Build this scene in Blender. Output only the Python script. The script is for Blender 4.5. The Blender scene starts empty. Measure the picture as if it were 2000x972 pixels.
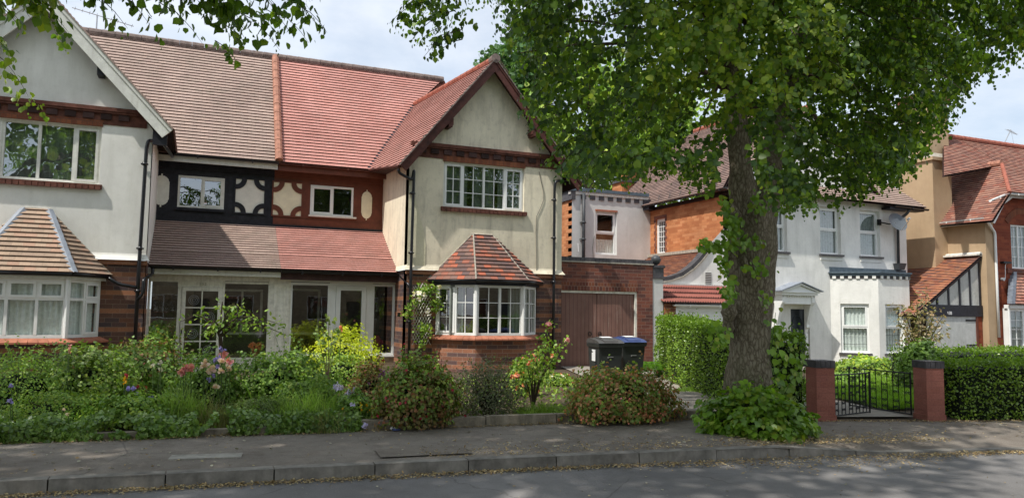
import bpy, math, random
import numpy as np
from math import sin, cos, tan, atan2, pi, radians, sqrt, floor, hypot
from mathutils import Vector, Matrix, noise as mnoise
random.seed(7); RNG = np.random.default_rng(7)
scene = bpy.context.scene
COL = scene.collection

# ---------------------------------------------------------------- camera survey
YAW, PIT, ROL, FPX = radians(22.7), radians(4.7), radians(.75), 1460.0
CAM = Matrix.Rotation(-YAW, 3, 'Z') @ Matrix.Rotation(pi/2 + PIT, 3, 'X') @ Matrix.Rotation(ROL, 3, 'Z')
EYE = Vector((0, 0, 1.6))
def ray(px, py): return CAM @ Vector(((px-1000)/FPX, -(py-486)/FPX, -1))
def onY(px, py, Y): d = ray(px, py); return EYE + d*(Y/d.y)
def onX(px, py, X): d = ray(px, py); return EYE + d*(X/d.x)
def onZ(px, py, Z): d = ray(px, py); return EYE + d*((Z-EYE.z)/d.z)
def ZY(px, py, Y): return onY(px, py, Y).z
def XY(px, Y, py=500): return onY(px, py, Y).x

# ---------------------------------------------------------------- materials
def nmat(name):
    m = bpy.data.materials.new(name); m.use_nodes = True
    nt = m.node_tree; nt.nodes.clear()
    return m, nt
class G:
    """tiny node-graph helper"""
    def __init__(s, nt): s.nt = nt
    def n(s, t, **k):
        nd = s.nt.nodes.new(t)
        for a, b in k.items(): setattr(nd, a, b)
        return nd
    def l(s, a, b): s.nt.links.new(a, b)
    def put(s, sock, v):
        if isinstance(v, bpy.types.NodeSocket): s.l(v, sock)
        else: sock.default_value = v
    def m(s, op, a, b=0.0, c=0.0):
        nd = s.n('ShaderNodeMath', operation=op)
        s.put(nd.inputs[0], a); s.put(nd.inputs[1], b); s.put(nd.inputs[2], c)
        return nd.outputs[0]
    def mix(s, f, a, b, blend='MIX'):
        nd = s.n('ShaderNodeMix', data_type='RGBA', blend_type=blend)
        s.put(nd.inputs[0], f); s.put(nd.inputs[6], c4(a)); s.put(nd.inputs[7], c4(b))
        return nd.outputs[2]
    def ramp(s, f, stops, interp='LINEAR'):
        nd = s.n('ShaderNodeValToRGB'); cr = nd.color_ramp; cr.interpolation = interp
        while len(cr.elements) < len(stops): cr.elements.new(.5)
        for e, (p, c) in zip(cr.elements, stops): e.position = p; e.color = c4(c)
        s.put(nd.inputs[0], f); return nd.outputs[0]
    def noise(s, vec, scale, detail=4, rough=.55, dist=0):
        nd = s.n('ShaderNodeTexNoise'); nd.inputs['Scale'].default_value = scale
        nd.inputs['Detail'].default_value = detail; nd.inputs['Roughness'].default_value = rough
        nd.inputs['Distortion'].default_value = dist
        if vec: s.l(vec, nd.inputs['Vector'])
        return nd.outputs[0]
    def vor(s, vec, scale, out=0, **k):
        nd = s.n('ShaderNodeTexVoronoi', **k); nd.inputs['Scale'].default_value = scale
        if vec: s.l(vec, nd.inputs['Vector'])
        return nd.outputs[out]
    def obj(s): return s.n('ShaderNodeTexCoord').outputs['Object']
    def pos(s): return s.n('ShaderNodeNewGeometry').outputs['Position']
    def uv(s): return s.n('ShaderNodeTexCoord').outputs['UV']
    def sep(s, v):
        nd = s.n('ShaderNodeSeparateXYZ'); s.l(v, nd.inputs[0]); return nd.outputs
    def comb(s, x, y, z=0.0):
        nd = s.n('ShaderNodeCombineXYZ'); s.put(nd.inputs[0], x); s.put(nd.inputs[1], y); s.put(nd.inputs[2], z)
        return nd.outputs[0]
    def scale(s, v, sc):
        nd = s.n('ShaderNodeMapping'); nd.inputs['Scale'].default_value = sc; s.l(v, nd.inputs[0]); return nd.outputs[0]
    def bump(s, h, strength=.3, dist=.01):
        nd = s.n('ShaderNodeBump'); nd.inputs['Strength'].default_value = strength; nd.inputs['Distance'].default_value = dist
        s.l(h, nd.inputs['Height']); return nd.outputs[0]
    def out(s, col, rough=.8, bump=None, spec=.3, metal=0.0, **k):
        b = s.n('ShaderNodeBsdfPrincipled'); o = s.n('ShaderNodeOutputMaterial')
        s.put(b.inputs['Base Color'], c4(col)); s.put(b.inputs['Roughness'], rough)
        s.put(b.inputs['Specular IOR Level'], spec); s.put(b.inputs['Metallic'], metal)
        if bump: s.l(bump, b.inputs['Normal'])
        s.l(b.outputs[0], o.inputs[0]); return b
def c4(c):
    if isinstance(c, bpy.types.NodeSocket): return c
    if isinstance(c, (int, float)): return (c, c, c, 1)
    return (*c, 1) if len(c) == 3 else c

def simple(name, col, rough=.6, var=.15, scale=6, bumpk=.15, spec=.3, metal=0, dirt=None):
    m, nt = nmat(name); g = G(nt); p = g.pos()
    nz = g.noise(p, scale, 6, .65)
    dark = tuple(x*(1-var*2.2) for x in col); lite = tuple(min(1, x*(1+var)) for x in col)
    c = g.ramp(nz, [(.3, dark), (.7, lite)])
    if dirt:
        d = g.noise(g.scale(p, (9, 9, .7)), 1.2, 5, .7)
        c = g.mix(g.m('MULTIPLY', g.ramp(d, [(.5, 0), (.75, 1)]), dirt[1]), c, dirt[0])
    g.out(c, rough, g.bump(g.noise(p, scale*12, 3), bumpk, .004), spec, metal)
    return m

def brick(name, cols, mortar=(.28, .22, .17), band=None, every=5, off=0, rough=.85, w=.272, h=.0955, mw=.12, mvis=.8):
    """brickwork in metres from the UV map: colour drawn per brick, pale joints, optional string of band courses"""
    m, nt = nmat(name); g = G(nt); u, v, _ = g.sep(g.uv())
    vv = g.m('DIVIDE', v, h); row = g.m('FLOOR', vv)
    uu = g.m('ADD', g.m('DIVIDE', u, w), g.m('MULTIPLY', g.m('FLOORED_MODULO', row, 2.0), .5))
    colm = g.m('FLOOR', uu)
    wn = g.n('ShaderNodeTexWhiteNoise', noise_dimensions='2D'); g.l(g.comb(colm, row), wn.inputs['Vector'])
    k = len(cols); c = g.ramp(wn.outputs[0], [(i/k, q) for i, q in enumerate(cols)], 'CONSTANT')
    if band:
        isb = g.m('LESS_THAN', g.m('FLOORED_MODULO', g.m('ADD', row, float(off)), float(every)), 1.0)
        bc = g.mix(wn.outputs[0], tuple(x*.75 for x in band), tuple(x*1.2 for x in band))
        c = g.mix(isb, c, bc)
    nz = g.noise(g.uv(), 40, 5, .7); big = g.noise(g.pos(), .9, 4, .6)
    c = g.mix(.5, c, g.mix(1.0, c, g.ramp(nz, [(.3, .45), (.7, 1.4)]), 'MULTIPLY'))
    c = g.mix(.6, c, g.mix(1.0, c, g.ramp(big, [(.3, .6), (.7, 1.15)]), 'MULTIPLY'))
    jn = g.m('MULTIPLY', g.m('SUBTRACT', g.noise(g.uv(), 25, 2), .5), .08)
    fv = g.m('FRACT', vv); fu = g.m('FRACT', uu)
    mm = g.m('MAXIMUM', g.m('LESS_THAN', g.m('ADD', fv, jn), mw), g.m('LESS_THAN', g.m('ADD', fu, jn), mw*h/w))
    mk = g.m('MULTIPLY', mm, g.m('MULTIPLY', mvis, g.ramp(g.noise(g.pos(), 5, 3), [(.3, .35), (.65, 1.0)])))
    c = g.mix(mk, c, mortar)
    hgt = g.m('ADD', g.m('MULTIPLY', mm, -1.0), g.m('MULTIPLY', nz, .5))
    g.out(c, rough, g.bump(hgt, .5, .006), .2)
    return m

def tiles(name, cols, gauge=.117, w=.19, moss=None, big=(.8, 1.12), spec=.25, joint=.18):
    m, nt = nmat(name); g = G(nt); u, v, _ = g.sep(g.uv())
    row = g.m('FLOOR', g.m('ADD', g.m('DIVIDE', v, gauge), .002))
    uu = g.m('ADD', g.m('DIVIDE', u, w), g.m('MULTIPLY', g.m('FLOORED_MODULO', row, 2.0), .5))
    wn = g.n('ShaderNodeTexWhiteNoise', noise_dimensions='2D'); g.l(g.comb(g.m('FLOOR', uu), row), wn.inputs['Vector'])
    k = len(cols); c = g.ramp(wn.outputs[0], [(i/k, q) for i, q in enumerate(cols)], 'CONSTANT')
    bn = g.noise(g.pos(), .7, 5, .6)
    c = g.mix(1.0, c, g.ramp(bn, [(.3, big[0]), (.7, big[1])]), 'MULTIPLY')
    sn = g.noise(g.uv(), 60, 4, .7)
    c = g.mix(1.0, c, g.ramp(sn, [(.3, .75), (.7, 1.2)]), 'MULTIPLY')
    if moss:
        mn = g.noise(g.pos(), 3.2, 6, .75)
        c = g.mix(g.m('MULTIPLY', g.ramp(mn, [(.52, 0), (.68, 1)]), moss[1]), c, moss[0])
    jt = g.m('LESS_THAN', g.m('FRACT', uu), .05)
    c = g.mix(g.m('MULTIPLY', jt, joint), c, (.03, .02, .02))
    g.out(c, .8, g.bump(g.m('ADD', g.m('MULTIPLY', wn.outputs[0], .8), g.m('ADD', sn, g.m('MULTIPLY', jt, -1.5))), .45, .006), spec)
    return m

def leafmat(name, stops, rough=.45, trans=.35, spec=.4):
    m, nt = nmat(name); g = G(nt)
    geo = g.n('ShaderNodeNewGeometry')
    r = geo.outputs['Random Per Island']
    k = len(stops)
    c = g.ramp(r, [(i/(k-1), q) for i, q in enumerate(stops)])
    c = g.mix(1.0, c, g.ramp(g.noise(geo.outputs['Position'], 1.3, 3), [(.3, .75), (.7, 1.3)]), 'MULTIPLY')
    b = g.n('ShaderNodeBsdfPrincipled'); g.l(c, b.inputs['Base Color']); b.inputs['Roughness'].default_value = rough
    b.inputs['Specular IOR Level'].default_value = spec
    t = g.n('ShaderNodeBsdfTranslucent'); g.l(g.mix(1.0, c, (1.25, 1.35, .5), 'MULTIPLY'), t.inputs[0])
    mx = g.n('ShaderNodeMixShader'); mx.inputs[0].default_value = trans
    g.l(b.outputs[0], mx.inputs[1]); g.l(t.outputs[0], mx.inputs[2])
    o = g.n('ShaderNodeOutputMaterial'); g.l(mx.outputs[0], o.inputs[0])
    return m

def glassmat(name, refl=.12, tint=(.85, .9, .88), wav=.02):
    m, nt = nmat(name); g = G(nt)
    ge = g.n('ShaderNodeNewGeometry'); dt = g.n('ShaderNodeVectorMath', operation='DOT_PRODUCT'); g.l(ge.outputs['Incoming'], dt.inputs[0]); g.l(ge.outputs['Normal'], dt.inputs[1])
    cs = g.m('ABSOLUTE', dt.outputs['Value']); sch = g.m('POWER', g.m('SUBTRACT', 1.0, cs), 5.0)
    f = g.m('MINIMUM', g.m('ADD', g.m('MULTIPLY', sch, .9), refl), 1.0)
    gl = g.n('ShaderNodeBsdfGlossy'); gl.inputs['Roughness'].default_value = .0
    gl.inputs[0].default_value = (.95, .97, 1, 1)
    bp = g.bump(g.noise(g.pos(), 1.6, 2), wav, .1)
    g.l(bp, gl.inputs['Normal'])
    tr = g.n('ShaderNodeBsdfTransparent'); tr.inputs[0].default_value = (*tint, 1)
    mx = g.n('ShaderNodeMixShader'); g.l(f, mx.inputs[0]); g.l(tr.outputs[0], mx.inputs[1]); g.l(gl.outputs[0], mx.inputs[2])
    o = g.n('ShaderNodeOutputMaterial'); g.l(mx.outputs[0], o.inputs[0])
    return m

def stucco(name, col, stain=(.25, .24, .2), k=.35, rough=.9, grain=45, bs=.35, drip=True):
    m, nt = nmat(name); g = G(nt); p = g.pos()
    c = g.ramp(g.noise(p, 1.1, 5, .6), [(.3, tuple(x*.86 for x in col)), (.7, tuple(min(1, x*1.08) for x in col))])
    s = g.noise(g.scale(p, (3.2, 3.2, .55)), 1.3, 6, .7)
    c = g.mix(g.m('MULTIPLY', g.ramp(s, [(.48, 0), (.78, 1)]), k), c, stain)
    s2 = g.noise(p, 7, 6, .75)
    c = g.mix(g.m('MULTIPLY', g.ramp(s2, [(.52, 0), (.75, 1)]), k*.6), c, stain)
    h = g.m('ADD', g.noise(p, grain, 4, .7), g.m('MULTIPLY', g.noise(p, grain*.22, 3), .8))
    g.out(c, rough, g.bump(h, bs, .012), .15)
    return m

# ---------------------------------------------------------------- mesh builder
BASE = {}
class MB:
    def __init__(s): s.v = []; s.f = []; s.m = []; s.uv = []; s.mats = []
    def mi(s, mat):
        if mat not in s.mats: s.mats.append(mat)
        return s.mats.index(mat)
    def poly(s, pts, mat, uv=None):
        i = len(s.v); s.v += [tuple(p) for p in pts]; s.f.append(tuple(range(i, i+len(pts)))); s.m.append(s.mi(mat))
        s.uv.append(uv or autouv(pts))
    def hexa(s, P, mat):
        """8 points: bottom ring 0-3 ccw seen from above, top ring 4-7"""
        for q in ((3, 2, 1, 0), (4, 5, 6, 7), (0, 1, 5, 4), (1, 2, 6, 5), (2, 3, 7, 6), (3, 0, 4, 7)):
            s.poly([P[i] for i in q], mat)
    def box(s, x0, x1, y0, y1, z0, z1, mat):
        s.hexa([(x0, y0, z0), (x1, y0, z0), (x1, y1, z0), (x0, y1, z0), (x0, y0, z1), (x1, y0, z1), (x1, y1, z1), (x0, y1, z1)], mat)
    def lb(s, mp, u0, u1, d0, d1, z0, z1, mat):
        """box in wall coordinates: u along the wall, d outwards"""
        s.hexa([mp(u0, d1, z0), mp(u1, d1, z0), mp(u1, d0, z0), mp(u0, d0, z0), mp(u0, d1, z1), mp(u1, d1, z1), mp(u1, d0, z1), mp(u0, d0, z1)], mat)
    def extr(s, ring, off, mat):
        """planar polygon ring extruded by off"""
        off = Vector(off); r = [Vector(p) for p in ring]; t = [p+off for p in r]; n = len(r)
        s.poly(r[::-1], mat); s.poly(t, mat)
        for i in range(n): j = (i+1) % n; s.poly([r[i], r[j], t[j], t[i]], mat)
    def tube(s, pts, r, mat, n=8, cap=True):
        pts = [Vector(p) for p in pts]; rs = r if isinstance(r, (list, tuple)) else [r]*len(pts)
        rings = []; prev = None
        for i, p in enumerate(pts):
            a = pts[max(0, i-1)]; b = pts[min(len(pts)-1, i+1)]; d = (b-a)
            d = d.normalized() if d.length > 1e-9 else Vector((0, 0, 1))
            if prev is None: ref = Vector((0, 0, 1)) if abs(d.z) < .9 else Vector((1, 0, 0)); x = d.cross(ref).normalized()
            else: x = (prev - d*prev.dot(d)).normalized()
            prev = x; y = d.cross(x)
            rings.append([p + (x*cos(2*pi*k/n)+y*sin(2*pi*k/n))*rs[i] for k in range(n)])
        base = len(s.v); mi = s.mi(mat); L = 0
        for rg in rings: s.v += [tuple(q) for q in rg]
        for i in range(len(rings)-1):
            l2 = L + (pts[i+1]-pts[i]).length
            for k in range(n):
                k2 = (k+1) % n
                s.f.append((base+i*n+k, base+i*n+k2, base+(i+1)*n+k2, base+(i+1)*n+k)); s.m.append(mi)
                c = 2*pi*max(rs[i], .001)/n
                s.uv.append([(k*c, L), ((k+1)*c, L), ((k+1)*c, l2), (k*c, l2)])
            L = l2
        if cap:
            s.f.append(tuple(base+k for k in range(n))[::-1]); s.m.append(mi); s.uv.append([(0, 0)]*n)
            s.f.append(tuple(base+(len(rings)-1)*n+k for k in range(n))); s.m.append(mi); s.uv.append([(0, 0)]*n)
    def lathe(s, c, prof, mat, n=16):
        """prof: list of (radius, z)"""
        c = Vector(c)
        s.tube([c+Vector((0, 0, z)) for r, z in prof], [max(r, .0005) for r, z in prof], mat, n)
    def build(s, name, parent=None, smooth=False, bevel=0):
        me = bpy.data.meshes.new(name); o = bpy.data.objects.new(name, me); COL.objects.link(o)
        off = Vector((0, 0, 0))
        if parent is not None:
            o.parent = parent; off = BASE.get(parent.name, off)
        BASE[o.name] = off
        me.from_pydata([tuple(Vector(p)-off) for p in s.v], [], s.f)
        for m in s.mats: me.materials.append(m)
        me.polygons.foreach_set('material_index', s.m)
        uvl = me.uv_layers.new(name='UVMap'); flat = [c for f in s.uv for q in f for c in q]
        uvl.data.foreach_set('uv', flat)
        if smooth: me.polygons.foreach_set('use_smooth', [True]*len(s.f))
        me.update()
        if bevel:
            bv = o.modifiers.new('bevel', 'BEVEL'); bv.width = bevel; bv.segments = 2; bv.limit_method = 'ANGLE'; bv.angle_limit = radians(40)
        return o
def autouv(pts):
    p = [Vector(q) for q in pts]; n = Vector((0, 0, 0))
    for i in range(len(p)): n += p[i].cross(p[(i+1) % len(p)])
    if n.length < 1e-12: return [(0, 0)]*len(p)
    n.normalize()
    if abs(n.z) > .98: return [(q.x, q.y) for q in p]
    t = Vector((-n.y, n.x, 0)).normalized(); b = n.cross(t)
    return [(q.dot(t), q.dot(b) if abs(n.z) > .05 else q.z) for q in p]

def thing(name, label, cat, loc=(0, 0, 0), group=None):
    o = bpy.data.objects.new(name, None); COL.objects.link(o); o.location = loc; o.empty_display_size = .2
    BASE[o.name] = Vector(loc); tag(o, label, cat, group); return o
def tag(o, label=None, cat=None, group=None, kind=None):
    if label: o['label'] = label
    if cat: o['category'] = cat
    if group: o['group'] = group
    if kind: o['kind'] = kind
    return o
def wallmap(ox, oy, ux, uy):
    L = hypot(ux, uy); ux /= L; uy /= L; nx, ny = uy, -ux
    return lambda u, d, z: Vector((ox+ux*u+nx*d, oy+uy*u+ny*d, z))
def wall(mb, mp, u0, u1, z0, z1, holes, mat, th=.28, rev=None):
    """wall sheet with rectangular holes (u0,u1,z0,z1) and reveals"""
    us = sorted({u0, u1, *[h[0] for h in holes], *[h[1] for h in holes]}); zs = sorted({z0, z1, *[h[2] for h in holes], *[h[3] for h in holes]})
    for a, b in zip(us, us[1:]):
        for c, d in zip(zs, zs[1:]):
            uc, zc = (a+b)/2, (c+d)/2
            if any(h[0] < uc < h[1] and h[2] < zc < h[3] for h in holes): continue
            mb.poly([mp(a, 0, c), mp(b, 0, c), mp(b, 0, d), mp(a, 0, d)], mat)
            mb.poly([mp(b, -th, c), mp(a, -th, c), mp(a, -th, d), mp(b, -th, d)], mat)
    r = rev or mat
    for a, b, c, d in holes:
        mb.poly([mp(a, 0, c), mp(a, -th, c), mp(b, -th, c), mp(b, 0, c)][::-1], r); mb.poly([mp(a, 0, d), mp(b, 0, d), mp(b, -th, d), mp(a, -th, d)][::-1], r)
        mb.poly([mp(a, 0, c), mp(a, 0, d), mp(a, -th, d), mp(a, -th, c)][::-1], r); mb.poly([mp(b, 0, c), mp(b, -th, c), mp(b, -th, d), mp(b, 0, d)][::-1], r)
    # ends and top
    mb.poly([mp(u0, -th, z0), mp(u0, 0, z0), mp(u0, 0, z1), mp(u0, -th, z1)], mat)
    mb.poly([mp(u1, 0, z0), mp(u1, -th, z0), mp(u1, -th, z1), mp(u1, 0, z1)], mat)
    mb.poly([mp(u0, 0, z1), mp(u1, 0, z1), mp(u1, -th, z1), mp(u0, -th, z1)], mat)

def clip(poly, f):
    """keep the side where f(p) >= 0 ; poly of (a, b) pairs"""
    out = []
    for i in range(len(poly)):
        p, q = poly[i], poly[(i+1) % len(poly)]; fp, fq = f(p), f(q)
        if fp >= 0: out.append(p)
        if (fp >= 0) != (fq >= 0):
            t = fp/(fp-fq); out.append((p[0]+(q[0]-p[0])*t, p[1]+(q[1]-p[1])*t))
    return out
def roof(mb, pts, U, mat, gauge=.117, lip=.026, under=None, sag=.0, wob=.004):
    """sloping roof plane laid in overlapping courses of tiles; U is the level (eaves) direction"""
    P = [Vector(p) for p in pts]; U = Vector(U).normalized(); n = Vector((0, 0, 0))
    for i in range(len(P)): n += (P[i]-P[0]).cross(P[(i+1) % len(P)]-P[0])
    n.normalize()
    if n.z < 0: n = -n
    U = (U - n*U.dot(n)).normalized(); W = n.cross(U)
    if W.z < 0: W = -W
    O = P[0]; q = [((p-O).dot(U), (p-O).dot(W)) for p in P]
    v0 = min(b for a, b in q); v1 = max(b for a, b in q)
    k = 0; rnd = random.Random(int(abs(O.x*100+O.y*10)))
    def at(a, b, h): return O+U*a+W*b+n*h
    uo = O.dot(U)
    while v0+k*gauge < v1-1e-6:
        a = v0+k*gauge; b = a+gauge
        r = clip(q, lambda p: p[1]-a); r = clip(r, lambda p: b-p[1]) if len(r) > 2 else []
        if len(r) > 2:
            us = [p[0] for p in r]; ua, ub = min(us), max(us)
            ns = max(1, int((ub-ua)/.9))
            for s_ in range(ns):
                c0 = ua+(ub-ua)*s_/ns; c1 = ua+(ub-ua)*(s_+1)/ns
                rr = clip(r, lambda p: p[0]-c0) if ns > 1 else r
                rr = clip(rr, lambda p: c1-p[0]) if ns > 1 and len(rr) > 2 else rr
                if len(rr) < 3: continue
                def hh(p): return lip*(1-(p[1]-a)/gauge)+.002 + wob*mnoise.noise(Vector((p[0]*1.7, p[1]*3, O.x)))
                mb.poly([at(p[0], p[1], hh(p)) for p in rr], mat, [(p[0]+uo+50, p[1]-v0+.0001+50*gauge if p[1] < b-1e-6 else p[1]-v0-.002+50*gauge) for p in rr])
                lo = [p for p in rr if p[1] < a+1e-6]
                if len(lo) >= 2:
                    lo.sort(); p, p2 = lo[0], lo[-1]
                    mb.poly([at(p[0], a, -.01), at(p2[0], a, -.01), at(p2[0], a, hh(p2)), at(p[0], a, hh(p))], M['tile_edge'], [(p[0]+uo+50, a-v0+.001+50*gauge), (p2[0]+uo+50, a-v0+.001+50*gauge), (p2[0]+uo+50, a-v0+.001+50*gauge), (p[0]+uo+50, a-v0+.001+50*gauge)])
        k += 1
    if under is not None:
        mb.poly([p - n*.07 for p in P], under)
def ridge(mb, a, b, r, mat, step=.3, lift=0.0):
    """half-round ridge tiles butted along a line"""
    a = Vector(a); b = Vector(b); L = (b-a).length; k = max(1, int(round(L/step)))
    for i in range(k):
        p = a+(b-a)*(i/k); q = a+(b-a)*((i+1)/k); d = (q-p)
        mb.tube([p+d*.0+Vector((0, 0, lift)), p+d*.97+Vector((0, 0, lift))], [r*1.0, r*.94], mat, 10)

# ---------------------------------------------------------------- fast leaf meshes
LEAF = np.array([[0, 0, 0], [-.40, .12, .05], [-.46, .52, .08], [0, 1, -.06], [.46, .52, .08], [.40, .12, .05]], float)
SLIM = np.array([[0, 0, 0], [-.16, .3, .03], [-.14, .7, .03], [0, 1, -.05], [.14, .7, .03], [.16, .3, .03]], float)
def unit(a): return a/np.maximum(np.linalg.norm(a, axis=1, keepdims=True), 1e-9)
def leafmesh(name, P, A, Nn, S, mat, parent, shape=LEAF, wid=1.0, extra=None):
    """P base points, A axis directions, Nn approximate normals, S sizes"""
    P = np.asarray(P, float); n = len(P); A = unit(np.asarray(A, float)); X = unit(np.cross(A, Nn)); Z = np.cross(X, A)
    S = np.broadcast_to(np.asarray(S, float), (n,))[:, None, None]
    sh = shape[None]*S
    V = P[:, None, :] + sh[:, :, 0:1]*wid*X[:, None, :] + sh[:, :, 1:2]*A[:, None, :] + sh[:, :, 2:3]*Z[:, None, :]
    off = BASE.get(parent.name, Vector((0, 0, 0))) if parent is not None else Vector((0, 0, 0))
    V = V.reshape(-1, 3) - np.array(off)
    F = (np.arange(n)*6)[:, None] + np.array([0, 3, 2, 1, 0, 5, 4, 3])[None]
    me = bpy.data.meshes.new(name)
    me.vertices.add(n*6); me.vertices.foreach_set('co', V.astype(np.float32).ravel())
    me.loops.add(n*8); me.loops.foreach_set('vertex_index', F.astype(np.int32).ravel())
    me.polygons.add(n*2); me.polygons.foreach_set('loop_start', (np.arange(n*2)*4).astype(np.int32))
    try: me.polygons.foreach_set('loop_total', np.full(n*2, 4, np.int32))
    except Exception: pass
    me.update(calc_edges=True); me.materials.append(mat)
    o = bpy.data.objects.new(name, me); COL.objects.link(o)
    if parent is not None: o.parent = parent
    BASE[o.name] = off
    return o
def rnd3(n): return unit(RNG.normal(size=(n, 3)))
M = {}
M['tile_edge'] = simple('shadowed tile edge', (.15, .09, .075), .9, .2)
M['stucco_white'] = stucco('white painted render', (.82, .81, .76), (.50, .49, .42), .35, grain=30, bs=.12)
M['stucco_cream'] = stucco('cream weathered render', (.78, .71, .55), (.33, .30, .24), .7, grain=32, bs=.3)
M['stucco_rough'] = stucco('rough cast render', (.74, .69, .50), (.22, .22, .16), .4, grain=17, bs=1.0)
M['stucco_grey'] = stucco('pale grey render', (.60, .60, .58), (.36, .35, .32), .4, grain=26, bs=.3)
M['stucco_house'] = stucco('white painted textured render', (.80, .79, .75), (.42, .42, .38), .4, grain=14, bs=.5)
M['stucco_brown'] = stucco('brown render', (.47, .34, .215), (.34, .23, .14), .4, grain=30, bs=.2)
M['pebble'] = stucco('pebbledash', (.55, .55, .52), (.2, .2, .18), .6, grain=60, bs=1.0)
M['cream_panel'] = simple('cream panel paint', (.82, .77, .57), .6, .06, 5)
M['white_panel'] = simple('white panel paint', (.80, .79, .71), .6, .06, 5)
M['upvc'] = simple('white plastic window frame', (.82, .83, .81), .32, .04, 3, .02, .45)
M['old_white'] = simple('aged white paint', (.84, .82, .73), .6, .12, 8, .1, .3, 0, ((.30, .26, .18), .5))
M['white_wood'] = simple('white painted timber', (.74, .74, .68), .5, .08, 6, .1, .3, 0, ((.40, .38, .3), .3))
M['black_wood'] = simple('black stained timber', (.022, .022, .03), .5, .3, 9, .2)
M['black_plastic'] = simple('black gutter plastic', (.012, .013, .016), .3, .2, 9, .05, .5)
M['grey_pipe'] = simple('dark grey pipe', (.06, .065, .07), .45, .2, 9, .05)
M['brown_wood'] = simple('red brown painted timber', (.155, .048, .028), .5, .14, 5, .1)
M['dark_brown_wood'] = simple('dark weathered bargeboard', (.10, .034, .025), .6, .25, 6, .2)
M['soffit'] = simple('soffit boards', (.04, .02, .017), .8, .2)
M['lead'] = simple('lead flashing', (.26, .29, .34), .5, .15, 7, .3, .4)
M['grey_felt'] = simple('blue grey bitumen edge', (.10, .135, .165), .7, .15, 7, .2)
M['mortar'] = simple('cement', (.40, .37, .31), .9, .2, 12, .4)
M['mortar_white'] = simple('white mortar flashing', (.68, .66, .6), .9, .15, 12, .4)
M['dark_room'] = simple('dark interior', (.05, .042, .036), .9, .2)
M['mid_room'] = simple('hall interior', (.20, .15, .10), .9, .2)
M['net'] = simple('net curtain', (.85, .86, .84), .9, .1, 14, .3)
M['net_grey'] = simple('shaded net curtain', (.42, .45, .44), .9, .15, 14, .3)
M['drape'] = simple('lined curtain', (.30, .33, .30), .9, .15, 5)
M['glass'] = glassmat('window glass', .17, wav=.006)
M['glass_up'] = glassmat('upper window glass', .34, (.75, .8, .78), .05)
M['glass_soft'] = glassmat('calm window glass', .09)
M['dark_brick'] = brick('plum and brown brick with orange courses', [(.10, .066, .062), (.14, .075, .058), (.115, .07, .063), (.18, .085, .056), (.085, .062, .064), (.15, .085, .066)],
                        (.30, .23, .18), (.33, .15, .085), 4, 1, mvis=.6)
M['bay_brick'] = brick('red and plum bay brick', [(.23, .105, .07), (.14, .085, .08), (.28, .125, .08), (.18, .095, .08)], (.40, .31, .25), (.34, .15, .09), 4, 2)
M['garage_brick'] = brick('dark red garage brick', [(.17, .066, .05), (.21, .078, .054), (.13, .06, .05), (.24, .09, .06)], (.27, .19, .15), mvis=.7)
M['soldier'] = brick('soldier course brick', [(.15, .05, .035), (.2, .07, .04), (.11, .045, .035)], (.27, .19, .15), w=.0955, h=.285, mw=.05)
M['soldier_orange'] = brick('orange soldier course brick', [(.24, .085, .045), (.28, .1, .05), (.2, .07, .04)], (.12, .07, .05), w=.0955, h=.285, mw=.05)
M['orange_brick'] = brick('bright orange brick', [(.50, .20, .085), (.55, .23, .10), (.44, .165, .07), (.58, .26, .12)], (.36, .15, .07), mvis=.7)
M['red_brick'] = brick('smooth red brick', [(.25, .062, .032), (.29, .078, .038), (.21, .052, .028)], (.22, .09, .06), mvis=.5)
M['pillar_brick'] = brick('painted red pillar brick', [(.37, .145, .11), (.39, .155, .115), (.35, .135, .10)], (.27, .11, .085), mvis=.8, h=.083, w=.24)
M['tan_brick'] = brick('tan plinth brick', [(.32, .26, .17), (.27, .21, .14), (.36, .3, .2)], (.3, .26, .2))
M['tile_red'] = tiles('red machine made roof tile', [(.52, .245, .205), (.54, .26, .22), (.50, .235, .195), (.55, .27, .23), (.51, .25, .21)], moss=((.32, .22, .19), .35))
M['tile_brown'] = tiles('brown weathered roof tile', [(.39, .29, .245), (.42, .31, .26), (.37, .27, .23), (.41, .30, .25), (.38, .285, .24)], moss=((.22, .18, .14), .5))
M['tile_bay_brown'] = tiles('tan bay roof tile', [(.38, .275, .20), (.42, .30, .215), (.34, .245, .18), (.41, .26, .185)], moss=((.15, .12, .08), .4))
M['tile_bay_mixed'] = tiles('patched red and grey bay roof tile', [(.40, .12, .07), (.17, .095, .08), (.24, .12, .09), (.13, .085, .08), (.30, .11, .075), (.2, .12, .1), (.15, .09, .08)], moss=((.12, .1, .08), .5), joint=.5)
M['tile_grey'] = tiles('grey brown roof tile', [(.24, .165, .14), (.30, .2, .17), (.20, .14, .125)], moss=((.12, .1, .09), .4))
M['tile_right'] = tiles('faded red roof tile', [(.34, .17, .125), (.38, .2, .15), (.28, .135, .105), (.31, .12, .085), (.42, .2, .14)], moss=((.2, .14, .11), .45))
M['tile_orange'] = tiles('orange lean-to tile', [(.42, .17, .09), (.46, .2, .11), (.34, .13, .08), (.25, .12, .09)], moss=((.14, .11, .09), .6))
M['tile_pan'] = tiles('interlocking brown pantile', [(.25, .085, .065), (.28, .1, .075), (.22, .075, .06)], gauge=.3, w=.3)
M['ridge_red'] = simple('terracotta ridge', (.36, .12, .08), .8, .2, 9, .2)
M['ridge_pale'] = simple('faded terracotta ridge', (.40, .19, .13), .8, .2, 9, .2)
M['ridge_grey'] = simple('lichened ridge tile', (.22, .17, .15), .85, .25, 9, .3)
M['sill_tile'] = simple('terracotta sill tile', (.42, .16, .095), .7, .2, 4, .15)
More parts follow.
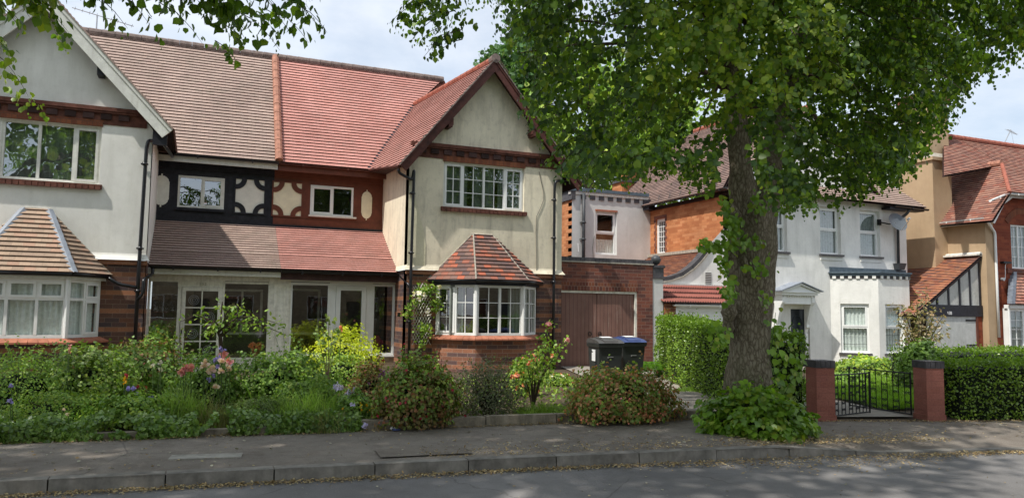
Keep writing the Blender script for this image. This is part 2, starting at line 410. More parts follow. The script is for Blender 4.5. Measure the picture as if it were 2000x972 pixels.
M['black_coping'] = simple('blue black coping brick', (.085, .08, .085), .5, .25, 9, .2)
M['iron'] = simple('black painted iron', (.02, .02, .022), .45, .3, 20, .2)
M['bin_black'] = simple('charcoal bin plastic', (.035, .042, .042), .38, .12, 8, .03, .45)
M['bin_lid_grey'] = simple('faded grey lid plastic', (.075, .072, .07), .42, .12, 8, .03, .4)
M['bin_blue'] = simple('blue lid plastic', (.045, .07, .19), .4, .12, 8, .03, .4)
M['label_white'] = simple('white sticker', (.8, .8, .8), .5, .03)
M['dish'] = simple('grey dish metal', (.10, .115, .13), .4, .1, 8, .02, .5)
M['alu'] = simple('dull aluminium', (.45, .46, .47), .4, .1, 8, .05, .5, .6)
M['cable'] = simple('cable', (.16, .15, .13), .6)
M['door_dark'] = simple('dark green black door paint', (.012, .022, .028), .3, .1, 5, .02, .5)
M['doorgrey'] = simple('pale grey door paint', (.50, .51, .49), .6, .08, 6, .1, .3, 0, ((.28, .26, .22), .4))
M['cotta_pot'] = simple('terracotta', (.4, .13, .06), .8)
M['black_hole'] = simple('keyhole black', (.01, .01, .01), .5)

def garage_door_mat():
    m, nt = nmat('worn brown garage door paint'); g = G(nt); p = g.pos(); x, y, z = g.sep(p)
    st = g.noise(g.comb(g.m('MULTIPLY', x, 26), 0, g.m('MULTIPLY', z, .9)), 1.0, 4, .7)
    c = g.ramp(g.noise(p, 2.2, 4), [(.3, (.165, .085, .066)), (.7, (.22, .115, .09))])
    pl = g.m('LESS_THAN', g.m('FRACT', g.m('DIVIDE', x, .118)), .07)
    zone = g.m('MULTIPLY', g.ramp(x and g.m('DIVIDE', g.m('SUBTRACT', x, 9.5), 2.0), [(.1, .3), (.3, 1.0)]), 1.0)
    wear = g.m('MULTIPLY', g.ramp(st, [(.56, 0), (.64, 1)]), zone)
    c = g.mix(g.m('MULTIPLY', wear, .65), c, (.36, .30, .25))
    c = g.mix(pl, c, (.03, .014, .012))
    g.out(c, .6, g.bump(g.m('MULTIPLY', pl, -1.0), .6, .01), .3); return m
M['garage_door'] = garage_door_mat()

def asphalt(name, a, b, patch, brownk=.3):
    m, nt = nmat(name); g = G(nt); p = g.pos()
    fine = g.noise(p, 140, 3, .8); big = g.noise(p, .55, 5, .6); mid = g.noise(p, 5, 5, .7)
    c = g.ramp(fine, [(.3, a), (.7, b)])
    c = g.mix(1.0, c, g.ramp(big, [(.3, .72), (.7, 1.22)]), 'MULTIPLY')
    c = g.mix(g.m('MULTIPLY', g.ramp(mid, [(.45, 0), (.75, 1)]), brownk), c, patch)
    sp = g.vor(p, 55); c = g.mix(g.m('MULTIPLY', g.m('LESS_THAN', sp, .12), .5), c, (.28, .26, .22))
    dv = g.n('ShaderNodeTexVoronoi', feature='DISTANCE_TO_EDGE'); dv.inputs['Scale'].default_value = .55; g.l(g.mix(.12, p, g.noise(p, 3, 4)), dv.inputs['Vector'])
    ck = g.m('MULTIPLY', g.m('LESS_THAN', dv.outputs[0], .0035), g.ramp(g.noise(p, .8, 2), [(.45, 0), (.55, 1)])); c = g.mix(g.m('MULTIPLY', ck, .4), c, (.05, .045, .04))
    g.out(c, .88, g.bump(g.m('ADD', fine, g.noise(p, 30, 3)), .5, .006), .25); return m
M['road'] = asphalt('worn asphalt road', (.13, .124, .122), (.245, .236, .23), (.075, .065, .055), .25)
M['pave'] = asphalt('footway asphalt', (.155, .134, .112), (.28, .245, .207), (.075, .052, .036), .5)
M['pave_patch'] = asphalt('newer asphalt patch', (.135, .115, .094), (.25, .215, .178), (.07, .05, .035), .5)
M['kerb'] = simple('weathered kerb stone', (.25, .232, .205), .85, .25, 5, .4, .2, 0, ((.13, .12, .10), .6))
M['edging'] = simple('concrete edging', (.30, .26, .20), .9, .28, 7, .5, .2, 0, ((.08, .075, .05), .7))
M['soil'] = simple('garden soil', (.10, .072, .045), .95, .3, 5, .5)
M['path'] = simple('concrete path', (.30, .27, .23), .9, .2, 3, .3)
M['lawn'] = simple('lawn base', (.10, .15, .03), .95, .25, 2, .4)
M['slab'] = simple('pale concrete slab', (.34, .32, .28), .85, .2, 6, .3)

def bark():
    m, nt = nmat('lime tree bark'); g = G(nt); p = g.scale(g.pos(), (1, 1, .42))
    v = g.n('ShaderNodeTexVoronoi', feature='DISTANCE_TO_EDGE'); v.inputs['Scale'].default_value = 26
    ds = g.noise(p, 9, 4); g.l(g.mix(.12, p, ds), v.inputs['Vector'])
    n1 = g.noise(p, 24, 6, .7)
    c = g.ramp(g.m('ADD', g.m('MULTIPLY', v.outputs[0], 1.6), g.m('MULTIPLY', n1, .6)), [(.2, (.06, .048, .034)), (.38, (.15, .125, .09)), (.75, (.27, .24, .18))])
    gr = g.noise(g.pos(), 2.0, 5, .7)
    c = g.mix(g.m('MULTIPLY', g.ramp(gr, [(.45, 0), (.7, 1)]), .5), c, (.085, .088, .04))
    g.out(c, .95, g.bump(g.m('ADD', v.outputs[0], g.m('MULTIPLY', n1, .5)), .7, .025), .1); return m
M['bark'] = bark()
M['twig'] = simple('twig bark', (.07, .05, .032), .85, .2)
M['stem'] = simple('green stem', (.09, .15, .04), .7, .2)
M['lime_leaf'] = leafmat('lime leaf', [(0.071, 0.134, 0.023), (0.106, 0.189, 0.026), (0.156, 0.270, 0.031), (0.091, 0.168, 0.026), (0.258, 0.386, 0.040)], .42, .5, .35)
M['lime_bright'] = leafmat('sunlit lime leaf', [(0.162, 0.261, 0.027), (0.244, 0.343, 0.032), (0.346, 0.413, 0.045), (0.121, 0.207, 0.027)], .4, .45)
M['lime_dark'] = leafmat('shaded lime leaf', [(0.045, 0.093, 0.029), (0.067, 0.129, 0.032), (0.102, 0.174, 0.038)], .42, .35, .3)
M['shoot_leaf'] = leafmat('basal shoot leaf', [(0.106, 0.215, 0.022), (0.173, 0.314, 0.028), (0.237, 0.397, 0.038), (0.130, 0.247, 0.024), (0.301, 0.365, 0.044)], .38, .4, .45)
M['hedge_leaf'] = leafmat('privet leaf', [(0.090, 0.179, 0.021), (0.152, 0.263, 0.030), (0.273, 0.399, 0.045), (0.121, 0.211, 0.027), (0.181, 0.304, 0.038)], .32, .25, .55)
M['hedge_top'] = leafmat('fresh privet leaf', [(0.120, 0.220, 0.016), (0.180, 0.300, 0.024), (0.096, 0.180, 0.016)], .4, .4)
M['dark_leaf'] = leafmat('dark garden leaf', [(0.110, 0.203, 0.043), (0.175, 0.303, 0.051), (0.251, 0.404, 0.070), (0.150, 0.235, 0.046)], .45, .25)
M['mid_leaf'] = leafmat('mid green garden leaf', [(0.125, 0.225, 0.033), (0.189, 0.327, 0.048), (0.285, 0.427, 0.058), (0.378, 0.451, 0.082)], .45, .3)
M['olive_leaf'] = leafmat('olive leaf', [(0.113, 0.175, 0.043), (0.168, 0.258, 0.064), (0.247, 0.328, 0.086), (0.113, 0.140, 0.054)], .5, .3)
M['red_leaf'] = leafmat('reddish azalea leaf', [(0.142, 0.216, 0.039), (0.237, 0.140, 0.057), (0.189, 0.280, 0.048), (0.377, 0.127, 0.068), (0.119, 0.203, 0.039)], .5, .25)
M['pink_leaf'] = leafmat('azalea leaf with faded bloom', [(0.116, 0.214, 0.036), (0.233, 0.330, 0.071), (0.583, 0.233, 0.124), (0.175, 0.273, 0.054), (0.661, 0.310, 0.177)], .5, .3)
M['grey_leaf'] = leafmat('grey brown shrub leaf', [(0.100, 0.130, 0.074), (0.162, 0.169, 0.100), (0.125, 0.156, 0.088), (0.224, 0.260, 0.125), (0.199, 0.143, 0.113)], .55, .25)
M['yellow_leaf'] = leafmat('golden shrub leaf', [(.52, .58, .03), (.62, .64, .04), (.40, .50, .04), (.58, .62, .06)], .45, .4)
M['photinia'] = leafmat('bronze leaf', [(0.208, 0.195, 0.078), (0.364, 0.247, 0.143), (0.156, 0.195, 0.065), (0.442, 0.312, 0.195), (0.260, 0.260, 0.117)], .35, .3, .5)
M['ivy'] = leafmat('ivy leaf', [(0.071, 0.139, 0.030), (0.118, 0.216, 0.037), (0.196, 0.305, 0.052), (0.100, 0.165, 0.033)], .35, .2, .5)
M['grass'] = leafmat('long grass', [(0.151, 0.273, 0.040), (0.237, 0.387, 0.059), (0.324, 0.434, 0.099), (0.194, 0.322, 0.059)], .5, .4)
M['dry_grass'] = leafmat('dry grass', [(0.234, 0.237, 0.084), (0.156, 0.188, 0.060), (0.338, 0.300, 0.132)], .6, .3)
M['lawn_blade'] = leafmat('lawn blades', [(0.143, 0.272, 0.026), (0.229, 0.395, 0.039), (0.286, 0.445, 0.065)], .5, .4)
M['iris_leaf'] = leafmat('iris blade', [(0.216, 0.408, 0.048), (0.288, 0.504, 0.072)], .4, .4)
M['fern'] = leafmat('fern', [(.12, .27, .04), (.18, .36, .06)], .5, .4)
M['far_leaf'] = leafmat('distant foliage', [(0.065, 0.130, 0.052), (0.091, 0.182, 0.065), (0.130, 0.234, 0.091)], .6, .3, .2)
M['fallen'] = leafmat('fallen lime bracts', [(.44, .34, .17), (.32, .21, .10), (.52, .43, .25), (.24, .15, .08), (.46, .36, .19)], .8, .1, .1)
M['fallen_pale'] = leafmat('pale fallen petals', [(.42, .40, .32), (.3, .28, .2)], .8, .1, .1)
M['f_pink'] = leafmat('pink petal', [(.72, .27, .30), (.80, .40, .40), (.66, .22, .28)], .5, .3)
M['f_pale'] = leafmat('pale pink petal', [(.80, .62, .56), (.82, .70, .62), (.78, .52, .50)], .5, .3)
M['f_hot'] = leafmat('crimson petal', [(.60, .06, .12), (.5, .04, .07), (.65, .12, .16)], .5, .3)
M['f_coral'] = leafmat('coral petal', [(.75, .26, .14), (.8, .38, .2), (.75, .25, .24)], .5, .3)
M['f_blue'] = leafmat('violet blue petal', [(.30, .25, .70), (.38, .32, .75), (.26, .2, .6)], .5, .3)
M['f_lilac'] = leafmat('lilac petal', [(.48, .42, .74), (.55, .5, .8)], .5, .3)
M['f_purple'] = leafmat('purple petal', [(.28, .09, .30), (.22, .07, .26)], .5, .3)
M['f_yellow'] = leafmat('yellow petal', [(.85, .55, .02), (.85, .45, .02)], .5, .3)
M['f_white'] = leafmat('white petal', [(.8, .78, .7), (.82, .74, .68)], .5, .3)
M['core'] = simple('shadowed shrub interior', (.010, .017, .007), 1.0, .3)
# ================================================================= SETTING
def g0(x, y):
    t = max(0, min(1, (x-9)/6)); t = t*t*(3-2*t)
    return .10 - .24*t*max(0, min(1, (y-9)/5))
KERB = [(-60, 12.8), (-14, 8.9), (-6, 8.05), (-1.45, 7.56), (.7, 7.34), (2.83, 7.11), (4.92, 6.84), (6.2, 6.69), (6.9, 6.52), (9.2, 6.04), (13, 5.0), (22, 2.2), (60, -14)]
KZ = [.115]*8 + [.03]*5
BACK = [(-60, 15.2), (-14, 10.85), (-6, 10.0), (-1.87, 9.58), (.2, 9.38), (1.98, 9.22), (4.2, 9.05), (6.37, 8.80), (7.95, 8.16), (9.6, 7.58), (12, 6.95), (20, 4.5), (60, -10)]
def lerp_line(L, x):
    for (a, b), (c, d) in zip(L, L[1:]):
        if a <= x <= c: return b+(d-b)*(x-a)/(c-a)
    return L[-1][1]
mb = MB(); mb.poly([(-300, -60, -.3), (300, -60, -.3), (300, 500, -.3), (-300, 500, -.3)], M['soil'])
tag(mb.build('ground'), kind='structure')
mb = MB()
for (a, b), (c, d) in zip(KERB, KERB[1:]): mb.poly([(a, -13, -.02 if 0 else 0), (c, -13 if c < 55 else -15, 0), (c, d, 0), (a, b, 0)], M['road'])
tag(mb.build('road'), kind='structure')
mb = MB(); kz = dict(zip([k[0] for k in KERB], KZ))
def kzat(x): return .115 if x < 6.1 else (.03 if x > 7.3 else .115-(x-6.1)/1.2*.085)
xs = sorted({-60, -30, -20, *[i*.5-14 for i in range(0, 90)], 6.6, 7.1, 40, 60})
for a, b in zip(xs, xs[1:]):
    ya, yb, Ya, Yb = lerp_line(KERB, a), lerp_line(KERB, b), lerp_line(BACK, a), lerp_line(BACK, b)
    n = 6
    for k in range(n):
        def P(x, y0, y1, t): return (x, y0+(y1-y0)*t, kzat(x)-.004+(.125-kzat(x))*min(1, t*1.6) + (.004*mnoise.noise(Vector((x, t*3, 0)))))
        mb.poly([P(a, ya, Ya, k/n), P(b, yb, Yb, k/n), P(b, yb, Yb, (k+1)/n), P(a, ya, Ya, (k+1)/n)], M['pave'])
tag(mb.build('pavement', smooth=True), kind='structure')
# kerb stones with joints
mb = MB(); x = -13.0
while x < 22:
    L = .915 if x < 5.8 or x > 7.5 else .4; x2 = x+L-.012
    ya, yb = lerp_line(KERB, x), lerp_line(KERB, x2); za, zb = kzat(x)+.003, kzat(x2)+.003
    w = .13 if x < 7 else .11; j = random.uniform(-.006, .006)
    mb.hexa([(x, ya-.015+j, -.05), (x2, yb-.015+j, -.05), (x2, yb+w, -.05), (x, ya+w, -.05), (x, ya+j, za), (x2, yb+j, zb), (x2, yb+w, zb+.002), (x, ya+w, za+.002)], M['kerb'])
    x += L
tag(mb.build('kerb', bevel=.012), kind='structure')
# garden terrain
mb = MB(); nx, ny = 90, 40
gx = [-25+i*(70/nx) for i in range(nx+1)]
def gp(i, j):
    x = gx[i]; yb = lerp_line(BACK, x) - .02; y = yb+(40-yb)*(j/ny)**1.6
    return (x, y, g0(x, y)+.02*mnoise.noise(Vector((x*.8, y*.8, 0))) + (.02 if j else .0))
for i in range(nx):
    for j in range(ny): mb.poly([gp(i, j), gp(i+1, j), gp(i+1, j+1), gp(i, j+1)], M['soil'])
tag(mb.build('garden_soil', smooth=True), kind='structure')
# drive of the garage and path behind the gate, lawn patches (sheets a little above the soil)
def sheet(name, pts, mat, dz):
    mb = MB(); P = [Vector((x, y, 0)) for x, y in pts]
    n = 8
    for i in range(n):
        for j in range(n):
            def q(u, v):
                a = P[0].lerp(P[1], u); b = P[3].lerp(P[2], u); r = a.lerp(b, v); return (r.x, r.y, g0(r.x, r.y)+dz)
            mb.poly([q(i/n, j/n), q((i+1)/n, j/n), q((i+1)/n, (j+1)/n), q(i/n, (j+1)/n)], mat)
    return tag(mb.build(name), kind='structure')
sheet('driveway', [(6.3, 9.15), (8.1, 8.55), (11.4, 17.85), (8.9, 17.85)], M['path'], .05)
sheet('garden_path', [(8.4, 8.2), (9.62, 7.85), (11.0, 13.0), (9.6, 13.2)], M['path'], .052)
sheet('garden_path_to_door', [(9.6, 13.2), (11.0, 13.0), (18.6, 18.9), (17.5, 18.9)], M['path'], .054)
sheet('lawn', [(9.9, 8.6), (16, 8.0), (22, 16.6), (12.2, 14.2)], M['lawn'], .046)
mb = MB(); mb.poly([(1.75, 7.5, .1285), (2.7, 7.42, .1285), (2.72, 7.85, .1295), (1.78, 7.95, .1295)], M['pave_patch']); tag(mb.build('pavement_patch'), kind='structure')
# inspection slab and darker patch in the footway
mb = MB(); 
mb.hexa([(-.2, 8.05, .11), (.46, 7.95, .11), (.49, 8.17, .11), (-.17, 8.27, .11), (-.2, 8.05, .131), (.46, 7.95, .131), (.49, 8.17, .131), (-.17, 8.27, .131)], M['slab'])
tag(mb.build('inspection_cover', bevel=.006), 'pale concrete inspection slab set in the pavement at lower left', 'inspection cover')
# ================================================================= WINDOWS, PIPES
def curtain(parent, mp, u0, u1, z0, z1, d, mat, amp=.018, per=.11):
    mb = MB(); n = max(6, int((u1-u0)/per*6))
    for i in range(n):
        a = u0+(u1-u0)*i/n; b = u0+(u1-u0)*(i+1)/n
        da = d+amp*sin(a/per*2*pi+sin(a*5)); db = d+amp*sin(b/per*2*pi+sin(b*5))
        mb.poly([mp(a, da, z0), mp(b, db, z0), mp(b, db, z1), mp(a, da, z1)], mat)
    return mb.build('curtain', parent, smooth=True)
def window(parent, mp, u0, u1, z0, z1, lights, transom=None, bars=None, face=0.0, mat=None, glass=None, fw=.055, curt=None,
           room=None, sashes=(), depth=.07, name='window', roomd=.7, roommat=None, sash_top=()):
    """lights: list of fractions of the width; transom: height fraction(s); bars: (cols, rows) glazing bars per light"""
    mat = mat or M['upvc']; glass = glass or M['glass']
    fr = MB(); gl = MB(); d1 = face; d0 = face-depth
    W = u1-u0; H = z1-z0
    fr.lb(mp, u0, u1, d0, d1, z0, z0+fw, mat); fr.lb(mp, u0, u1, d0, d1, z1-fw, z1, mat)
    fr.lb(mp, u0, u0+fw, d0, d1, z0+fw, z1-fw, mat); fr.lb(mp, u1-fw, u1, d0, d1, z0+fw, z1-fw, mat)
    tot = sum(lights); edges = [u0]; 
    for f in lights: edges.append(edges[-1]+W*f/tot)
    for e in edges[1:-1]: fr.lb(mp, e-fw*.45, e+fw*.45, d0+.002, d1+.003, z0+fw, z1-fw, mat)
    tz = [z0]+[z0+H*t for t in (transom or [])]+[z1]
    for i in range(len(lights)):
        a = edges[i]+(fw if i == 0 else fw*.45); b = edges[i+1]-(fw if i == len(lights)-1 else fw*.45)
        for t in tz[1:-1]: fr.lb(mp, a, b, d0+.004, d1+.001, t-fw*.45, t+fw*.45, mat)
        for k in range(len(tz)-1):
            c = tz[k]+(fw if k == 0 else fw*.45); d = tz[k+1]-(fw if k == len(tz)-2 else fw*.45)
            aa, bb, cc, dd = a, b, c, d
            if (i in sashes) or ((i, k) in sashes):
                s_ = .042; o1 = d1+.014
                fr.lb(mp, a-.008, b+.008, d1-.02, o1, c-.008, c+s_, mat); fr.lb(mp, a-.008, b+.008, d1-.02, o1, d-s_, d+.008, mat)
                fr.lb(mp, a-.008, a+s_, d1-.02, o1, c+s_, d-s_, mat); fr.lb(mp, b-s_, b+.008, d1-.02, o1, c+s_, d-s_, mat)
                aa, bb, cc, dd = a+s_, b-s_, c+s_, d-s_
            gd = (d0+d1)/2
            gl.poly([mp(aa, gd, cc), mp(bb, gd, cc), mp(bb, gd, dd), mp(aa, gd, dd)], glass)
            br = bars[i] if isinstance(bars, list) else bars
            if br:
                for q in range(1, br[0]): x = aa+(bb-aa)*q/br[0]; fr.lb(mp, x-.009, x+.009, gd+.001, gd+.018, cc, dd, mat)
                for q in range(1, br[1]): y = cc+(dd-cc)*q/br[1]; fr.lb(mp, aa, bb, gd+.0015, gd+.0165, y-.009, y+.009, mat)
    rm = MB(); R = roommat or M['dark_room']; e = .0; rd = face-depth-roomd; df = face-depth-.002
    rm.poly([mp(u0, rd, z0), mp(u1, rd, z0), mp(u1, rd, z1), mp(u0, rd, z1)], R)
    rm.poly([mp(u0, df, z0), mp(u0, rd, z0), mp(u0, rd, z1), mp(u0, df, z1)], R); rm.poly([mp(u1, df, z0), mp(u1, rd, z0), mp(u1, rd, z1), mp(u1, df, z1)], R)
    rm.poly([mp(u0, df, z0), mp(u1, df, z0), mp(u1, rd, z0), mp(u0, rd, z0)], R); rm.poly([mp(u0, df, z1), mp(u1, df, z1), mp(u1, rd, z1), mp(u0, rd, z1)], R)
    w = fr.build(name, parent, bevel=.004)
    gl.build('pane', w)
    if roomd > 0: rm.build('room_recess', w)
    for c in (curt or []): curtain(w, mp, u0+fw+c[0]*(W-2*fw), u0+fw+c[1]*(W-2*fw), z0+c[2]*H, z0+c[3]*H, face-depth-c[5] if len(c) > 5 else face-depth-.028, M[c[4]])
    return w
def pipe(parent, pts, r, mat, name='downpipe', collars=()):
    P = [Vector(p) for p in pts]; sm = [P[0]]
    for i in range(1, len(P)-1):
        a = (P[i-1]-P[i]); b = (P[i+1]-P[i]); k = min(.09, a.length*.4, b.length*.4)
        p0 = P[i]+a.normalized()*k; p2 = P[i]+b.normalized()*k
        for t in (0, .25, .5, .75, 1): sm.append(p0*(1-t)**2+P[i]*2*t*(1-t)+p2*t*t)
    sm.append(P[-1]); mb = MB(); mb.tube(sm, r, mat, 10)
    for c in collars:
        c = Vector(c); mb.tube([c-Vector((0, 0, .035)), c+Vector((0, 0, .035))], r*1.22, mat, 10); mb.box(c.x-r*1.9, c.x+r*1.9, c.y+r*.2, c.y+r*1.5, c.z-.015, c.z+.015, mat)
    return mb.build(name, parent, smooth=True)
def gutter(parent, a, b, r, mat, name='gutter', brk=.9):
    a = Vector(a); b = Vector(b); d = (b-a).normalized(); o = Vector((d.y, -d.x, 0)); mb = MB(); n = 8
    for side in (1, -1):
        rr = r if side == 1 else r*.9
        ring = [(o*cos(pi+pi*k/n)*rr + Vector((0, 0, sin(pi+pi*k/n)*rr))) for k in range(n+1)]
        for k in range(n): mb.poly([a+ring[k], b+ring[k], b+ring[k+1], a+ring[k+1]], mat)
    mb.poly([a+(o*cos(pi+pi*k/n)*r + Vector((0, 0, sin(pi+pi*k/n)*r))) for k in range(n+1)], mat); mb.poly([b+(o*cos(pi+pi*k/n)*r + Vector((0, 0, sin(pi+pi*k/n)*r))) for k in range(n+1)], mat)
    L = (b-a).length; k = int(L/brk)
    for i in range(k):
        p = a+d*(L*(i+.5)/k); mb.tube([p+o*-.0+Vector((0, 0, -r*1.0)), p+Vector((0, 0, -r*1.35))], .022, mat, 6)
        mb.hexa([p+o*(r*1.05)*s1+d*s2*.015+Vector((0, 0, z)) for z in (-r*1.12, .006) for s1, s2 in ((-1, -1), (1, -1), (1, 1), (-1, 1))], mat)
    return mb.build(name, parent)

# ================================================================= SEMI-DETACHED PAIR
YG, YP, YU = 17.6, 18.7, 20.4; XL, XM, XR0, XR1 = -1.05, 1.785, 4.62, 8.78
F = wallmap(0, YG, 1, 0); FP = wallmap(0, YP, 1, 0); FU = wallmap(0, YU, 1, 0)
ZB = 2.55; ZE = 5.37; ZA = 7.93
PM = tan(radians(55)); EY, EZ = 20.02, 5.36
def zmain(y): return EZ+(y-EY)*PM
def plane3(a, b, c):
    a, b, c = Vector(a), Vector(b), Vector(c); n = (b-a).cross(c-a).normalized(); return n, n.dot(a)
def isect_ray_main(px, py):
    d = ray(px, py); k = (EZ-1.6-PM*EY)/(d.z-PM*d.y); return EYE+d*k
RT = isect_ray_main(500, 108); RIDY, RIDZ = RT.y, RT.z
print('main ridge', RT)
H1 = thing('semi_detached_house', 'white rendered left half of the semi-detached pair with white bargeboards and grey brown roof', 'house', (-2, 17.6, .1))
H2 = thing('semi_detached_house', 'cream rendered right half of the semi-detached pair with bright red roof and brown bargeboards', 'house', (5, 17.6, .1))

def gable_wing(H, side, x0, x1, win, mat_st, trim):
    """projecting gabled wing; win = (u0,u1,z0,z1)"""
    xc = (x0+x1)/2; mb = MB(); st = mat_st
    u0, u1, z0, z1 = win
    # upper render with a bell-cast foot
    wall(mb, F, x0, x1, ZB+.12, ZE, [win], st)
    for a, b, za, zb in ((.0, .012, .14, .10), (.012, .045, .10, .045), (.045, .075, .045, .0)):
        mb.poly([F(x0-(b if side else 0), b, ZB+zb), F(x1+(b if 1 else 0), b, ZB+zb), F(x1+a, a, ZB+za), F(x0-a, a, ZB+za)], st)
    mb.poly([F(x0-.07, .075, ZB), F(x1+.07, .075, ZB), F(x1, 0, ZB+.004), F(x0, 0, ZB+.004)], st)
    sl = (ZA-ZE)/(xc-x0)
    mb.poly([F(x0, 0, ZE), F(x1, 0, ZE), F(xc, 0, ZE+sl*(xc-x0))], st)
    mb.build('gable_wall', H)
    # string course: brown timber ledge, soldier bricks with dark block inserts
    zb0 = z1+.0; mb = MB(); L0 = x0+.12 if side else x0+.1; L1 = x1-.12
    mb.lb(F, L0-.1, L1+.12, -.02, .10, z1+.33, z1+.41, trim)
    mb.lb(F, L0-.05, L1+.05, -.02, .075, z1+.285, z1+.33, trim)
    mb.lb(F, u0-.02, u1+.02, -.02, .028, z1+.0, z1+.13, M['soldier_orange'])
    mb.lb(F, L0, L1, -.02, .024, z1+.13, z1+.285, trim if trim != M['white_wood'] else M['dark_brick'])
    mb.lb(F, L0, u0-.022, -.02, .022, z1+.05, z1+.13, trim); mb.lb(F, u1+.022, L1, -.02, .022, z1+.05, z1+.13, trim)
    k = int((L1-L0)/.33)
    for i in range(k): a = L0+.08+i*.33; mb.lb(F, a, a+.20, .0, .06, z1+.155, z1+.27, M['soffit'] if i % 2 else M['brown_dark'])
    mb.build('string_course', H, bevel=.004)
M['brown_dark'] = simple('dark plum header block', (.075, .04, .036), .8, .2)
M['course_red'] = simple('weathered red moulding', (.155, .06, .042), .8, .25, 9, .3)

# windows of the wings
w2 = (XY(866, YG, 360), XY(1024, YG, 360), ZY(1022, 413, YG), ZY(866, 316, YG)); w2 = (w2[0], w2[1], 4.14, 5.28)
w1 = (-4.25, -2.01, 4.10, 5.33)
gable_wing(H1, 0, -5.19, XL, w1, M['stucco_white'], M['course_red'])
gable_wing(H2, 1, XR0, XR1, w2, M['stucco_cream'], M['course_red'])
window(H1, F, *w1, [1, 1.28, 1.28, 1], face=-.06, sashes=(0, 3), glass=M['glass_up'], mat=M['white_wood'], curt=[(0, 1, .02, .98, 'drape')], fw=.062)
window(H2, F, *w2, [1, 1.06, 1.06, 1], bars=(2, 3), face=-.06, sashes=(0, 3), glass=M['glass_up'], curt=[(0, .3, .02, .98, 'drape'), (.36, .64, .02, .98, 'drape'), (.7, 1, .02, .98, 'drape')], fw=.055)
for H, w in ((H1, w1), (H2, w2)):
    mb = MB(); mb.lb(F, w[0]-.06, w[1]+.06, -.1, .07, w[2]-.10, w[2]-.003, M['course_red']); 
    n = int((w[1]-w[0]+.1)/.11)
    for i in range(n): a = w[0]-.05+i*(w[1]-w[0]+.1)/n; mb.lb(F, a, a+.095, .03, .085, w[2]-.115, w[2]-.02, M['course_red'])
    mb.build('window_sill', H, bevel=.006)
# rough cast patch on the front left corner of the cream wing
def side_walls():
    # cream wing, side facing left
    S = wallmap(XR0, YU, 0, -1); mb = MB()
    zt = 5.36
    mb.poly([S(0, 0, .1), S(YU-YP, 0, .1), S(YU-YP, 0, 2.5), S(0, 0, 2.5)], M['dark_brick'])
    mb.poly([S(YU-YP, 0, .1), S(YU-YG, 0, .1), S(YU-YG, 0, ZB), S(YU-YP, 0, ZB)], M['dark_brick'])
    mb.build('side_wall_brick', H2)
    mb = MB(); n = 10
    for i in range(n):
        a, b = (YU-YG)*i/n, (YU-YG)*(i+1)/n
        mb.poly([S(a, 0, ZB+.1), S(b, 0, ZB+.1), S(b, 0, zt), S(a, 0, zt)], M['stucco_cream'])
    mb.poly([S(0, .06, ZB), S(YU-YG+.06, .06, ZB), S(YU-YG, 0, ZB+.12), S(0, 0, ZB+.12)], M['stucco_cream'])
    mb.build('side_wall', H2)
    mb = MB(); nx, nz = 8, 16   # raised rough cast skin wrapping the corner
    top = [4.75, 4.72, 4.5, 4.3, 4.1, 3.85, 3.7, 3.5, 3.2]
    for i in range(8):
        a, b = XR0+.01+i*.055, XR0+.01+(i+1)*.055
        mb.poly([F(a, .012, ZB+.1), F(b, .012, ZB+.1), F(b, .012, top[i+1]), F(a, .012, top[i])], M['stucco_rough'])
    mb.poly([F(XR0+.45, .012, ZB+.1), F(XR0+.45, .0, ZB+.1), F(XR0+.45, 0, top[8]), F(XR0+.45, .012, top[8])], M['stucco_rough'])
    mb.build('rough_cast_patch', H2)
    # white wing, narrow side facing right
    T = wallmap(XL, YG, 0, 1); mb = MB()
    mb.poly([T(0, 0, .1), T(YP-YG, 0, .1), T(YP-YG, 0, ZB), T(0, 0, ZB)], M['dark_brick']); mb.build('side_wall_brick', H1)
    mb = MB(); mb.poly([T(0, 0, ZB), T(YU-YG, 0, ZB), T(YU-YG, 0, 5.36), T(0, 0, 5.36)], M['stucco_white']); mb.build('side_wall', H1)
    # far flank of the cream wing and of the whole house
    mb = MB(); R = wallmap(XR1, YG, 0, 1); mb.poly([R(0, 0, .0), R(9, 0, .0), R(9, 0, 5.3), R(0, 0, 5.3)], M['dark_brick']); mb.build('flank_wall', H2)
side_walls()

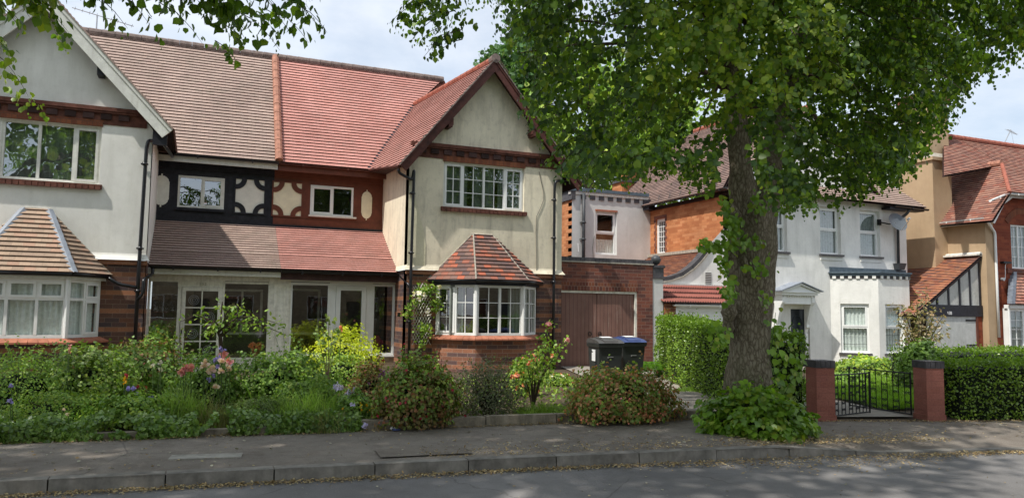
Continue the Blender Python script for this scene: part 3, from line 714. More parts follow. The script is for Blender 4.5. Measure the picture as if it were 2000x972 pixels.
# ---- ground floor brick under the wings, with the bays
def bay(H, pts, zs, zsill, ztop, apexz, ridge_u, brickm, tilem, lights, hipmat, glassk, curt, big, rtop, bars=None):
    """pts: plan of the glazed faces from left wall end to right wall end; ridge_u: x range of the ridge on the wall"""
    P = [Vector((x, y, 0)) for x, y in pts]; c = Vector((sum(p.x for p in P)/len(P), YG+.3, 0))
    def off(k):   # offset plan outwards
        out = []
        for i, p in enumerate(P):
            nrm = []
            for a, b in ((i-1, i), (i, i+1)):
                if a < 0 or b >= len(P): continue
                d = (P[b]-P[a]).normalized(); nrm.append(Vector((d.y, -d.x, 0)))
            if len(nrm) == 2:
                nn = (nrm[0]+nrm[1]).normalized(); out.append(p+nn*k/nn.dot(nrm[0]))
            else:
                e = nrm[0]; d = (P[1]-P[0]).normalized() if i == 0 else (P[-1]-P[-2]).normalized()
                # slide along the house wall
                t = k/abs(e.x) if abs(e.x) > .05 else 0; out.append(Vector((p.x+(t if e.x > 0 else -t), p.y, 0)))
        return out
    mb = MB(); B = off(.05)
    for a, b in zip(B, B[1:]):
        mb.poly([(a.x, a.y, -.1), (b.x, b.y, -.1), (b.x, b.y, zs-.09), (a.x, a.y, zs-.09)], brickm)
    mb.build('bay_plinth', H)
    mb = MB(); B1 = off(.02); B2 = off(.17)
    for i in range(len(P)-1):
        n = max(2, int((B2[i+1]-B2[i]).length/.16))
        for k in range(n):
            a, b = B1[i].lerp(B1[i+1], k/n), B1[i].lerp(B1[i+1], (k+1)/n); c_, d = B2[i].lerp(B2[i+1], (k+.03)/n), B2[i].lerp(B2[i+1], (k+.97)/n)
            z0 = zs-.11; mb.hexa([(c_.x, c_.y, z0), (d.x, d.y, z0), (b.x, b.y, z0+.02), (a.x, a.y, z0+.02), (c_.x, c_.y, z0+.035), (d.x, d.y, z0+.035), (b.x, b.y, zs), (a.x, a.y, zs)], M['sill_tile'])
    mb.build('bay_sill', H, bevel=.003)
    for i in range(len(P)-1):
        a, b = P[i], P[i+1]; L = (b-a).length; mp = wallmap(a.x, a.y, (b-a).x, (b-a).y)
        li = lights[i]
        window(H, mp, .012, L-.012, zs+.0, ztop, li[0], transom=li[1], bars=bars, face=0, sashes=li[2], glass=glassk, curt=curt[i] if curt else None, fw=.06, roomd=0, name='bay_window')
    # corner posts
    mb = MB()
    for p in P[1:-1]: mb.tube([(p.x, p.y, zs), (p.x, p.y, ztop)], .045, M['upvc'], 8)
    mb.build('corner_post', H)
    mb = MB(); Q = off(-.6)   # dim room shell
    ins = [p for p in off(-.02)]
    mb.poly([(P[0].x+.1, YG+.9, zs-.2), (P[-1].x-.1, YG+.9, zs-.2), (P[-1].x-.1, YG+.9, ztop), (P[0].x+.1, YG+.9, ztop)], M['dark_room'])
    mb.poly([(p.x, p.y, zs+.002) for p in ins]+[(P[-1].x, YG+.9, zs), (P[0].x, YG+.9, zs)], M['dark_room'])
    mb.build('bay_room', H)
    # fascia and gutter
    mb = MB(); f0 = off(-.02); f1 = off(.07)
    for i in range(len(P)-1):
        a, b, c_, d = f1[i], f1[i+1], f0[i+1], f0[i]
        mb.hexa([(a.x, a.y, ztop), (b.x, b.y, ztop), (c_.x, c_.y, ztop), (d.x, d.y, ztop), (a.x, a.y, ztop+.10), (b.x, b.y, ztop+.10), (c_.x, c_.y, ztop+.10), (d.x, d.y, ztop+.10)], big)
    mb.poly([(p.x, p.y, ztop+.004) for p in f0], big)
    mb.build('bay_fascia', H)
    gutr = off(.13); mb = MB()
    for i in range(len(P)-1): mb.tube([(gutr[i].x, gutr[i].y, ztop+.10), (gutr[i+1].x, gutr[i+1].y, ztop+.10)], .045, M['black_plastic'], 8)
    mb.build('bay_gutter', H, smooth=True)
    # hipped roof
    E_ = off(.16); ze = ztop+.125; ra, rb = Vector((ridge_u[0], YG-.10, apexz)), Vector((ridge_u[1], YG-.10, apexz)); mb = MB(); 
    W0, W1 = Vector((ridge_u[0]-.02, YG-.01, apexz)), Vector((ridge_u[1]+.02, YG-.01, apexz))
    n = len(P)
    roof(mb, [(E_[0].x, E_[0].y, ze), (E_[1].x, E_[1].y, ze), ra], (E_[1]-E_[0]), tilem, .117, .02)
    if n == 4:
        roof(mb, [(E_[1].x, E_[1].y, ze), (E_[2].x, E_[2].y, ze), rb, ra], (E_[2]-E_[1]), tilem, .117, .03)
        roof(mb, [(E_[2].x, E_[2].y, ze), (E_[3].x, E_[3].y, ze), rb], (E_[3]-E_[2]), tilem, .117, .03)
    mb.build('bay_roof', H)
    mb = MB()
    mb.tube([W0+Vector((-.0, 0, .0)), W1], .05, rtop, 8)
    for s_, e_ in ((ra, E_[1]), (rb, E_[2])):
        a = s_; b = Vector((e_.x, e_.y, ze)); d = (b-a); sd = Vector((1, 0, 0)) if hipmat == M['lead'] else None
        if hipmat == M['lead']:
            k = 7
            for i in range(k):
                p, q = a+d*(i/k), a+d*((i+1)/k); wv = .075; nrm = Vector((0, -.6, .8))*.035
                for sgn in (-1, 1):
                    t = Vector((sgn*wv, .02 if 1 else 0, -.02 if 0 else -.005))
                    mb.poly([p+nrm*1.1, q+nrm, q+t*1.1+nrm*.7, p+t+nrm*.7], hipmat)
        else: mb.tube([a+Vector((0, 0, .01)), b+Vector((0, 0, .012))], .022, hipmat, 6)
    mb.build('hip_flashing', H)
    mb = MB(); e0, e1 = Vector((E_[0].x, YG-.01, ze)), Vector((E_[-1].x, YG-.01, ze))
    mb.tube([e0, W0], .018, M['mortar'], 5); mb.tube([W1, e1], .018, M['mortar'], 5); mb.build('bay_flashing', H)

# brickwork planes below the render
def low_brick(H, x0, x1, hole):
    mb = MB(); wall(mb, F, x0, x1, -.1, ZB-.0, [hole], M['dark_brick'])
    mb.lb(F, x0-.03, x1+.03, -.02, .035, ZB-.10, ZB-.002, M['band_orange'])
    mb.build('brick_wall', H)
M['band_orange'] = brick('orange string course', [(.30, .13, .075), (.27, .12, .07), (.33, .15, .085)], (.3, .2, .14))
ZS2, ZT2 = ZY(929, 655, 16.83), ZY(929, 556, 16.83)
print('bay R', ZS2, ZT2)
low_brick(H2, XR0, XR1, (5.45, 7.95, .2, 2.35))
bay(H2, [(5.36, YG), (6.13, 16.83), (7.36, 16.83), (8.05, YG)], ZS2, 0, ZT2, ZY(930, 458, YG)-.02, (XY(922, YG, 458), XY(960, YG, 458)), M['bay_brick'], M['tile_bay_mixed'],
    [([1, 1], None, (0,)), ([1, 1], None, ()), ([1, 1], None, ())], M['mortar'], M['glass'], [[(0, 1, 0, .98, 'drape')]]*0, M['black_wood'], M['mortar'], bars=(2, 3))
ZS1, ZT1 = ZY(129, 660, 16.8), ZY(129, 545, 16.8)
print('bay L', ZS1, ZT1)
low_brick(H1, -5.19, XL, (-4.3, -2.0, .2, 2.35))
nc = [(0, 1, .0, .98, 'net')]
bay(H1, [(-4.36, YG), (-3.86, 16.8), (-2.34, 16.8), (-1.86, YG)], ZS1, 0, ZT1, ZY(75, 410, YG), (XY(50, YG, 410), XY(97, YG, 410)), M['dark_brick'], M['tile_bay_brown'],
    [([1, 1], [.66], ()), ([1, 1, 1], [.66], ((0, 1), (1, 1), (2, 1))), ([1, 1], [.66], ((1, 0), (1, 1)))], M['lead'], M['glass_soft'], [nc, nc, nc], M['white_wood'], M['mortar'])
# nets and drapes in the cream bay
for H, kind in ((H2, 'drape'),):
    curtain(H, wallmap(5.6, 17.25, 1, 0), .0, .35, ZS2, ZT2, 0, M['drape']); curtain(H, wallmap(7.1, 17.2, 1, 0), 0, .55, ZS2, ZT2, 0, M['drape'])

# ---- main roof (front slope) of both halves
VX = XM
n_l, d_l = None, None
A = Vector((6.69, YG-.35, ZA)); E1 = onY(783, 322, YG-.35); B = isect_ray_main(811, 205)
mb = MB()
roofL = [(-7.5, EY, EZ), (VX-.02, EY, EZ), (VX-.02, RIDY, RIDZ), (-7.5, RIDY, RIDZ)]
roof(mb, roofL, (1, 0, 0), M['tile_brown'], .117, .026, M['soffit']); mb.build('main_roof', H1)
nL, dL = plane3(E1, A, B)
# eaves point of valley: on main plane at EZ and in the wing plane
def wing_x(y, z): return (dL - nL.y*y - nL.z*z)/nL.x
V0 = Vector((wing_x(EY, EZ), EY, EZ))
print('valley', V0, 'B', B, 'A', A, 'E1', E1)
mb = MB()
rpx = isect_ray_main(846, 156).x
roof(mb, [(VX+.02, EY, EZ), (V0.x, EY, EZ), tuple(B), (max(B.x+.3, 6.9), RIDY, RIDZ), (VX+.02, RIDY, RIDZ)], (1, 0, 0), M['tile_red'], .117, .026, M['soffit']); mb.build('main_roof', H2)
mb = MB(); roof(mb, [tuple(E1), tuple(A), tuple(B), tuple(V0)], (A-B).cross(Vector((0, 0, 1))).cross(Vector((0, 0, 1))) if 0 else Vector((A.x-B.x, A.y-B.y, 0)), M['tile_red'], .117, .026, M['soffit'])
A2 = A
roof(mb, [(A.x+.0, A.y, A.z), (XR1+.42, A.y, E1.z-.12), (XR1+.42, 24.5, E1.z-.12), (A.x, 24.5, A.z)], (0, 1, 0), M['tile_red'], .117, .026, M['soffit'])
mb.build('wing_roof', H2)
# left wing roof (its slopes face away from the street view, verge visible)
xa = -3.12; AL = Vector((xa, YG-.35, ZA+.05)); ex = .42
mb = MB()
for s_ in (1, -1):
    e = xa+s_*(XL-xa+ex); roof(mb, [(e, YG-.35, 5.33), (xa, YG-.35, AL.z), (xa, 25, AL.z), (e, 20.6, 5.33)], (0, 1, 0), M['tile_brown'], .117, .026, M['soffit'])
mb.build('wing_roof', H1)
# back slopes and end
mb = MB(); roof(mb, [(-7.5, RIDY, RIDZ), (VX, RIDY, RIDZ), (VX, RIDY*2-EY, EZ), (-7.5, RIDY*2-EY, EZ)], (1, 0, 0), M['tile_brown'], .3, .02); mb.build('rear_roof', H1)
mb = MB(); roof(mb, [(VX, RIDY, RIDZ), (7.0, RIDY, RIDZ), (9, RIDY*2-EY, EZ), (VX, RIDY*2-EY, EZ)], (1, 0, 0), M['tile_red'], .3, .02)
roof(mb, [(6.95, RIDY, RIDZ), (9.1, 21, EZ), (9.1, RIDY*2-EY, EZ)], (0, 1, 0), M['tile_red'], .3, .02); mb.build('rear_roof', H2)
mb = MB(); ridge(mb, (-7.5, RIDY, RIDZ+.02), (VX, RIDY, RIDZ+.02), .11, M['ridge_grey'], .32); mb.build('ridge_tiles', H1)
mb = MB(); ridge(mb, (VX, RIDY, RIDZ+.02), (6.95, RIDY, RIDZ+.02), .11, M['ridge_grey'], .32); mb.build('ridge_tiles', H2)
mb = MB(); ridge(mb, A+Vector((0, .05, .02)), B+Vector((0, 0, .02)), .095, M['ridge_red'], .32); mb.build('wing_ridge_tiles', H2)
mb = MB(); ridge(mb, (VX, EY-.05, EZ+.01), (VX, RIDY-.05, RIDZ), .10, M['ridge_pale'], .36, .02); mb.build('party_ridge_tiles', H2)
mb = MB()   # valley: dark gap with cement fillet
for k in range(14):
    p, q = V0.lerp(B, k/14), V0.lerp(B, (k+1)/14); mb.poly([p+Vector((-.07, 0, .03)), p+Vector((.05, 0, .035)), q+Vector((.05, 0, .035)), q+Vector((-.07, 0, .03))], M['soffit'] if k < 0 else M['black_wood'])
    mb.poly([p+Vector((.03, -.0, .05)), p+Vector((.085, 0, .05)), q+Vector((.085, 0, .05)), q+Vector((.03, 0, .05))], M['mortar'])
mb.build('valley', H2)

# ---- bargeboards, purlin ends
def barge(H, x0, xa, x1, z0, za, y, wd, th, mat, z1=None, verge=None):
    mb = MB(); z1 = z0 if z1 is None else z1
    for xe, ze in ((x0, z0), (x1, z1)):
        d = Vector((xa-xe, 0, za-ze)); L = d.length; d.normalize(); nrm = Vector((-d.z, 0, d.x)); 
        if nrm.z > 0: nrm = -nrm
        a = Vector((xe, y, ze)); b = Vector((xa, y, za))
        cut = Vector((0, 0, -wd/abs(nrm.z)))*1.0
        mb.extr([a, b, b+cut, a+nrm*wd], (0, th, 0), mat)
        mb.extr([a+Vector((0, -.025, 0)), b+Vector((0, -.025, 0)), b+cut*.25+Vector((0, -.025, 0)), a+nrm*wd*.25+Vector((0, -.025, 0))], (0, .023, 0), mat)
    o = mb.build('bargeboard', H, bevel=.004)
    mb = MB()
    for xe, ze in ((x0, z0), (x1, z1)):   # undercloak and ragged verge tiles
        a = Vector((xe, y-.05, ze)); b = Vector((xa, y-.05, za)); L = (b-a).length; n = int(L/.1)
        for i in range(n):
            p, q = a.lerp(b, i/n), a.lerp(b, (i+1)/n); up = Vector((0, 0, .018+.012*random.random()))
            mb.hexa([p, p+Vector((0, .2, 0)), q+Vector((0, .2, 0)), q, p+up*2.2, p+Vector((0, .2, 0))+up*2.2, q+Vector((0, .2, 0))+up*.8, q+up*.8], verge)
    mb.build('verge_tiles', H)
barge(H2, E1.x-.02, A.x, XR1+.45, E1.z+.0, A.z, YG-.36, .2, .045, M['dark_brown_wood'], z1=E1.z-.14, verge=M['ridge_grey'])
barge(H1, xa-(XL-xa+ex), xa, XL+ex-.02, 5.33, AL.z, YG-.36, .27, .05, M['white_wood'], verge=M['tile_brown'])
for sx in (-1, 1):
    mb = MB(); k = .48; x = A.x+sx*(A.x-E1.x)*k; z = A.z-(A.z-E1.z)*k-.3; mb.box(x-.07, x+.07, YG-.33, YG+.05, z-.10, z+.06, M['dark_brown_wood']); mb.box(x-.05, x+.05, YG-.33, YG, z-.15, z-.1, M['dark_brown_wood']); mb.build('purlin_end', H2, bevel=.012)
for sx in (-1, 1):
    mb = MB(); x = xa+sx*1.05; z = AL.z-1.05*1.07-.38; mb.box(x-.06, x+.06, YG-.3, YG+.05, z-.12, z+.08, M['black_wood']); mb.build('purlin_end', H1, bevel=.01)
mb = MB(); mb.box(XL+.02, XL+.3, YG-.29, YG-.2, 5.0, 5.28, M['black_wood']); mb.build('eaves_bracket', H1, bevel=.01)
mb = MB(); c = A+Vector((0, -.05, .02)); mb.tube([c+Vector((0, .0, 0)), c+Vector((0, .25, .0))], .12, M['ridge_grey'], 12); mb.build('ridge_cap', H2)
# dark closing boards under wing eaves
mb = MB(); mb.poly([tuple(E1+Vector((0, .0, -.06))), (XR0+.02, YG-.3, 5.22), (XR0+.02, EY+.3, 5.3), tuple(V0+Vector((0, .1, -.06)))], M['soffit'])
mb.tube([E1+Vector((-.03, .05, -.02)), V0+Vector((0, -.02, -.02))], .04, M['dark_brown_wood'], 6)
mb.build('eaves_soffit', H2)

# ---- recessed upper wall: black half / brown half, with windows and cut-out panels
def up_wall(H, x0, x1, mat, wn, trim):
    mb = MB(); zb, zt = 3.72, 5.34
    wall(mb, FU, x0, x1, zb, zt, [wn], mat, th=.15)
    mb.lb(FU, x0, x1, -.02, .035, zt-.30, zt-.02, mat); mb.lb(FU, x0, x1, -.02, .028, zb, zb+.22, mat)
    mb.lb(FU, x0, x1, -.02, .06, zb-.12, zb+.05, M['black_wood'])
    mb.build('timber_wall', H, bevel=.006)
wa = (XY(347, YU, 380), XY(438, YU, 380), ZY(390, 407, YU), ZY(390, 345, YU)); wb = (XY(606, YU, 390), XY(690, YU, 390), ZY(648, 422, YU), ZY(648, 364, YU))
print('upper windows', wa, wb)
up_wall(H1, XL, 1.72, M['black_wood'], wa, None); up_wall(H2, 1.724, XR0, M['brown_wood'], wb, None)
window(H1, FU, *wa, [1.05, 1], face=.01, sashes=(1,), mat=M['white_wood'], glass=M['glass_up'], fw=.05)
window(H2, FU, *wb, [1.05, 1], face=.01, sashes=(0,), glass=M['glass_soft'], fw=.05)
mb = MB(); mb.lb(FU, wa[0]-.05, wa[1]+.02, -.02, .09, wa[2]-.07, wa[2]-.003, M['black_wood']); mb.lb(FU, wa[0]-.0, wa[1]+.0, .0, .07, wa[2]-.003, wa[2]+.02, M['white_wood']); mb.build('window_sill', H1)
mb = MB(); mb.lb(FU, wb[0]-.04, wb[1]+.08, -.02, .1, wb[2]-.045, wb[2]-.003, M['white_wood']); mb.build('window_sill', H2)
def baluster(H, px, py0, py1, mat, pxw):
    x = XY(px, YU, (py0+py1)/2); w = pxw*.5*20.0/1460; z0, z1 = ZY(px, py1, YU), ZY(px, py0, YU); zc = (z0+z1)/2; h = z1-z0
    mb = MB(); pts = []
    prof = [(-.5, .10), (-.44, .10), (-.44, .3), (-.40, .62), (-.34, .86), (-.28, .92), (-.27, .92), (-.27, 1.0), (.27, 1.0), (.27, .92), (.28, .92), (.34, .86), (.40, .62), (.44, .3), (.44, .10), (.5, .10)]
    pts = [FU(x+w*b, .004, zc+h*a) for a, b in prof]+[FU(x-w*b, .004, zc+h*a) for a, b in prof[::-1]]
    mb.extr(pts[::-1], (0, -.012, 0), mat); mb.build('carved_panel', H)
baluster(H1, 315, 339, 404, M['white_panel'], 26); baluster(H2, 716, 371, 430, M['cream_panel'], 21)
def quatre(H, px0, px1, py0, py1, bg, fg):
    x0, x1 = XY(px0, YU, 380), XY(px1, YU, 380); z0, z1 = ZY((px0+px1)/2, py1, YU), ZY((px0+px1)/2, py0, YU)
    mb = MB(); mb.lb(FU, x0, x1, -.01, .006, z0, z1, bg)
    W, Hh = x1-x0, z1-z0; r1 = W*.38; r0 = W*.20
    for cx, cz, a0 in ((x0, z0, 0), (x1, z0, 90), (x1, z1, 180), (x0, z1, 270)):
        n = 9
        for k in range(n):
            a, b = radians(a0+90*k/n), radians(a0+90*(k+1)/n)
            ring = [FU(cx+cos(t)*r, .03, cz+sin(t)*r) for r, t in ((r0, a), (r1, a), (r1, b), (r0, b))]
            mb.extr(ring, (0, .026, 0), fg)
    e = .035
    for a, b, c, d in ((x0-e, x1+e, z1, z1+e), (x0-e, x1+e, z0-e, z0), (x0-e, x0, z0, z1), (x1, x1+e, z0, z1)): mb.lb(FU, a, b, -.01, .032, c, d, fg)
    mb.build('quatrefoil_panel', H)
quatre(H1, 460, 516, 351, 416, M['white_panel'], M['black_wood']); quatre(H2, 534, 589, 357, 421, M['cream_panel'], M['brown_wood'])
# eaves: fascia + gutter
mb = MB(); mb.box(XL-.0, VX-.02, EY+.02, EY+.05, EZ-.20, EZ-.06, M['white_wood']); mb.box(XL, VX, EY+.05, YU, EZ-.08, EZ-.05, M['soffit']); mb.build('fascia', H1)
mb = MB(); mb.box(VX-.0, XR0, EY+.02, EY+.05, EZ-.22, EZ-.06, M['brown_wood']); mb.box(VX, XR0, EY+.05, YU, EZ-.08, EZ-.05, M['soffit']); mb.build('fascia', H2)
gutter(H1, (XL+.25, EY-.05, EZ-.02), (VX, EY-.05, EZ-.02), .055, M['black_plastic'])
gutter(H2, (VX+.02, EY-.03, EZ-.03), (V0.x, EY-.03, EZ-.03), .045, M['dark_brown_wood'])

# ---- porch lean-to roof across the recess
py0, pz0 = 18.42, 2.50; py1, pz1 = YU-.03, 3.72
def porch_roof(H, x0, x1, mat):
    mb = MB()   # slight bell-cast: lower metre is flatter
    ym, zm = 19.1, 2.50+(19.1-18.42)*.56
    roof(mb, [(x0, py0, pz0), (x1, py0, pz0), (x1, ym, zm), (x0, ym, zm)], (1, 0, 0), mat, .117, .026, M['soffit'])
    roof(mb, [(x0, ym, zm), (x1, ym, zm), (x1, py1, pz1), (x0, py1, pz1)], (1, 0, 0), mat, .117, .026, M['soffit'])
    mb.build('porch_roof', H)
porch_roof(H1, XL+.005, VX, M['tile_brown']); porch_roof(H2, VX+.002, XR0-.005, M['tile_red'])
mb = MB(); mb.box(XL, VX, py0+.02, py0+.05, pz0-.19, pz0-.05, M['white_wood']); mb.box(XL, VX, py0+.05, YP, pz0-.09, pz0-.06, M['soffit']); mb.build('porch_fascia', H1)
mb = MB(); mb.box(VX, XR0, py0+.03, py0+.07, pz0-.24, pz0-.04, M['brown_dark']); mb.box(VX, XR0, py0+.07, YP, pz0-.09, pz0-.06, M['soffit']); mb.build('porch_fascia', H2)
gutter(H1, (XL+.05, py0-.05, pz0-.02), (VX-.0, py0-.05, pz0-.02), .055, M['black_plastic'], 'porch_gutter')
gutter(H2, (VX+.01, py0-.05, pz0-.03), (XR0+.04, py0-.05, pz0-.03), .06, M['black_plastic'], 'porch_gutter')

# ---- porch glazing, left half: old white timber
ZP = 2.26
def X(px): return XY(px, YP, 620)
def fixed(H, px0, px1, z0, z1, mat, glass, d=.0, fw=.05, name='porch_window'):
    fr = MB(); gl = MB(); a, b = X(px0), X(px1)
    fr.lb(FP, a-fw, b+fw, -.05, d, z1, z1+fw, mat); fr.lb(FP, a-fw, b+fw, -.05, d, z0-fw, z0, mat); fr.lb(FP, a-fw, a, -.05, d, z0, z1, mat); fr.lb(FP, b, b+fw, -.05, d, z0, z1, mat)
    gl.poly([FP(a, -.025, z0), FP(b, -.025, z0), FP(b, -.025, z1), FP(a, -.025, z1)], glass)
    w = fr.build(name, H, bevel=.004); gl.build('pane', w); return w
zt = 2.17
fixed(H1, 291, 345, .55, zt-.02, M['old_white'], M['glass']); fixed(H1, 437, 522, .42, zt-.03, M['old_white'], M['glass'])
def glazed_door(H, px0, px1, ztop, zbot, mat, glass, cols, rows, zpan, st=.085, name='door'):
    a, b = X(px0), X(px1); fr = MB(); gl = MB()
    fr.lb(FP, a, b, -.05, .012, ztop-st, ztop, mat); fr.lb(FP, a, a+st, -.05, .012, zbot, ztop-st, mat); fr.lb(FP, b-st, b, -.05, .012, zbot, ztop-st, mat)
    fr.lb(FP, a+st, b-st, -.05, .01, zbot, zpan, mat); a2, b2 = a+st, b-st; z2 = ztop-st
    for q in range(1, cols): x = a2+(b2-a2)*q/cols; fr.lb(FP, x-.014, x+.014, -.03, .008, zpan, z2, mat)
    for q in range(1, rows): z = zpan+(z2-zpan)*q/rows; fr.lb(FP, a2, b2, -.029, .007, z-.014, z+.014, mat)
    gl.poly([FP(a2, -.02, zpan), FP(b2, -.02, zpan), FP(b2, -.02, z2), FP(a2, -.02, z2)], glass)
    w = fr.build(name, H, bevel=.004); gl.build('pane', w); return w, (a2, b2, zpan, z2)
dr, (a2, b2, c2, d2) = glazed_door(H1, 353, 432, 2.04, .08, M['old_white'], M['glass'], 2, 4, .42)
mb = MB()   # bull's-eye panes: raised rings in alternate panes
for (i, j) in ((0, 3), (1, 2), (0, 1), (1, 0)):
    x = a2+(b2-a2)*(i+.5)/2; z = c2+(d2-c2)*(j+.45)/4
    for r in (.035, .075, .11):
        pts = [FP(x+cos(t)*r*1.0, -.012, z+sin(t)*r) for t in [2*pi*k/20 for k in range(21)]]; mb.tube(pts, .005, M['alu'], 4)
mb.build('bullseye_glass', dr)
mb = MB(); mb.lb(FP, a2-.07, a2-.045, .01, .03, .98, 1.08, M['black_hole']); mb.build('letter_plate', dr)
mb = MB()  # head, mullions and party pilasters
mb.lb(FP, XL+.0, X(530), -.06, -.004, zt+.03, pz0-.08, M['old_white'])
mb.lb(FP, X(350)-.06, X(436), -.06, -.002, 2.045, zt+.03, M['old_white'])
for p0, p1 in ((345.5, 352.5), (432.5, 436.5), (287, 290.5)): mb.lb(FP, X(p0), X(p1), -.06, -.006, .1, zt+.03, M['old_white'])
mb.build('porch_frame', H1, bevel=.004)
mb = MB(); mb.lb(FP, X(523), X(566)-.0, -.08, .02, .1, pz0-.12, M['old_white'])
for p0, p1 in ((533, 538), (558, 562)): mb.lb(FP, X(p0), X(p1), .02, .045, .15, pz0-.17, M['old_white'])
mb.lb(FP, X(531), X(564), .02, .05, pz0-.24, pz0-.17, M['old_white']); mb.lb(FP, X(538), X(558), .02, .032, 2.1, 2.16, M['old_white'])
mb.build('party_pilaster', H1, bevel=.006)
mb = MB(); mb.lb(FP, XL, X(352), -.06, -.01, .05, .5, M['old_white']); mb.build('porch_plinth', H1); mb = MB(); mb.lb(FP, X(434), X(523), -.06, -.01, .05, .37, M['old_white']); mb.build('porch_plinth', H1)
tx = bpy.data.curves.new('house_number', 'FONT'); tx.body = '132'; tx.size = .085; tx.extrude = .004; tx.space_character = 1.35; tx.align_x = 'CENTER'
def text_obj(cu, name, parent, loc, rotz, mat, rx=pi/2):
    tmp = bpy.data.objects.new('t', cu); COL.objects.link(tmp); dg = bpy.context.evaluated_depsgraph_get()
    me = bpy.data.meshes.new_from_object(tmp.evaluated_get(dg)); bpy.data.objects.remove(tmp)
    me.transform(Matrix.Translation(Vector(loc)-BASE.get(parent.name, Vector())) @ Matrix.Rotation(rotz, 4, 'Z') @ Matrix.Rotation(rx, 4, 'X'))
    me.materials.clear(); me.materials.append(mat); o = bpy.data.objects.new(name, me); COL.objects.link(o); o.parent = parent; return o
M['faded_digit'] = simple('faded grey digit', (.36, .34, .27), .7)
text_obj(tx, 'house_number', H1, (X(393), YP-.004, 2.085), 0, M['faded_digit'])
# right half: white plastic
zr = 2.17
fixed(H2, 569.5, 639, .50, zr-.02, M['upvc'], M['glass'], .01, .06); fixed(H2, 730, 766, .50, zr-.01, M['upvc'], M['glass'], .01, .055)
dr2, q = glazed_door(H2, 655, 714, 2.15, .12, M['upvc'], M['glass'], 1, 1, .75, .11)
mb = MB(); mb.tube([FP(q[1]+.06, .02, .95), FP(q[1]+.06, .055, .98), FP(q[1]+.06, .055, 1.12), FP(q[1]+.06, .02, 1.15)], .012, M['upvc'], 6); mb.build('door_handle', dr2)
mb = MB(); mb.lb(FP, X(566), X(772), -.06, .0, zr+.055, pz0-.1, M['upvc']); mb.lb(FP, X(643), X(654.5), -.06, .0, .12, zr+.055, M['upvc']); mb.lb(FP, X(714.5), X(726), -.06, .0, .12, zr+.055, M['upvc'])
mb.lb(FP, X(654.6), X(714.4), -.058, -.002, 2.152, zr+.054, M['upvc']); mb.lb(FP, X(566), X(655), -.05, .05, .405, .44, M['upvc']); mb.lb(FP, X(716), X(773), -.05, .05, .405, .44, M['upvc']); mb.build('porch_frame', H2, bevel=.004)
mb = MB(); mb.lb(FP, X(566), X(655), -.12, .02, -.05, .40, M['tan_brick']); mb.build('porch_plinth', H2); mb = MB(); mb.lb(FP, X(716), X(772), -.12, .02, -.05, .40, M['tan_brick']); mb.build('porch_plinth', H2)
# inside the porches: back wall, inner windows, floor, party wall and a few pots
IW = wallmap(0, YU, 1, 0)
def porch_inside(H, x0, x1, matw, winpx):
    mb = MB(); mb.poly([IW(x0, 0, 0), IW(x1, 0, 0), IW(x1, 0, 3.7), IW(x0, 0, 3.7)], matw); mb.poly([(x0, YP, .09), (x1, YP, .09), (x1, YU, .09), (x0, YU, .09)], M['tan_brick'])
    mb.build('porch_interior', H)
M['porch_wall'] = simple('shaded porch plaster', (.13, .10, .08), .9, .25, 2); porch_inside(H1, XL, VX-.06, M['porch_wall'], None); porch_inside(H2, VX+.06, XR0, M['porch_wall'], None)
mb = MB(); mb.box(VX-.06, VX+.06, YP+.1, YU, 0, 2.35, M['old_white']); mb.build('party_wall', H1)
window(H1, IW, .55, 1.55, .9, 2.05, [1, 1], face=.03, glass=M['glass_soft'], mat=M['old_white'], roomd=0, name='inner_window')
window(H2, IW, 2.1, 3.0, .9, 2.1, [1], face=.03, glass=M['glass_soft'], roomd=0, name='inner_window'); 
mb = MB(); mb.lb(IW, -.95, -.1, .01, .05, .1, 2.1, M['mid_room']); mb.lb(IW, 3.3, 4.1, .01, .05, .1, 2.1, M['mid_room']); mb.build('inner_door', H2)
for (px, hgt, mt) in ((744, .75, 'f_hot'),):
    x = X(px); t = thing('flower_pot', 'red flower arrangement standing inside the right porch window', 'flower pot', (x, YP+.45, .3))
    mb = MB(); mb.lathe((x, YP+.45, .3), [(.08, 0), (.11, .2)], M['cotta_pot'], 12); mb.box(x-.2, x+.2, YP+.3, YP+.6, .09, .3, M['mid_room']); mb.build('pot', t)
    n = 160; P = np.array([x, YP+.45, .72])+rnd3(n)*np.array([.14, .12, .16]); leafmesh('blossoms', P, rnd3(n), rnd3(n), .07, M['f_hot'], t)
x = X(505); t = thing('flower_pot', 'terracotta pot with coral flowers inside the left porch window', 'flower pot', (x, YP+.4, .42))
mb = MB(); mb.lathe((x, YP+.4, .42), [(.07, 0), (.10, .16)], M['cotta_pot'], 12); mb.box(x-.25, x+.25, YP+.3, YP+.55, .09, .42, M['mid_room']); mb.build('pot', t)
n = 120; P = np.array([x, YP+.4, .66])+rnd3(n)*np.array([.16, .1, .08]); leafmesh('blossoms', P, rnd3(n), rnd3(n), .06, M['f_coral'], t)
n = 300; P = np.array([X(310), YP+.4, .85])+rnd3(n)*np.array([.22, .2, .4]); t = thing('porch_plant', 'leafy potted plant inside the narrow left porch pane', 'potted plant', (X(310), YP+.4, .09))
mb = MB(); mb.lathe((X(310), YP+.4, .09), [(.12, 0), (.16, .3)], M['cotta_pot'], 12); mb.tube([(X(310), YP+.4, .3), (X(310), YP+.4, .9)], .015, M['stem'], 5); mb.build('pot', t); leafmesh('foliage', P, rnd3(n), rnd3(n), .09, M['dark_leaf'], t)

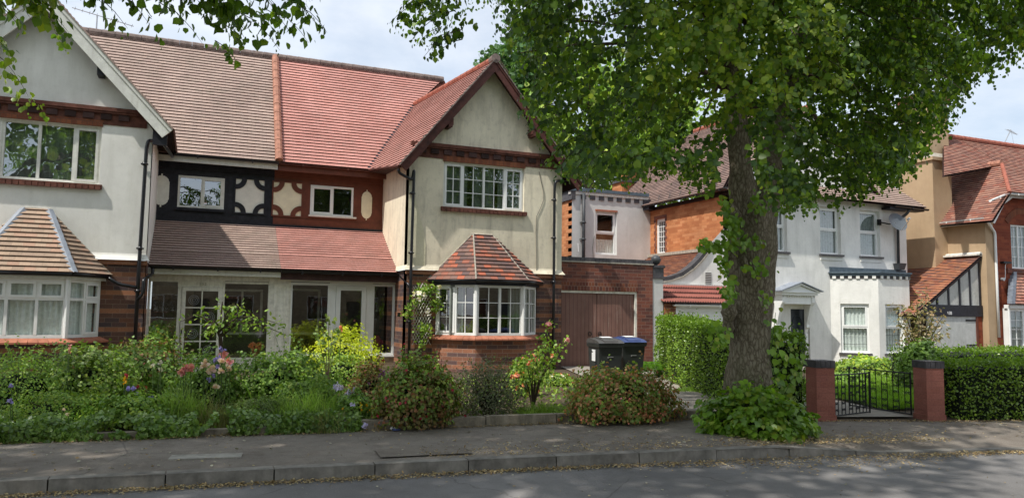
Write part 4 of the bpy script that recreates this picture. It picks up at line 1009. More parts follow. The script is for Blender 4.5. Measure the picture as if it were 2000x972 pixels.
# ---- pipes
dpx = XL-.12
pipe(H1, [(XL+.32, EY-.03, EZ-.1), (XL+.20, YG+.3, EZ-.2), (dpx+.05, YG-.07, 5.12), (dpx+.02, YG-.07, 4.95), (dpx, YG-.09, 2.6), (dpx, YG-.09, .1)], .038, M['black_plastic'], collars=[(dpx, YG-.09, 4.6), (dpx, YG-.09, 2.8), (dpx, YG-.09, 1.9)])
pipe(H1, [(-1.72, YG-.14, ZT1+.07), (-1.55, YG-.1, ZT1-.05), (dpx-.03, YG-.1, 1.98)], .035, M['black_plastic'], 'branch_pipe')
pipe(H1, [(XL+.10, py0-.05, pz0-.05), (XL+.1, py0-.05, 2.3), (XL-.02, YG-.12, 2.15), (XL-.02, YG-.12, 1.85), (dpx, YG-.1, 1.72)], .034, M['black_plastic'], 'branch_pipe')
dp2 = XY(801, YG-.1, 600)
pipe(H2, [onY(778, 330, YG-.2), onY(780, 338, YG-.15), onY(805, 352, YG-.09), (dp2+.02, YG-.09, 5.0), (dp2, YG-.09, 2.5), (dp2, YG-.09, .1)], .036, M['black_plastic'], collars=[(dp2, YG-.09, 4.4), (dp2, YG-.09, 2.95), (dp2, YG-.09, 1.3)])
pipe(H2, [(XR0+.02, py0-.05, pz0-.06), (XR0+.02, YG-.02, 2.22), (dp2, YG-.09, 2.1)], .032, M['black_plastic'], 'branch_pipe')
dp3 = XY(1082, YG-.08, 500)
pipe(H2, [(XR1+.38, YG-.12, 5.18), (XR1+.3, YG-.1, 5.1), (dp3+.02, YG-.08, 5.0), (dp3, YG-.08, 4.8), (dp3, YG-.08, 2.5), (dp3, YG-.08, .1)], .036, M['black_plastic'], collars=[(dp3, YG-.08, 4.5), (dp3, YG-.08, 3.5), (dp3, YG-.08, 2.35)])
mb = MB(); mb.tube([onY(x, y, YG-.015) for x, y in ((1053, 335), (1056, 350), (1062, 375), (1062, 390), (1055, 408), (1048, 422), (1047, 455), (1048, 495), (1048, 530))], .008, M['cable'], 5); mb.tube([onY(x, y, YG-.015) for x, y in ((1048, 532), (1048, 570), (1049, 625))], .006, M['black_plastic'], 5)
mb.build('cable', H2)
mb = MB(); c = onY(778, 614, YG-.02); mb.box(c.x-.02, c.x+.05, YG-.04, YG, c.z-.05, c.z+.05, M['black_plastic']); mb.build('doorbell_box', H2)

# chimney behind the cream gable
t = H2
mb = MB(); cx, cy = 7.9, 25.3; mb.box(cx-.35, cx+.35, cy-.3, cy+.3, 6.5, 9.0, M['red_brick']); mb.box(cx-.42, cx+.42, cy-.37, cy+.37, 9.0, 9.15, M['red_brick']); ch = mb.build('chimney', t)
mb = MB(); 
for k in (-.15, .15): mb.lathe((cx+k, cy, 9.15), [(.13, 0), (.11, .1), (.10, .38), (.13, .4), (.13, .45), (.10, .46)], M['ridge_red'], 12)
mb.build('chimney_pot', ch)
# ================================================================= GARAGE beside the cream house
YGA = 17.9; FG = wallmap(0, YGA, 1, 0)
GA = thing('garage', 'dark red brick garage with worn brown double doors beside the cream house', 'garage', (10.3, 17.9, 0))
gx0, gx1 = XR1+.02, XY(1275, YGA, 600); gd0, gd1 = XY(1095, YGA, 640), XY(1241, YGA, 640); gz = 2.10
mb = MB(); wall(mb, FG, gx0, gx1, -.1, 2.92, [(gd0-.07, gd1+.07, -.11, gz+.06)], M['garage_brick'])
mb.lb(FG, gd0-.07, gd1+.08, -.02, .006, gz+.06, gz+.285, M['soldier'])
mb.poly([(gx1, YGA, -.1), (gx1, YGA+6, -.1), (gx1, YGA+6, 2.92), (gx1, YGA, 2.92)], M['garage_brick']); mb.build('wall', GA)
mb = MB(); mb.lb(FG, gx0, gx1+.02, -.25, .03, 2.92, 2.955, M['mortar']); 
n = 26
for i in range(n): a = gx0+(gx1-gx0)*i/n; mb.lb(FG, a+.004, a+(gx1-gx0)/n-.004, -.24, .02, 2.955, 3.06, M['black_coping'])
mb.build('coping', GA, bevel=.006)
mb = MB(); mb.poly([(gx0, YGA+.2, 2.8), (gx1, YGA+.2, 2.8), (gx1, YGA+5.4, 2.8), (gx0, YGA+5.4, 2.8)], M['grey_felt']); mb.build('flat_roof', GA)
mb = MB(); mb.lb(FG, gd0-.07, gd0, -.14, -.03, 0, gz, M['old_white']); mb.lb(FG, gd1, gd1+.07, -.14, -.03, 0, gz, M['old_white']); mb.lb(FG, gd0-.07, gd1+.07, -.14, -.03, gz, gz+.06, M['old_white']); mb.build('door_frame', GA, bevel=.005)
mid = (gd0+gd1)/2-.02
for a, b, s_ in ((gd0+.005, mid-.006, 1), (mid+.006, gd1-.005, -1)):
    mb = MB(); mb.lb(FG, a, b, -.14, -.07, .04, gz-.005, M['garage_door']); d = mb.build('door', GA, bevel=.004)
    mb = MB(); x = mid-s_*.22 if s_ > 0 else mid+.08; pts = [FG(x+cos(t)*.05, -.055, 1.0+sin(t)*.05) for t in [2*pi*k/14 for k in range(15)]]; mb.tube(pts, .009, M['iron'], 5); mb.build('ring_handle', d)
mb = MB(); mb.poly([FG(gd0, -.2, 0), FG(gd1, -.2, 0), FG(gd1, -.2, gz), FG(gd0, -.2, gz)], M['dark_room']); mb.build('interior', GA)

# ================================================================= WHITE HOUSE
YW = 19.0; FW = wallmap(0, YW, 1, 0); WX0, WX1 = 15.37, 23.15; YWB = 23.47
WH = thing('detached_house', 'white rendered house with dark front door, canted bay and bright orange brick side wall', 'house', (19, 19, -.1))
def fx(px, Y=YW, py=500): return XY(px, Y, py)
gy = -.2
wins = [(fx(1490), fx(1538), 3.62, 5.22), (fx(1603), fx(1643), 3.62, 5.22), (fx(1681), fx(1720), 3.62, 5.22)]
wins[0] = (wins[0][1]-.95, wins[0][1], 3.62, 5.22)
lowin = (fx(1512)-.95, fx(1512), .55, 1.95); dorh = (fx(1542), fx(1579), gy, 1.85)
mb = MB(); wall(mb, FW, WX0, WX1, gy, 5.55, wins+[lowin, dorh], M['stucco_house'], th=.3)
gxa, gxb = WX0, fx(1722, YW, 350); gpx = (gxa+gxb)/2
mb.poly([FW(gxa, 0, 5.55), FW(gxb, 0, 5.55), FW(gpx, 0, 5.55+(gpx-gxa)*.86)], M['stucco_house'])
mb.poly([(WX1, YW, gy), (WX1, 28, gy), (WX1, 28, 5.55), (WX1, YW, 5.55)], M['stucco_house'])
mb.build('front_wall', WH)
for w in wins:
    ww = window(WH, FW, *w, [1], transom=[.52], face=-.13, glass=M['glass'], fw=.07, sashes=((0, 1),), curt=[(0, 1, .0, 1, 'net_grey')], depth=.08)
    mb = MB(); mb.lb(FW, w[0]-.06, w[1]+.06, -.12, .09, w[2]-.07, w[2]-.003, M['black_coping']); mb.lb(FW, w[0]-.02, w[1]+.02, .0, .03, w[2]-.2, w[2]-.07, M['stucco_house']); mb.build('sill', ww, bevel=.008)
window(WH, FW, *lowin, [1], transom=[.5], face=-.13, glass=M['glass'], fw=.07, curt=[(0, 1, .0, 1, 'net_grey')])
# front door with arch light, frame, canopy on brackets
mb = MB(); a, b, c, d = dorh
mb.lb(FW, a+.10, b-.08, -.22, -.16, c, d-.08, M['door_dark']); dd = mb.build('front_door', WH)
mb = MB()
xm = (a+b)/2+.01; wd = (b-a-.18)/2
for s_ in (-1, 1): mb.lb(FW, xm+s_*wd*.5-wd*.3, xm+s_*wd*.5+wd*.3, -.16, -.145, c+.25, c+.85, M['door_dark'])
pts = [FW(xm+cos(t)*wd*.65, -.15, d-.62+sin(t)*.33) for t in [pi*k/12 for k in range(13)]]; mb.tube(pts, .014, M['door_dark'], 5)
mb.build('door_panel', dd, bevel=.01)
mb = MB(); mb.tube([FW(xm, -.15, 1.05), FW(xm, -.12, 1.05)], .03, M['alu'], 8); mb.build('door_knob', dd)
mb = MB(); mb.lb(FW, a, a+.10, -.24, -.1, c, d, M['upvc']); mb.lb(FW, b-.08, b, -.24, -.1, c, d, M['upvc']); mb.lb(FW, a+.1, b-.08, -.24, -.1, d-.08, d, M['upvc']); mb.build('door_frame', WH, bevel=.006)
ca, cb = fx(1524, YW-.45, 570), fx(1603, YW-.45, 570); cz = ZY(1560, 575, YW-.45); cm = (ca+cb)/2; cap = ZY(1568, 553, YW-.5)
mb = MB(); mb.lb(FW, ca+.1, cb-.1, 0, .42, cz-.02, cz+.06, M['upvc']); mb.lb(FW, ca+.05, cb-.05, .0, .47, cz+.06, cz+.10, M['upvc'])
mb.extr([FW(ca+.15, .43, cz+.1), FW(cb-.15, .43, cz+.1), FW(cm, .43, cap-.06)], (0, .4, 0), M['upvc'])
for s_, e in ((-1, ca), (1, cb)):
    mb.extr([FW(e, .49, cz+.09), FW(cm, .49, cap), FW(cm, .49, cap-.06), FW(e+(-s_)*.12, .49, cz+.09)], (0, .04, 0), M['upvc'])
mb.lb(FW, ca+.17, cb-.17, 0, .33, cz-.3, cz-.025, M['upvc'])
n = 14
for k in range(n): x = ca+.2+(cb-ca-.4)*k/(n-1); mb.lb(FW, x-.015, x+.015, .33, .36, cz-.09, cz-.02, M['upvc'])
cn = mb.build('door_canopy', WH, bevel=.006)
mb = MB()
for s_, e in ((-1, ca), (1, cb)): mb.extr([FW(e-.03*-s_, .55, cz+.10), FW(cm, .55, cap+.02), FW(cm, .55, cap+.05), FW(e-.03*-s_, .55, cz+.13)], (0, .55, 0), M['lead'])
mb.build('canopy_roof', cn)
for e in (ca+.16, cb-.28):
    mb = MB(); prof = [(0, cz-.024), (.36, cz-.024), (.36, cz-.25), (.28, cz-.35), (.20, cz-.6), (.10, cz-.95), (.11, cz-1.05), (.06, cz-1.1), (.03, cz-1.2), (0, cz-1.25)]
    mb.extr([FW(e, d_, z) for d_, z in prof], (.12, 0, 0), M['upvc']); mb.lb(FW, e+.01, e+.11, 0, .04, gy, cz-1.25, M['upvc']); mb.build('canopy_bracket', cn, bevel=.01)
# canted bay
bp = [(19.53, YW), (20.58, YW-1.0), (22.0, YW-1.0), (23.0, YW)]
YB = YW-1.0; bz = 3.0; z0, z1 = .36, 1.97
print('bay win z', ZY(1672, 692, YB+.5), ZY(1672, 592, YB+.5), 'bay top', ZY(1715, 533, YB))
mb = MB(); faces = []
for (xa_, ya_), (xb_, yb_) in zip(bp, bp[1:]):
    mp = wallmap(xa_, ya_, xb_-xa_, yb_-ya_); L = hypot(xb_-xa_, yb_-ya_); u0 = L/2-.43; u1 = L/2+.43
    faces.append((mp, L, u0, u1)); wall(mb, mp, 0, L, gy, bz-.1, [(u0, u1, z0, z1)], M['stucco_house'], th=.22)
bw = mb.build('bay_wall', WH)
for mp, L, u0, u1 in faces:
    w = window(WH, mp, u0, u1, z0, z1, [1], transom=[.52], face=-.07, fw=.07, glass=M['glass_soft'], sashes=((0, 1),), curt=[(.0, 1, .0, 1, 'net')], bars=None, name='bay_window', depth=.08, roomd=.45)
    mb = MB(); mb.lb(mp, u0-.07, u1+.07, -.08, .08, z0-.06, z0-.003, M['black_coping']); mb.lb(mp, u0-.02, u1+.02, 0, .025, z0-.2, z0-.06, M['stucco_house']); mb.build('sill', w, bevel=.008)
    mb = MB()
    for q in range(1, 6): x = u0+.07+(u1-u0-.14)*q/6; mb.tube([mp(x, -.118, z0+.07), mp(x, -.118, z0+.8)], .006, M['iron'], 4)
    for z in (.28, .6): mb.tube([mp(u0+.07, -.118, z0+z), mp(u1-.07, -.118, z0+z)], .006, M['iron'], 4)
    mb.build('window_grille', w)
mb = MB()
for (mp, L, u0, u1) in faces:
    mb.lb(mp, -.02, L+.02, -.1, .05, bz-.1, bz-.02, M['grey_felt']); mb.lb(mp, -.05, L+.05, -.1, .09, bz-.02, bz+.03, M['grey_felt'])
    n = int(L/.24)
    for k in range(n): x = L*(k+.5)/n; mb.lb(mp, x-.055, x+.055, .0, .04, bz-.2, bz-.1, M['stucco_house'])
    mb.lb(mp, 0, L, -.02, .012, bz-.2, bz-.1, M['black_coping'])
mb.poly([(x, y, bz+.03) for x, y in bp], M['grey_felt']); mb.lb(FW, 19.5, 23.05, 0, .03, bz+.03, bz+.2, M['grey_felt'])
mb.build('bay_parapet', WH)
# scooped screen wall left of the front with black coping, vent
sc = [(XY(1276, YW, 560), 2.40), (XY(1290, YW, 553), ZY(1290, 553, YW)), (XY(1312, YW, 551), ZY(1312, 549, YW)), (XY(1335, YW, 541), ZY(1335, 541, YW)), (XY(1355, YW, 530), ZY(1355, 527, YW)), (XY(1370, YW, 515), ZY(1370, 512, YW)), (XY(1382, YW, 497), ZY(1381, 497, YW)), (XY(1388, YW, 485), ZY(1387, 484, YW)), (WX0, 4.3)]
mb = MB()
for (a, za), (b, zb) in zip(sc, sc[1:]): mb.poly([FW(a, 0, gy), FW(b, 0, gy), FW(b, 0, zb), FW(a, 0, za)], M['stucco_house']); mb.poly([FW(b, -.25, gy), FW(a, -.25, gy), FW(a, -.25, za), FW(b, -.25, zb)], M['stucco_house'])
mb.build('scooped_wall', WH)
mb = MB()
for (a, za), (b, zb) in zip(sc, sc[1:-1]):
    for d0, d1, h0, h1, mt in ((-.28, .05, .0, .05, M['mortar']), (-.26, .03, .05, .16, M['black_coping'])):
        nn = Vector((-(zb-za), 0, b-a)).normalized()
        mb.hexa([FW(a, d1, za)+nn*h0, FW(b, d1, zb)+nn*h0, FW(b, d0, zb)+nn*h0, FW(a, d0, za)+nn*h0, FW(a, d1, za)+nn*h1, FW(b, d1, zb)+nn*h1, FW(b, d0, zb)+nn*h1, FW(a, d0, za)+nn*h1], mt)
mb.build('scooped_coping', WH)
mb = MB(); vx, vz = XY(1383, YW, 548), ZY(1383, 548, YW); mb.lb(FW, vx-.13, vx+.13, 0, .012, vz-.26, vz+.26, M['stucco_grey'])
for k in range(9): mb.lb(FW, vx-.11, vx+.11, .012, .022, vz-.23+k*.055, vz-.21+k*.055, M['stucco_grey']); mb.lb(FW, vx-.11, vx+.11, .011, .013, vz-.21+k*.055, vz-.185+k*.055, M['soffit'])
mb.build('air_vent', WH)
# orange brick side
S = wallmap(WX0, YWB, 0, -1); LS = YWB-YW
sy0, sy1 = YWB-(onX(1281, 450, WX0).y), YWB-(onX(1299, 450, WX0).y); sw = (sy0, sy1, onX(1290, 497, WX0).z, onX(1290, 427, WX0).z)
print('side window', sw, onX(1270, 400, WX0), onX(1384, 377, WX0))
mb = MB(); wall(mb, S, 0, LS, -.1, 5.45, [sw], M['orange_brick'], th=.3); 
for k in range(12):
    z = sw[2]+k*(sw[3]-sw[2])/12
    for e, s_ in ((sw[0], -1), (sw[1], 1)): wd_ = .11 if k % 2 else .06; mb.lb(S, min(e, e+s_*wd_), max(e, e+s_*wd_), 0, .008, z, z+.075*1.5, M['garage_brick'])
mb.lb(S, sw[0]-.1, sw[1]+.1, 0, .012, sw[3], sw[3]+.12, M['garage_brick'])
mb.build('side_wall', WH)
window(WH, S, *sw, [1], face=-.06, bars=(3, 6), glass=M['glass'], mat=M['upvc'], fw=.10, name='leaded_window')
mb = MB(); a = sy0
mb.lb(S, .0, LS, .0, .06, 5.33, 5.45, M['soffit']); mb.build('side_fascia', WH)
gutter(WH, S(-.1, .32, 5.52), S(LS+.3, .32, 5.52), .06, M['grey_pipe'], 'side_gutter', .6)
mb = MB()
for k in range(7): p = S(.3+k*.65, .34, 5.5); mb.tube([p, p+Vector((.12, 0, .28))], .012, M['iron'], 4)
mb.build('gutter_bracket', WH)
# main roofs of the white house
rz = 9.1; 
mb = MB(); roof(mb, [(WX0-.38, YW-.2, 5.5), (WX0-.38, YWB+4.5, 5.5), (WX0+3.4, YWB+2.0, rz), (WX0+3.4, YW+2.2, rz)], (0, 1, 0), M['tile_grey'], .117, .026, M['soffit'])
roof(mb, [(WX0-.3, YW-.4, 5.5), (WX1+.55, YW-.4, 5.42), (WX1-2.5, YW+3.2, rz), (WX0+3.4, YW+3.2, rz)], (1, 0, 0), M['tile_brown'], .117, .026, M['soffit'])
roof(mb, [(WX1+.55, YW-.4, 5.42), (WX1+.55, 28, 5.42), (WX1-2.5, 26, rz), (WX1-2.5, YW+3.2, rz)], (0, 1, 0), M['tile_brown'], .117, .026, M['soffit'])
gz_ = 5.55+(gpx-gxa)*.86+.12
for s_ in (-1, 1):
    e = gpx+s_*(gpx-gxa+.12); ze_ = 5.48
    roof(mb, [(e, YW-.12, ze_), (gpx, YW-.12, gz_), (gpx, YW+3.2, gz_), (e, YW+1, ze_)], (0, 1, 0), M['tile_brown'], .117, .026, M['soffit'])
mb.build('roof', WH)
mb = MB(); ridge(mb, (WX0+3.4, YW+2.2, rz), (WX0+3.4, YWB+2, rz), .12, M['ridge_red']); mb.build('ridge_tiles', WH); mb = MB(); ridge(mb, (gpx, YW-.1, gz_), (gpx, YW+3, gz_), .12, M['ridge_red']); mb.build('gable_ridge_tiles', WH); mb = MB(); ridge(mb, (WX0+3.4, YW+3.2, rz), (WX1-2.5, YW+3.2, rz), .12, M['ridge_red']); mb.build('ridge_tiles', WH)
gutter(WH, (gxb+.1, YW-.42, 5.40), (WX1+.6, YW-.42, 5.36), .06, M['black_plastic'], 'front_gutter')
mb = MB(); mb.lb(FW, gxb-.05, WX1+.5, 0, .36, 5.28, 5.36, M['black_wood']); mb.build('front_soffit', WH)
wp = fx(1754, YW-.1, 450)
pipe(WH, [(wp+.25, YW-.38, 5.3), (wp+.2, YW-.3, 5.15), (wp, YW-.1, 4.95), (wp, YW-.08, 3.4)], .05, M['grey_pipe']); mb = MB(); mb.hexa([(wp-.12, YW-.22, 3.2), (wp+.12, YW-.22, 3.2), (wp+.12, YW, 3.2), (wp-.12, YW, 3.2), (wp-.18, YW-.26, 3.42), (wp+.18, YW-.26, 3.42), (wp+.18, YW, 3.42), (wp-.18, YW, 3.42)], M['grey_pipe']); mb.build('rainwater_hopper', WH)
# two storey flat roofed side wing
FB = wallmap(0, YWB, 1, 0); bx0 = XY(1117, YWB, 430); bw_ = (XY(1163, YWB, 450), XY(1205, YWB, 450), ZY(1184, 497, YWB), ZY(1184, 413, YWB))
mb = MB(); wall(mb, FB, bx0, WX0, -.1, 5.75, [bw_], M['stucco_grey'])
mb.lb(FB, bw_[0]-.02, bw_[1]+.02, -.02, .015, bw_[3], bw_[3]+.06, M['sill_tile']); mb.build('wing_wall', WH)
mb = MB(); SL = wallmap(bx0, YWB+4, 0, -1); mb.poly([SL(0, 0, 0), SL(4, 0, 0), SL(4, 0, 5.55), SL(0, 0, 5.55)], M['orange_brick'])
for k in range(9): z = 3.3+k*.27; mb.lb(SL, 3.55, 4.0, 0, .006, z, z+.135, M['orange_brick'])
mb.build('wing_side_wall', WH)
w = window(WH, FB, *bw_, [1], transom=[.5], face=-.10, fw=.075, glass=M['glass'], sashes=((0, 1),), curt=[(0, 1, 0, .36, 'net')], roomd=.4)
mb = MB(); mb.lb(FB, bx0-.10, WX0-.1, -.1, .05, 5.75, 5.86, M['mortar_white']); mb.lb(FB, bx0-.14, WX0-.1, -.1, .09, 5.86, 5.98, M['grey_felt'])
mb.lb(SL, 0, 4.08, -.1, .06, 5.55, 5.86, M['black_coping']); mb.lb(SL, 0, 4.1, -.1, .12, 5.86, 5.98, M['grey_felt'])
n = 9
for k in range(n): x = bx0+.35+k*.37; mb.lb(FB, x, x+.2, 0, .04, 5.6, 5.75, M['black_coping'])
mb.lb(FB, WX0-.32, WX0-.05, 0, .4, 5.35, 5.7, M['black_wood'])
mb.build('wing_parapet', WH)
gp_ = XY(1140, YWB-.1, 430); pipe(WH, [(gp_, YWB-.1, 5.8), (gp_, YWB-.1, 4.6), (gp_, YWB-.1, 2.8)], .06, M['grey_pipe'], 'wing_downpipe', collars=[(gp_, YWB-.1, 4.75), (gp_, YWB-.1, 4.15)])
mb = MB(); mb.tube([FB(bw_[0]-.05, .02, 4.3), FB(bw_[0]-.12, .02, 3.9), FB(bw_[0]-.08, .02, 3.4)], .01, M['cable'], 4); mb.tube([FB(gp_-.1, .06, 3.95), FB(gp_-.22, .09, 4.0), FB(gp_-.2, .1, 3.7), FB(gp_-.1, .06, 3.5)], .012, M['label_white'], 4); mb.build('cable', WH)
# lean-to roof behind the scooped wall
mb = MB(); ly = YW+.3
roof(mb, [(12.9, ly, 2.5), (12.9, YWB, 2.5), (WX0, YWB, 3.62), (WX0, ly, 3.62)], (0, 1, 0), M['tile_orange'], .117, .026, M['soffit']); mb.build('lean_to_roof', WH)
mb = MB(); mb.box(WX0-.12, WX0-.003, ly, YWB, 3.62, 3.72, M['mortar']); mb.build('lean_to_flashing', WH)
# chimney behind the wing
mb = MB(); c = onY(1226, 345, 26.5); mb.box(c.x-.45, c.x+.45, 26.2, 27, 5.5, 6.9, M['orange_brick']); mb.box(c.x-.52, c.x+.52, 26.1, 27.1, 6.9, 7.0, M['black_coping']); mb.box(c.x-.3, c.x+.3, 26.3, 26.9, 7.0, 7.45, M['orange_brick']); mb.box(c.x-.38, c.x+.38, 26.2, 27, 7.45, 7.55, M['garage_brick']); ch = mb.build('chimney', WH)
mb = MB(); mb.lathe((c.x, 26.6, 7.5), [(.16, 0), (.13, .4), (.16, .45), (.12, .5)], M['ridge_red'], 12); mb.build('chimney_pot', ch)
# grey gatepost pier with stone ball
PR = thing('boundary_pier', 'grey rendered pier with a dark stone ball on top, right of the brown garage doors', 'pier', (12.2, 17.95, 0))
pa, pb = gx1+.015, XY(1296, 17.9, 600)
mb = MB(); mb.box(pa, pb, 17.92, 18.25, -.1, 2.55, M['stucco_grey']); mb.box(pa-.01, pb+.03, 17.89, 18.28, 2.55, 2.62, M['black_coping']); mb.box(pa, pb+.01, 17.9, 18.26, 2.62, 2.86, M['black_coping']); mb.box(pa-.0, pb+.04, 17.87, 18.28, 2.86, 2.93, M['black_coping']); mb.build('pier_body', PR, bevel=.01)
mb = MB(); mb.lathe((XY(1283, 18.0, 507), 18.05, 2.93), [(.05, 0), (.05, .03)]+[(.14*sin(pi*k/10), .16-.14*cos(pi*k/10)) for k in range(1, 10)]+[(.001, .30)], M['grey_pipe'], 18); mb.build('ball_finial', PR, smooth=True)
# low garage in front of the scooped wall
LG = thing('low_garage', 'low garage with brown pantile roof and white shutter door beside the white house', 'garage', (13.5, 18, -.1))
la, lb_, lc, ld = XY(1298, 17.9, 620), XY(1320, 17.9, 620), XY(1326, 17.9, 620), 15.3
mb = MB(); mb.box(la, lb_, 17.9, 18.6, -.2, 1.86, M['orange_mixed']) if 0 else None
M['orange_mixed'] = brick('mixed orange brick', [(.42, .15, .06), (.30, .11, .06), (.5, .19, .08), (.2, .08, .05)], (.4, .3, .22))
mb.box(la, lb_, 17.9, 18.6, -.2, 1.84, M['orange_mixed']); mb.box(12.36, la, 18.45, 18.7, -.2, 2.25, M['orange_mixed']); mb.hexa([(la, 17.9, 1.84), (lb_, 17.9, 1.84), (lb_, 18.95, 1.84), (la, 18.95, 1.84), (la, 17.95, 1.86), (lb_, 17.95, 1.86), (lb_, 18.95, 2.3), (la, 18.95, 2.3)], M['orange_mixed'])
mb.build('brick_pier', LG); mb = MB(); mb.box(ld, ld+.3, 17.9, 18.9, -.2, 1.84, M['orange_mixed']); mb.build('brick_pier', LG)
mb = MB(); mb.box(lb_, ld, 17.98, 18.02, -.2, 1.74, M['upvc'])
for k in range(16): mb.box(lb_+.03, ld-.03, 17.965, 17.98, -.1+k*.115, -.0+k*.115, M['upvc'])
mb.build('shutter_door', LG, bevel=.004)
mb = MB(); mb.box(lb_-.0, lb_+.06, 17.9, 17.98, -.2, 1.76, M['upvc']); mb.box(lb_, ld, 17.9, 17.99, 1.74, 1.84, M['upvc']); mb.build('door_frame', LG)
gutter(LG, (la+.25, 17.82, 1.83), (ld+.3, 17.82, 1.83), .055, M['upvc'])
mb = MB(); n = 42   # interlocking roll tiles
x0, x1 = la-.12, ld+.4
for r in range(4):
    ya, yb = 17.74+r*.31, 17.74+(r+1)*.31+.03; za, zb = 1.86+r*.145+.04, 1.86+(r+1)*.145
    for k in range(n):
        for q in range(4):
            u0, u1 = x0+(x1-x0)*(k+q/4)/n, x0+(x1-x0)*(k+(q+1)/4)/n; h = [0, .03, .035, .0, 0]
            mb.poly([(u0, ya, za+h[q]), (u1, ya, za+h[q+1]), (u1, yb, zb+h[q+1]), (u0, yb, zb+h[q])], M['tile_pan']); mb.poly([(u0, ya, za-.02), (u1, ya, za-.02), (u1, ya, za+h[q+1]), (u0, ya, za+h[q])], M['soffit'])
mb.build('pantile_roof', LG)
mb = MB(); mb.box(12.4, 15.3, 18.9, 18.985, 2.36, 2.46, M['stucco_grey']); mb.build('roof_flashing', LG)
# satellite dish
SD = thing('satellite_dish', 'grey satellite dish mounted on the white house beside its downpipe', 'satellite dish', (fx(1745), YW, 4.5))
dc = onY(1754, 433, YW-.45); ax = Vector((-.05, -.9, .38)).normalized(); rx_ = ax.cross(Vector((0, 0, 1))).normalized(); ry_ = rx_.cross(ax)
mb = MB(); R_ = .37
for i in range(6):
    for k in range(24):
        def q(i, k): r = R_*i/6; t = 2*pi*k/24; return dc+rx_*cos(t)*r*1.05+ry_*sin(t)*r*.92-ax*(.10*(1-(i/6)**2))
        mb.poly([q(i, k), q(i+1, k), q(i+1, k+1), q(i, k+1)], M['dish'])
mb.build('reflector', SD, smooth=True)
mb = MB(); f = dc+ax*.42-ry_*.12; mb.tube([dc-ry_*.34-ax*.02, f-ry_*.06, f], .014, M['alu'], 6); mb.tube([f+ax*.06, f-ax*.05], .035, M['alu'], 8); mb.build('receiver_arm', SD)
mb = MB(); wallp = Vector((dc.x-.42, YW, dc.z-.0)); mb.tube([dc-ax*.1, dc-ax*.16+Vector((-.15, .1, 0)), wallp+Vector((0, -.08, 0))], .022, M['iron'], 6); mb.box(wallp.x-.06, wallp.x+.06, YW-.08, YW, wallp.z-.1, wallp.z+.1, M['iron']); mb.build('wall_bracket', SD)

# ================================================================= BROWN HOUSE at the right
BX, BY = 25.0, 17.4; CB = 24.34; FR = wallmap(0, BY, 1, 0); SB = wallmap(BX, 23, 0, -1)
BH = thing('brown_rendered_house', 'red brick and brown rendered house with big chimney at the right edge', 'house', (26, 17.4, -.1))
rw = (XY(1975, BY, 480), XY(1975, BY, 480)+1.3, 3.30, 4.86)
mb = MB(); wall(mb, FR, BX+.40, BX+8, -.3, 5.0, [rw], M['red_brick']); mb.lb(FR, BX-.004, BX+.40, -.29, .012, -.3, 5.0, M['stucco_brown'])
mb.poly([FR(BX+.1, 0, 5.0), FR(BX+8, 0, 5.0), FR(BX+8, 0, 5.9), FR(BX+1.0, 0, 5.9)], M['red_brick'])
n = 12
for k in range(n):
    t0, t1 = pi*(.2+.6*k/n), pi*(.2+.6*(k+1)/n); cx = (rw[0]+rw[1])/2; r0, r1 = .95, 1.17
    zc = rw[3]-.55
    mb.extr([FR(cx+cos(t)*r, .02, zc+sin(t)*r) for r, t in ((r0, t0), (r1, t0), (r1, t1), (r0, t1))], (0, .03, 0), M['soldier_orange'])
mb.build('front_wall', BH)
window(BH, FR, *rw, [1, 1, 1], bars=(2, 4), face=-.05, glass=M['glass'], fw=.06, curt=[(0, 1, 0, 1, 'net_grey')])
mb = MB(); mb.lb(FR, rw[0]-.3, rw[1]+.2, 0, .05, rw[2]-.16, rw[2]-.003, M['garage_brick']); mb.build('window_sill', BH)
mb = MB(); mb.poly([SB(0, 0, -.3), SB(23-BY, 0, -.3), SB(23-BY, 0, 5.0), SB(0, 0, 5.0)], M['stucco_brown'])
cy0, cy1 = onX(1822, 350, CB).y, onX(1765, 350, CB).y+.25
zs_ = onX(1822, 312, CB).z
mb.build('side_wall', BH)
mb = MB(); mb.box(CB, BX+.3, cy0, cy1, -.3, zs_, M['stucco_brown']); mb.box(CB-.07, BX+.4, cy0-.07, cy1+.07, zs_, zs_+.12, M['stucco_brown'])
mb.hexa([(CB-.05, cy0-.05, zs_+.12), (BX+.4, cy0-.05, zs_+.12), (BX+.4, cy1+.05, zs_+.12), (CB-.05, cy1+.05, zs_+.12), (CB+.15, cy0+.3, zs_+.42), (BX+.3, cy0+.3, zs_+.42), (BX+.3, cy1-.2, zs_+.42), (CB+.15, cy1-.2, zs_+.42)], M['mortar'])
mb.box(CB+.1, BX+.5, cy0+.2, cy1-.12, zs_+.2, 9.6, M['stucco_brown']); mb.box(CB+.03, BX+.6, cy0+.12, cy1-.05, 9.6, 9.85, M['garage_brick']); mb.build('chimney', BH, bevel=.02)
mb = MB(); re_ = 5.0; A_ = Vector((26.15, BY+.2, 7.0)); 
def on_plane(px, py, p0, nrm): d = ray(px, py); return EYE+d*((Vector(p0)-EYE).dot(nrm)/d.dot(nrm))
a_ = radians(47); n1 = Vector((-sin(a_), 0, cos(a_))); p1 = (BX-.28, BY, re_); q1 = [on_plane(x, y, p1, n1) for x, y in ((1816, 441), (1938, 431), (1972, 376), (1957, 321), (1840, 340))]
roof(mb, q1, (0, 1, 0), M['tile_right'], .117, .026, M['soffit'])
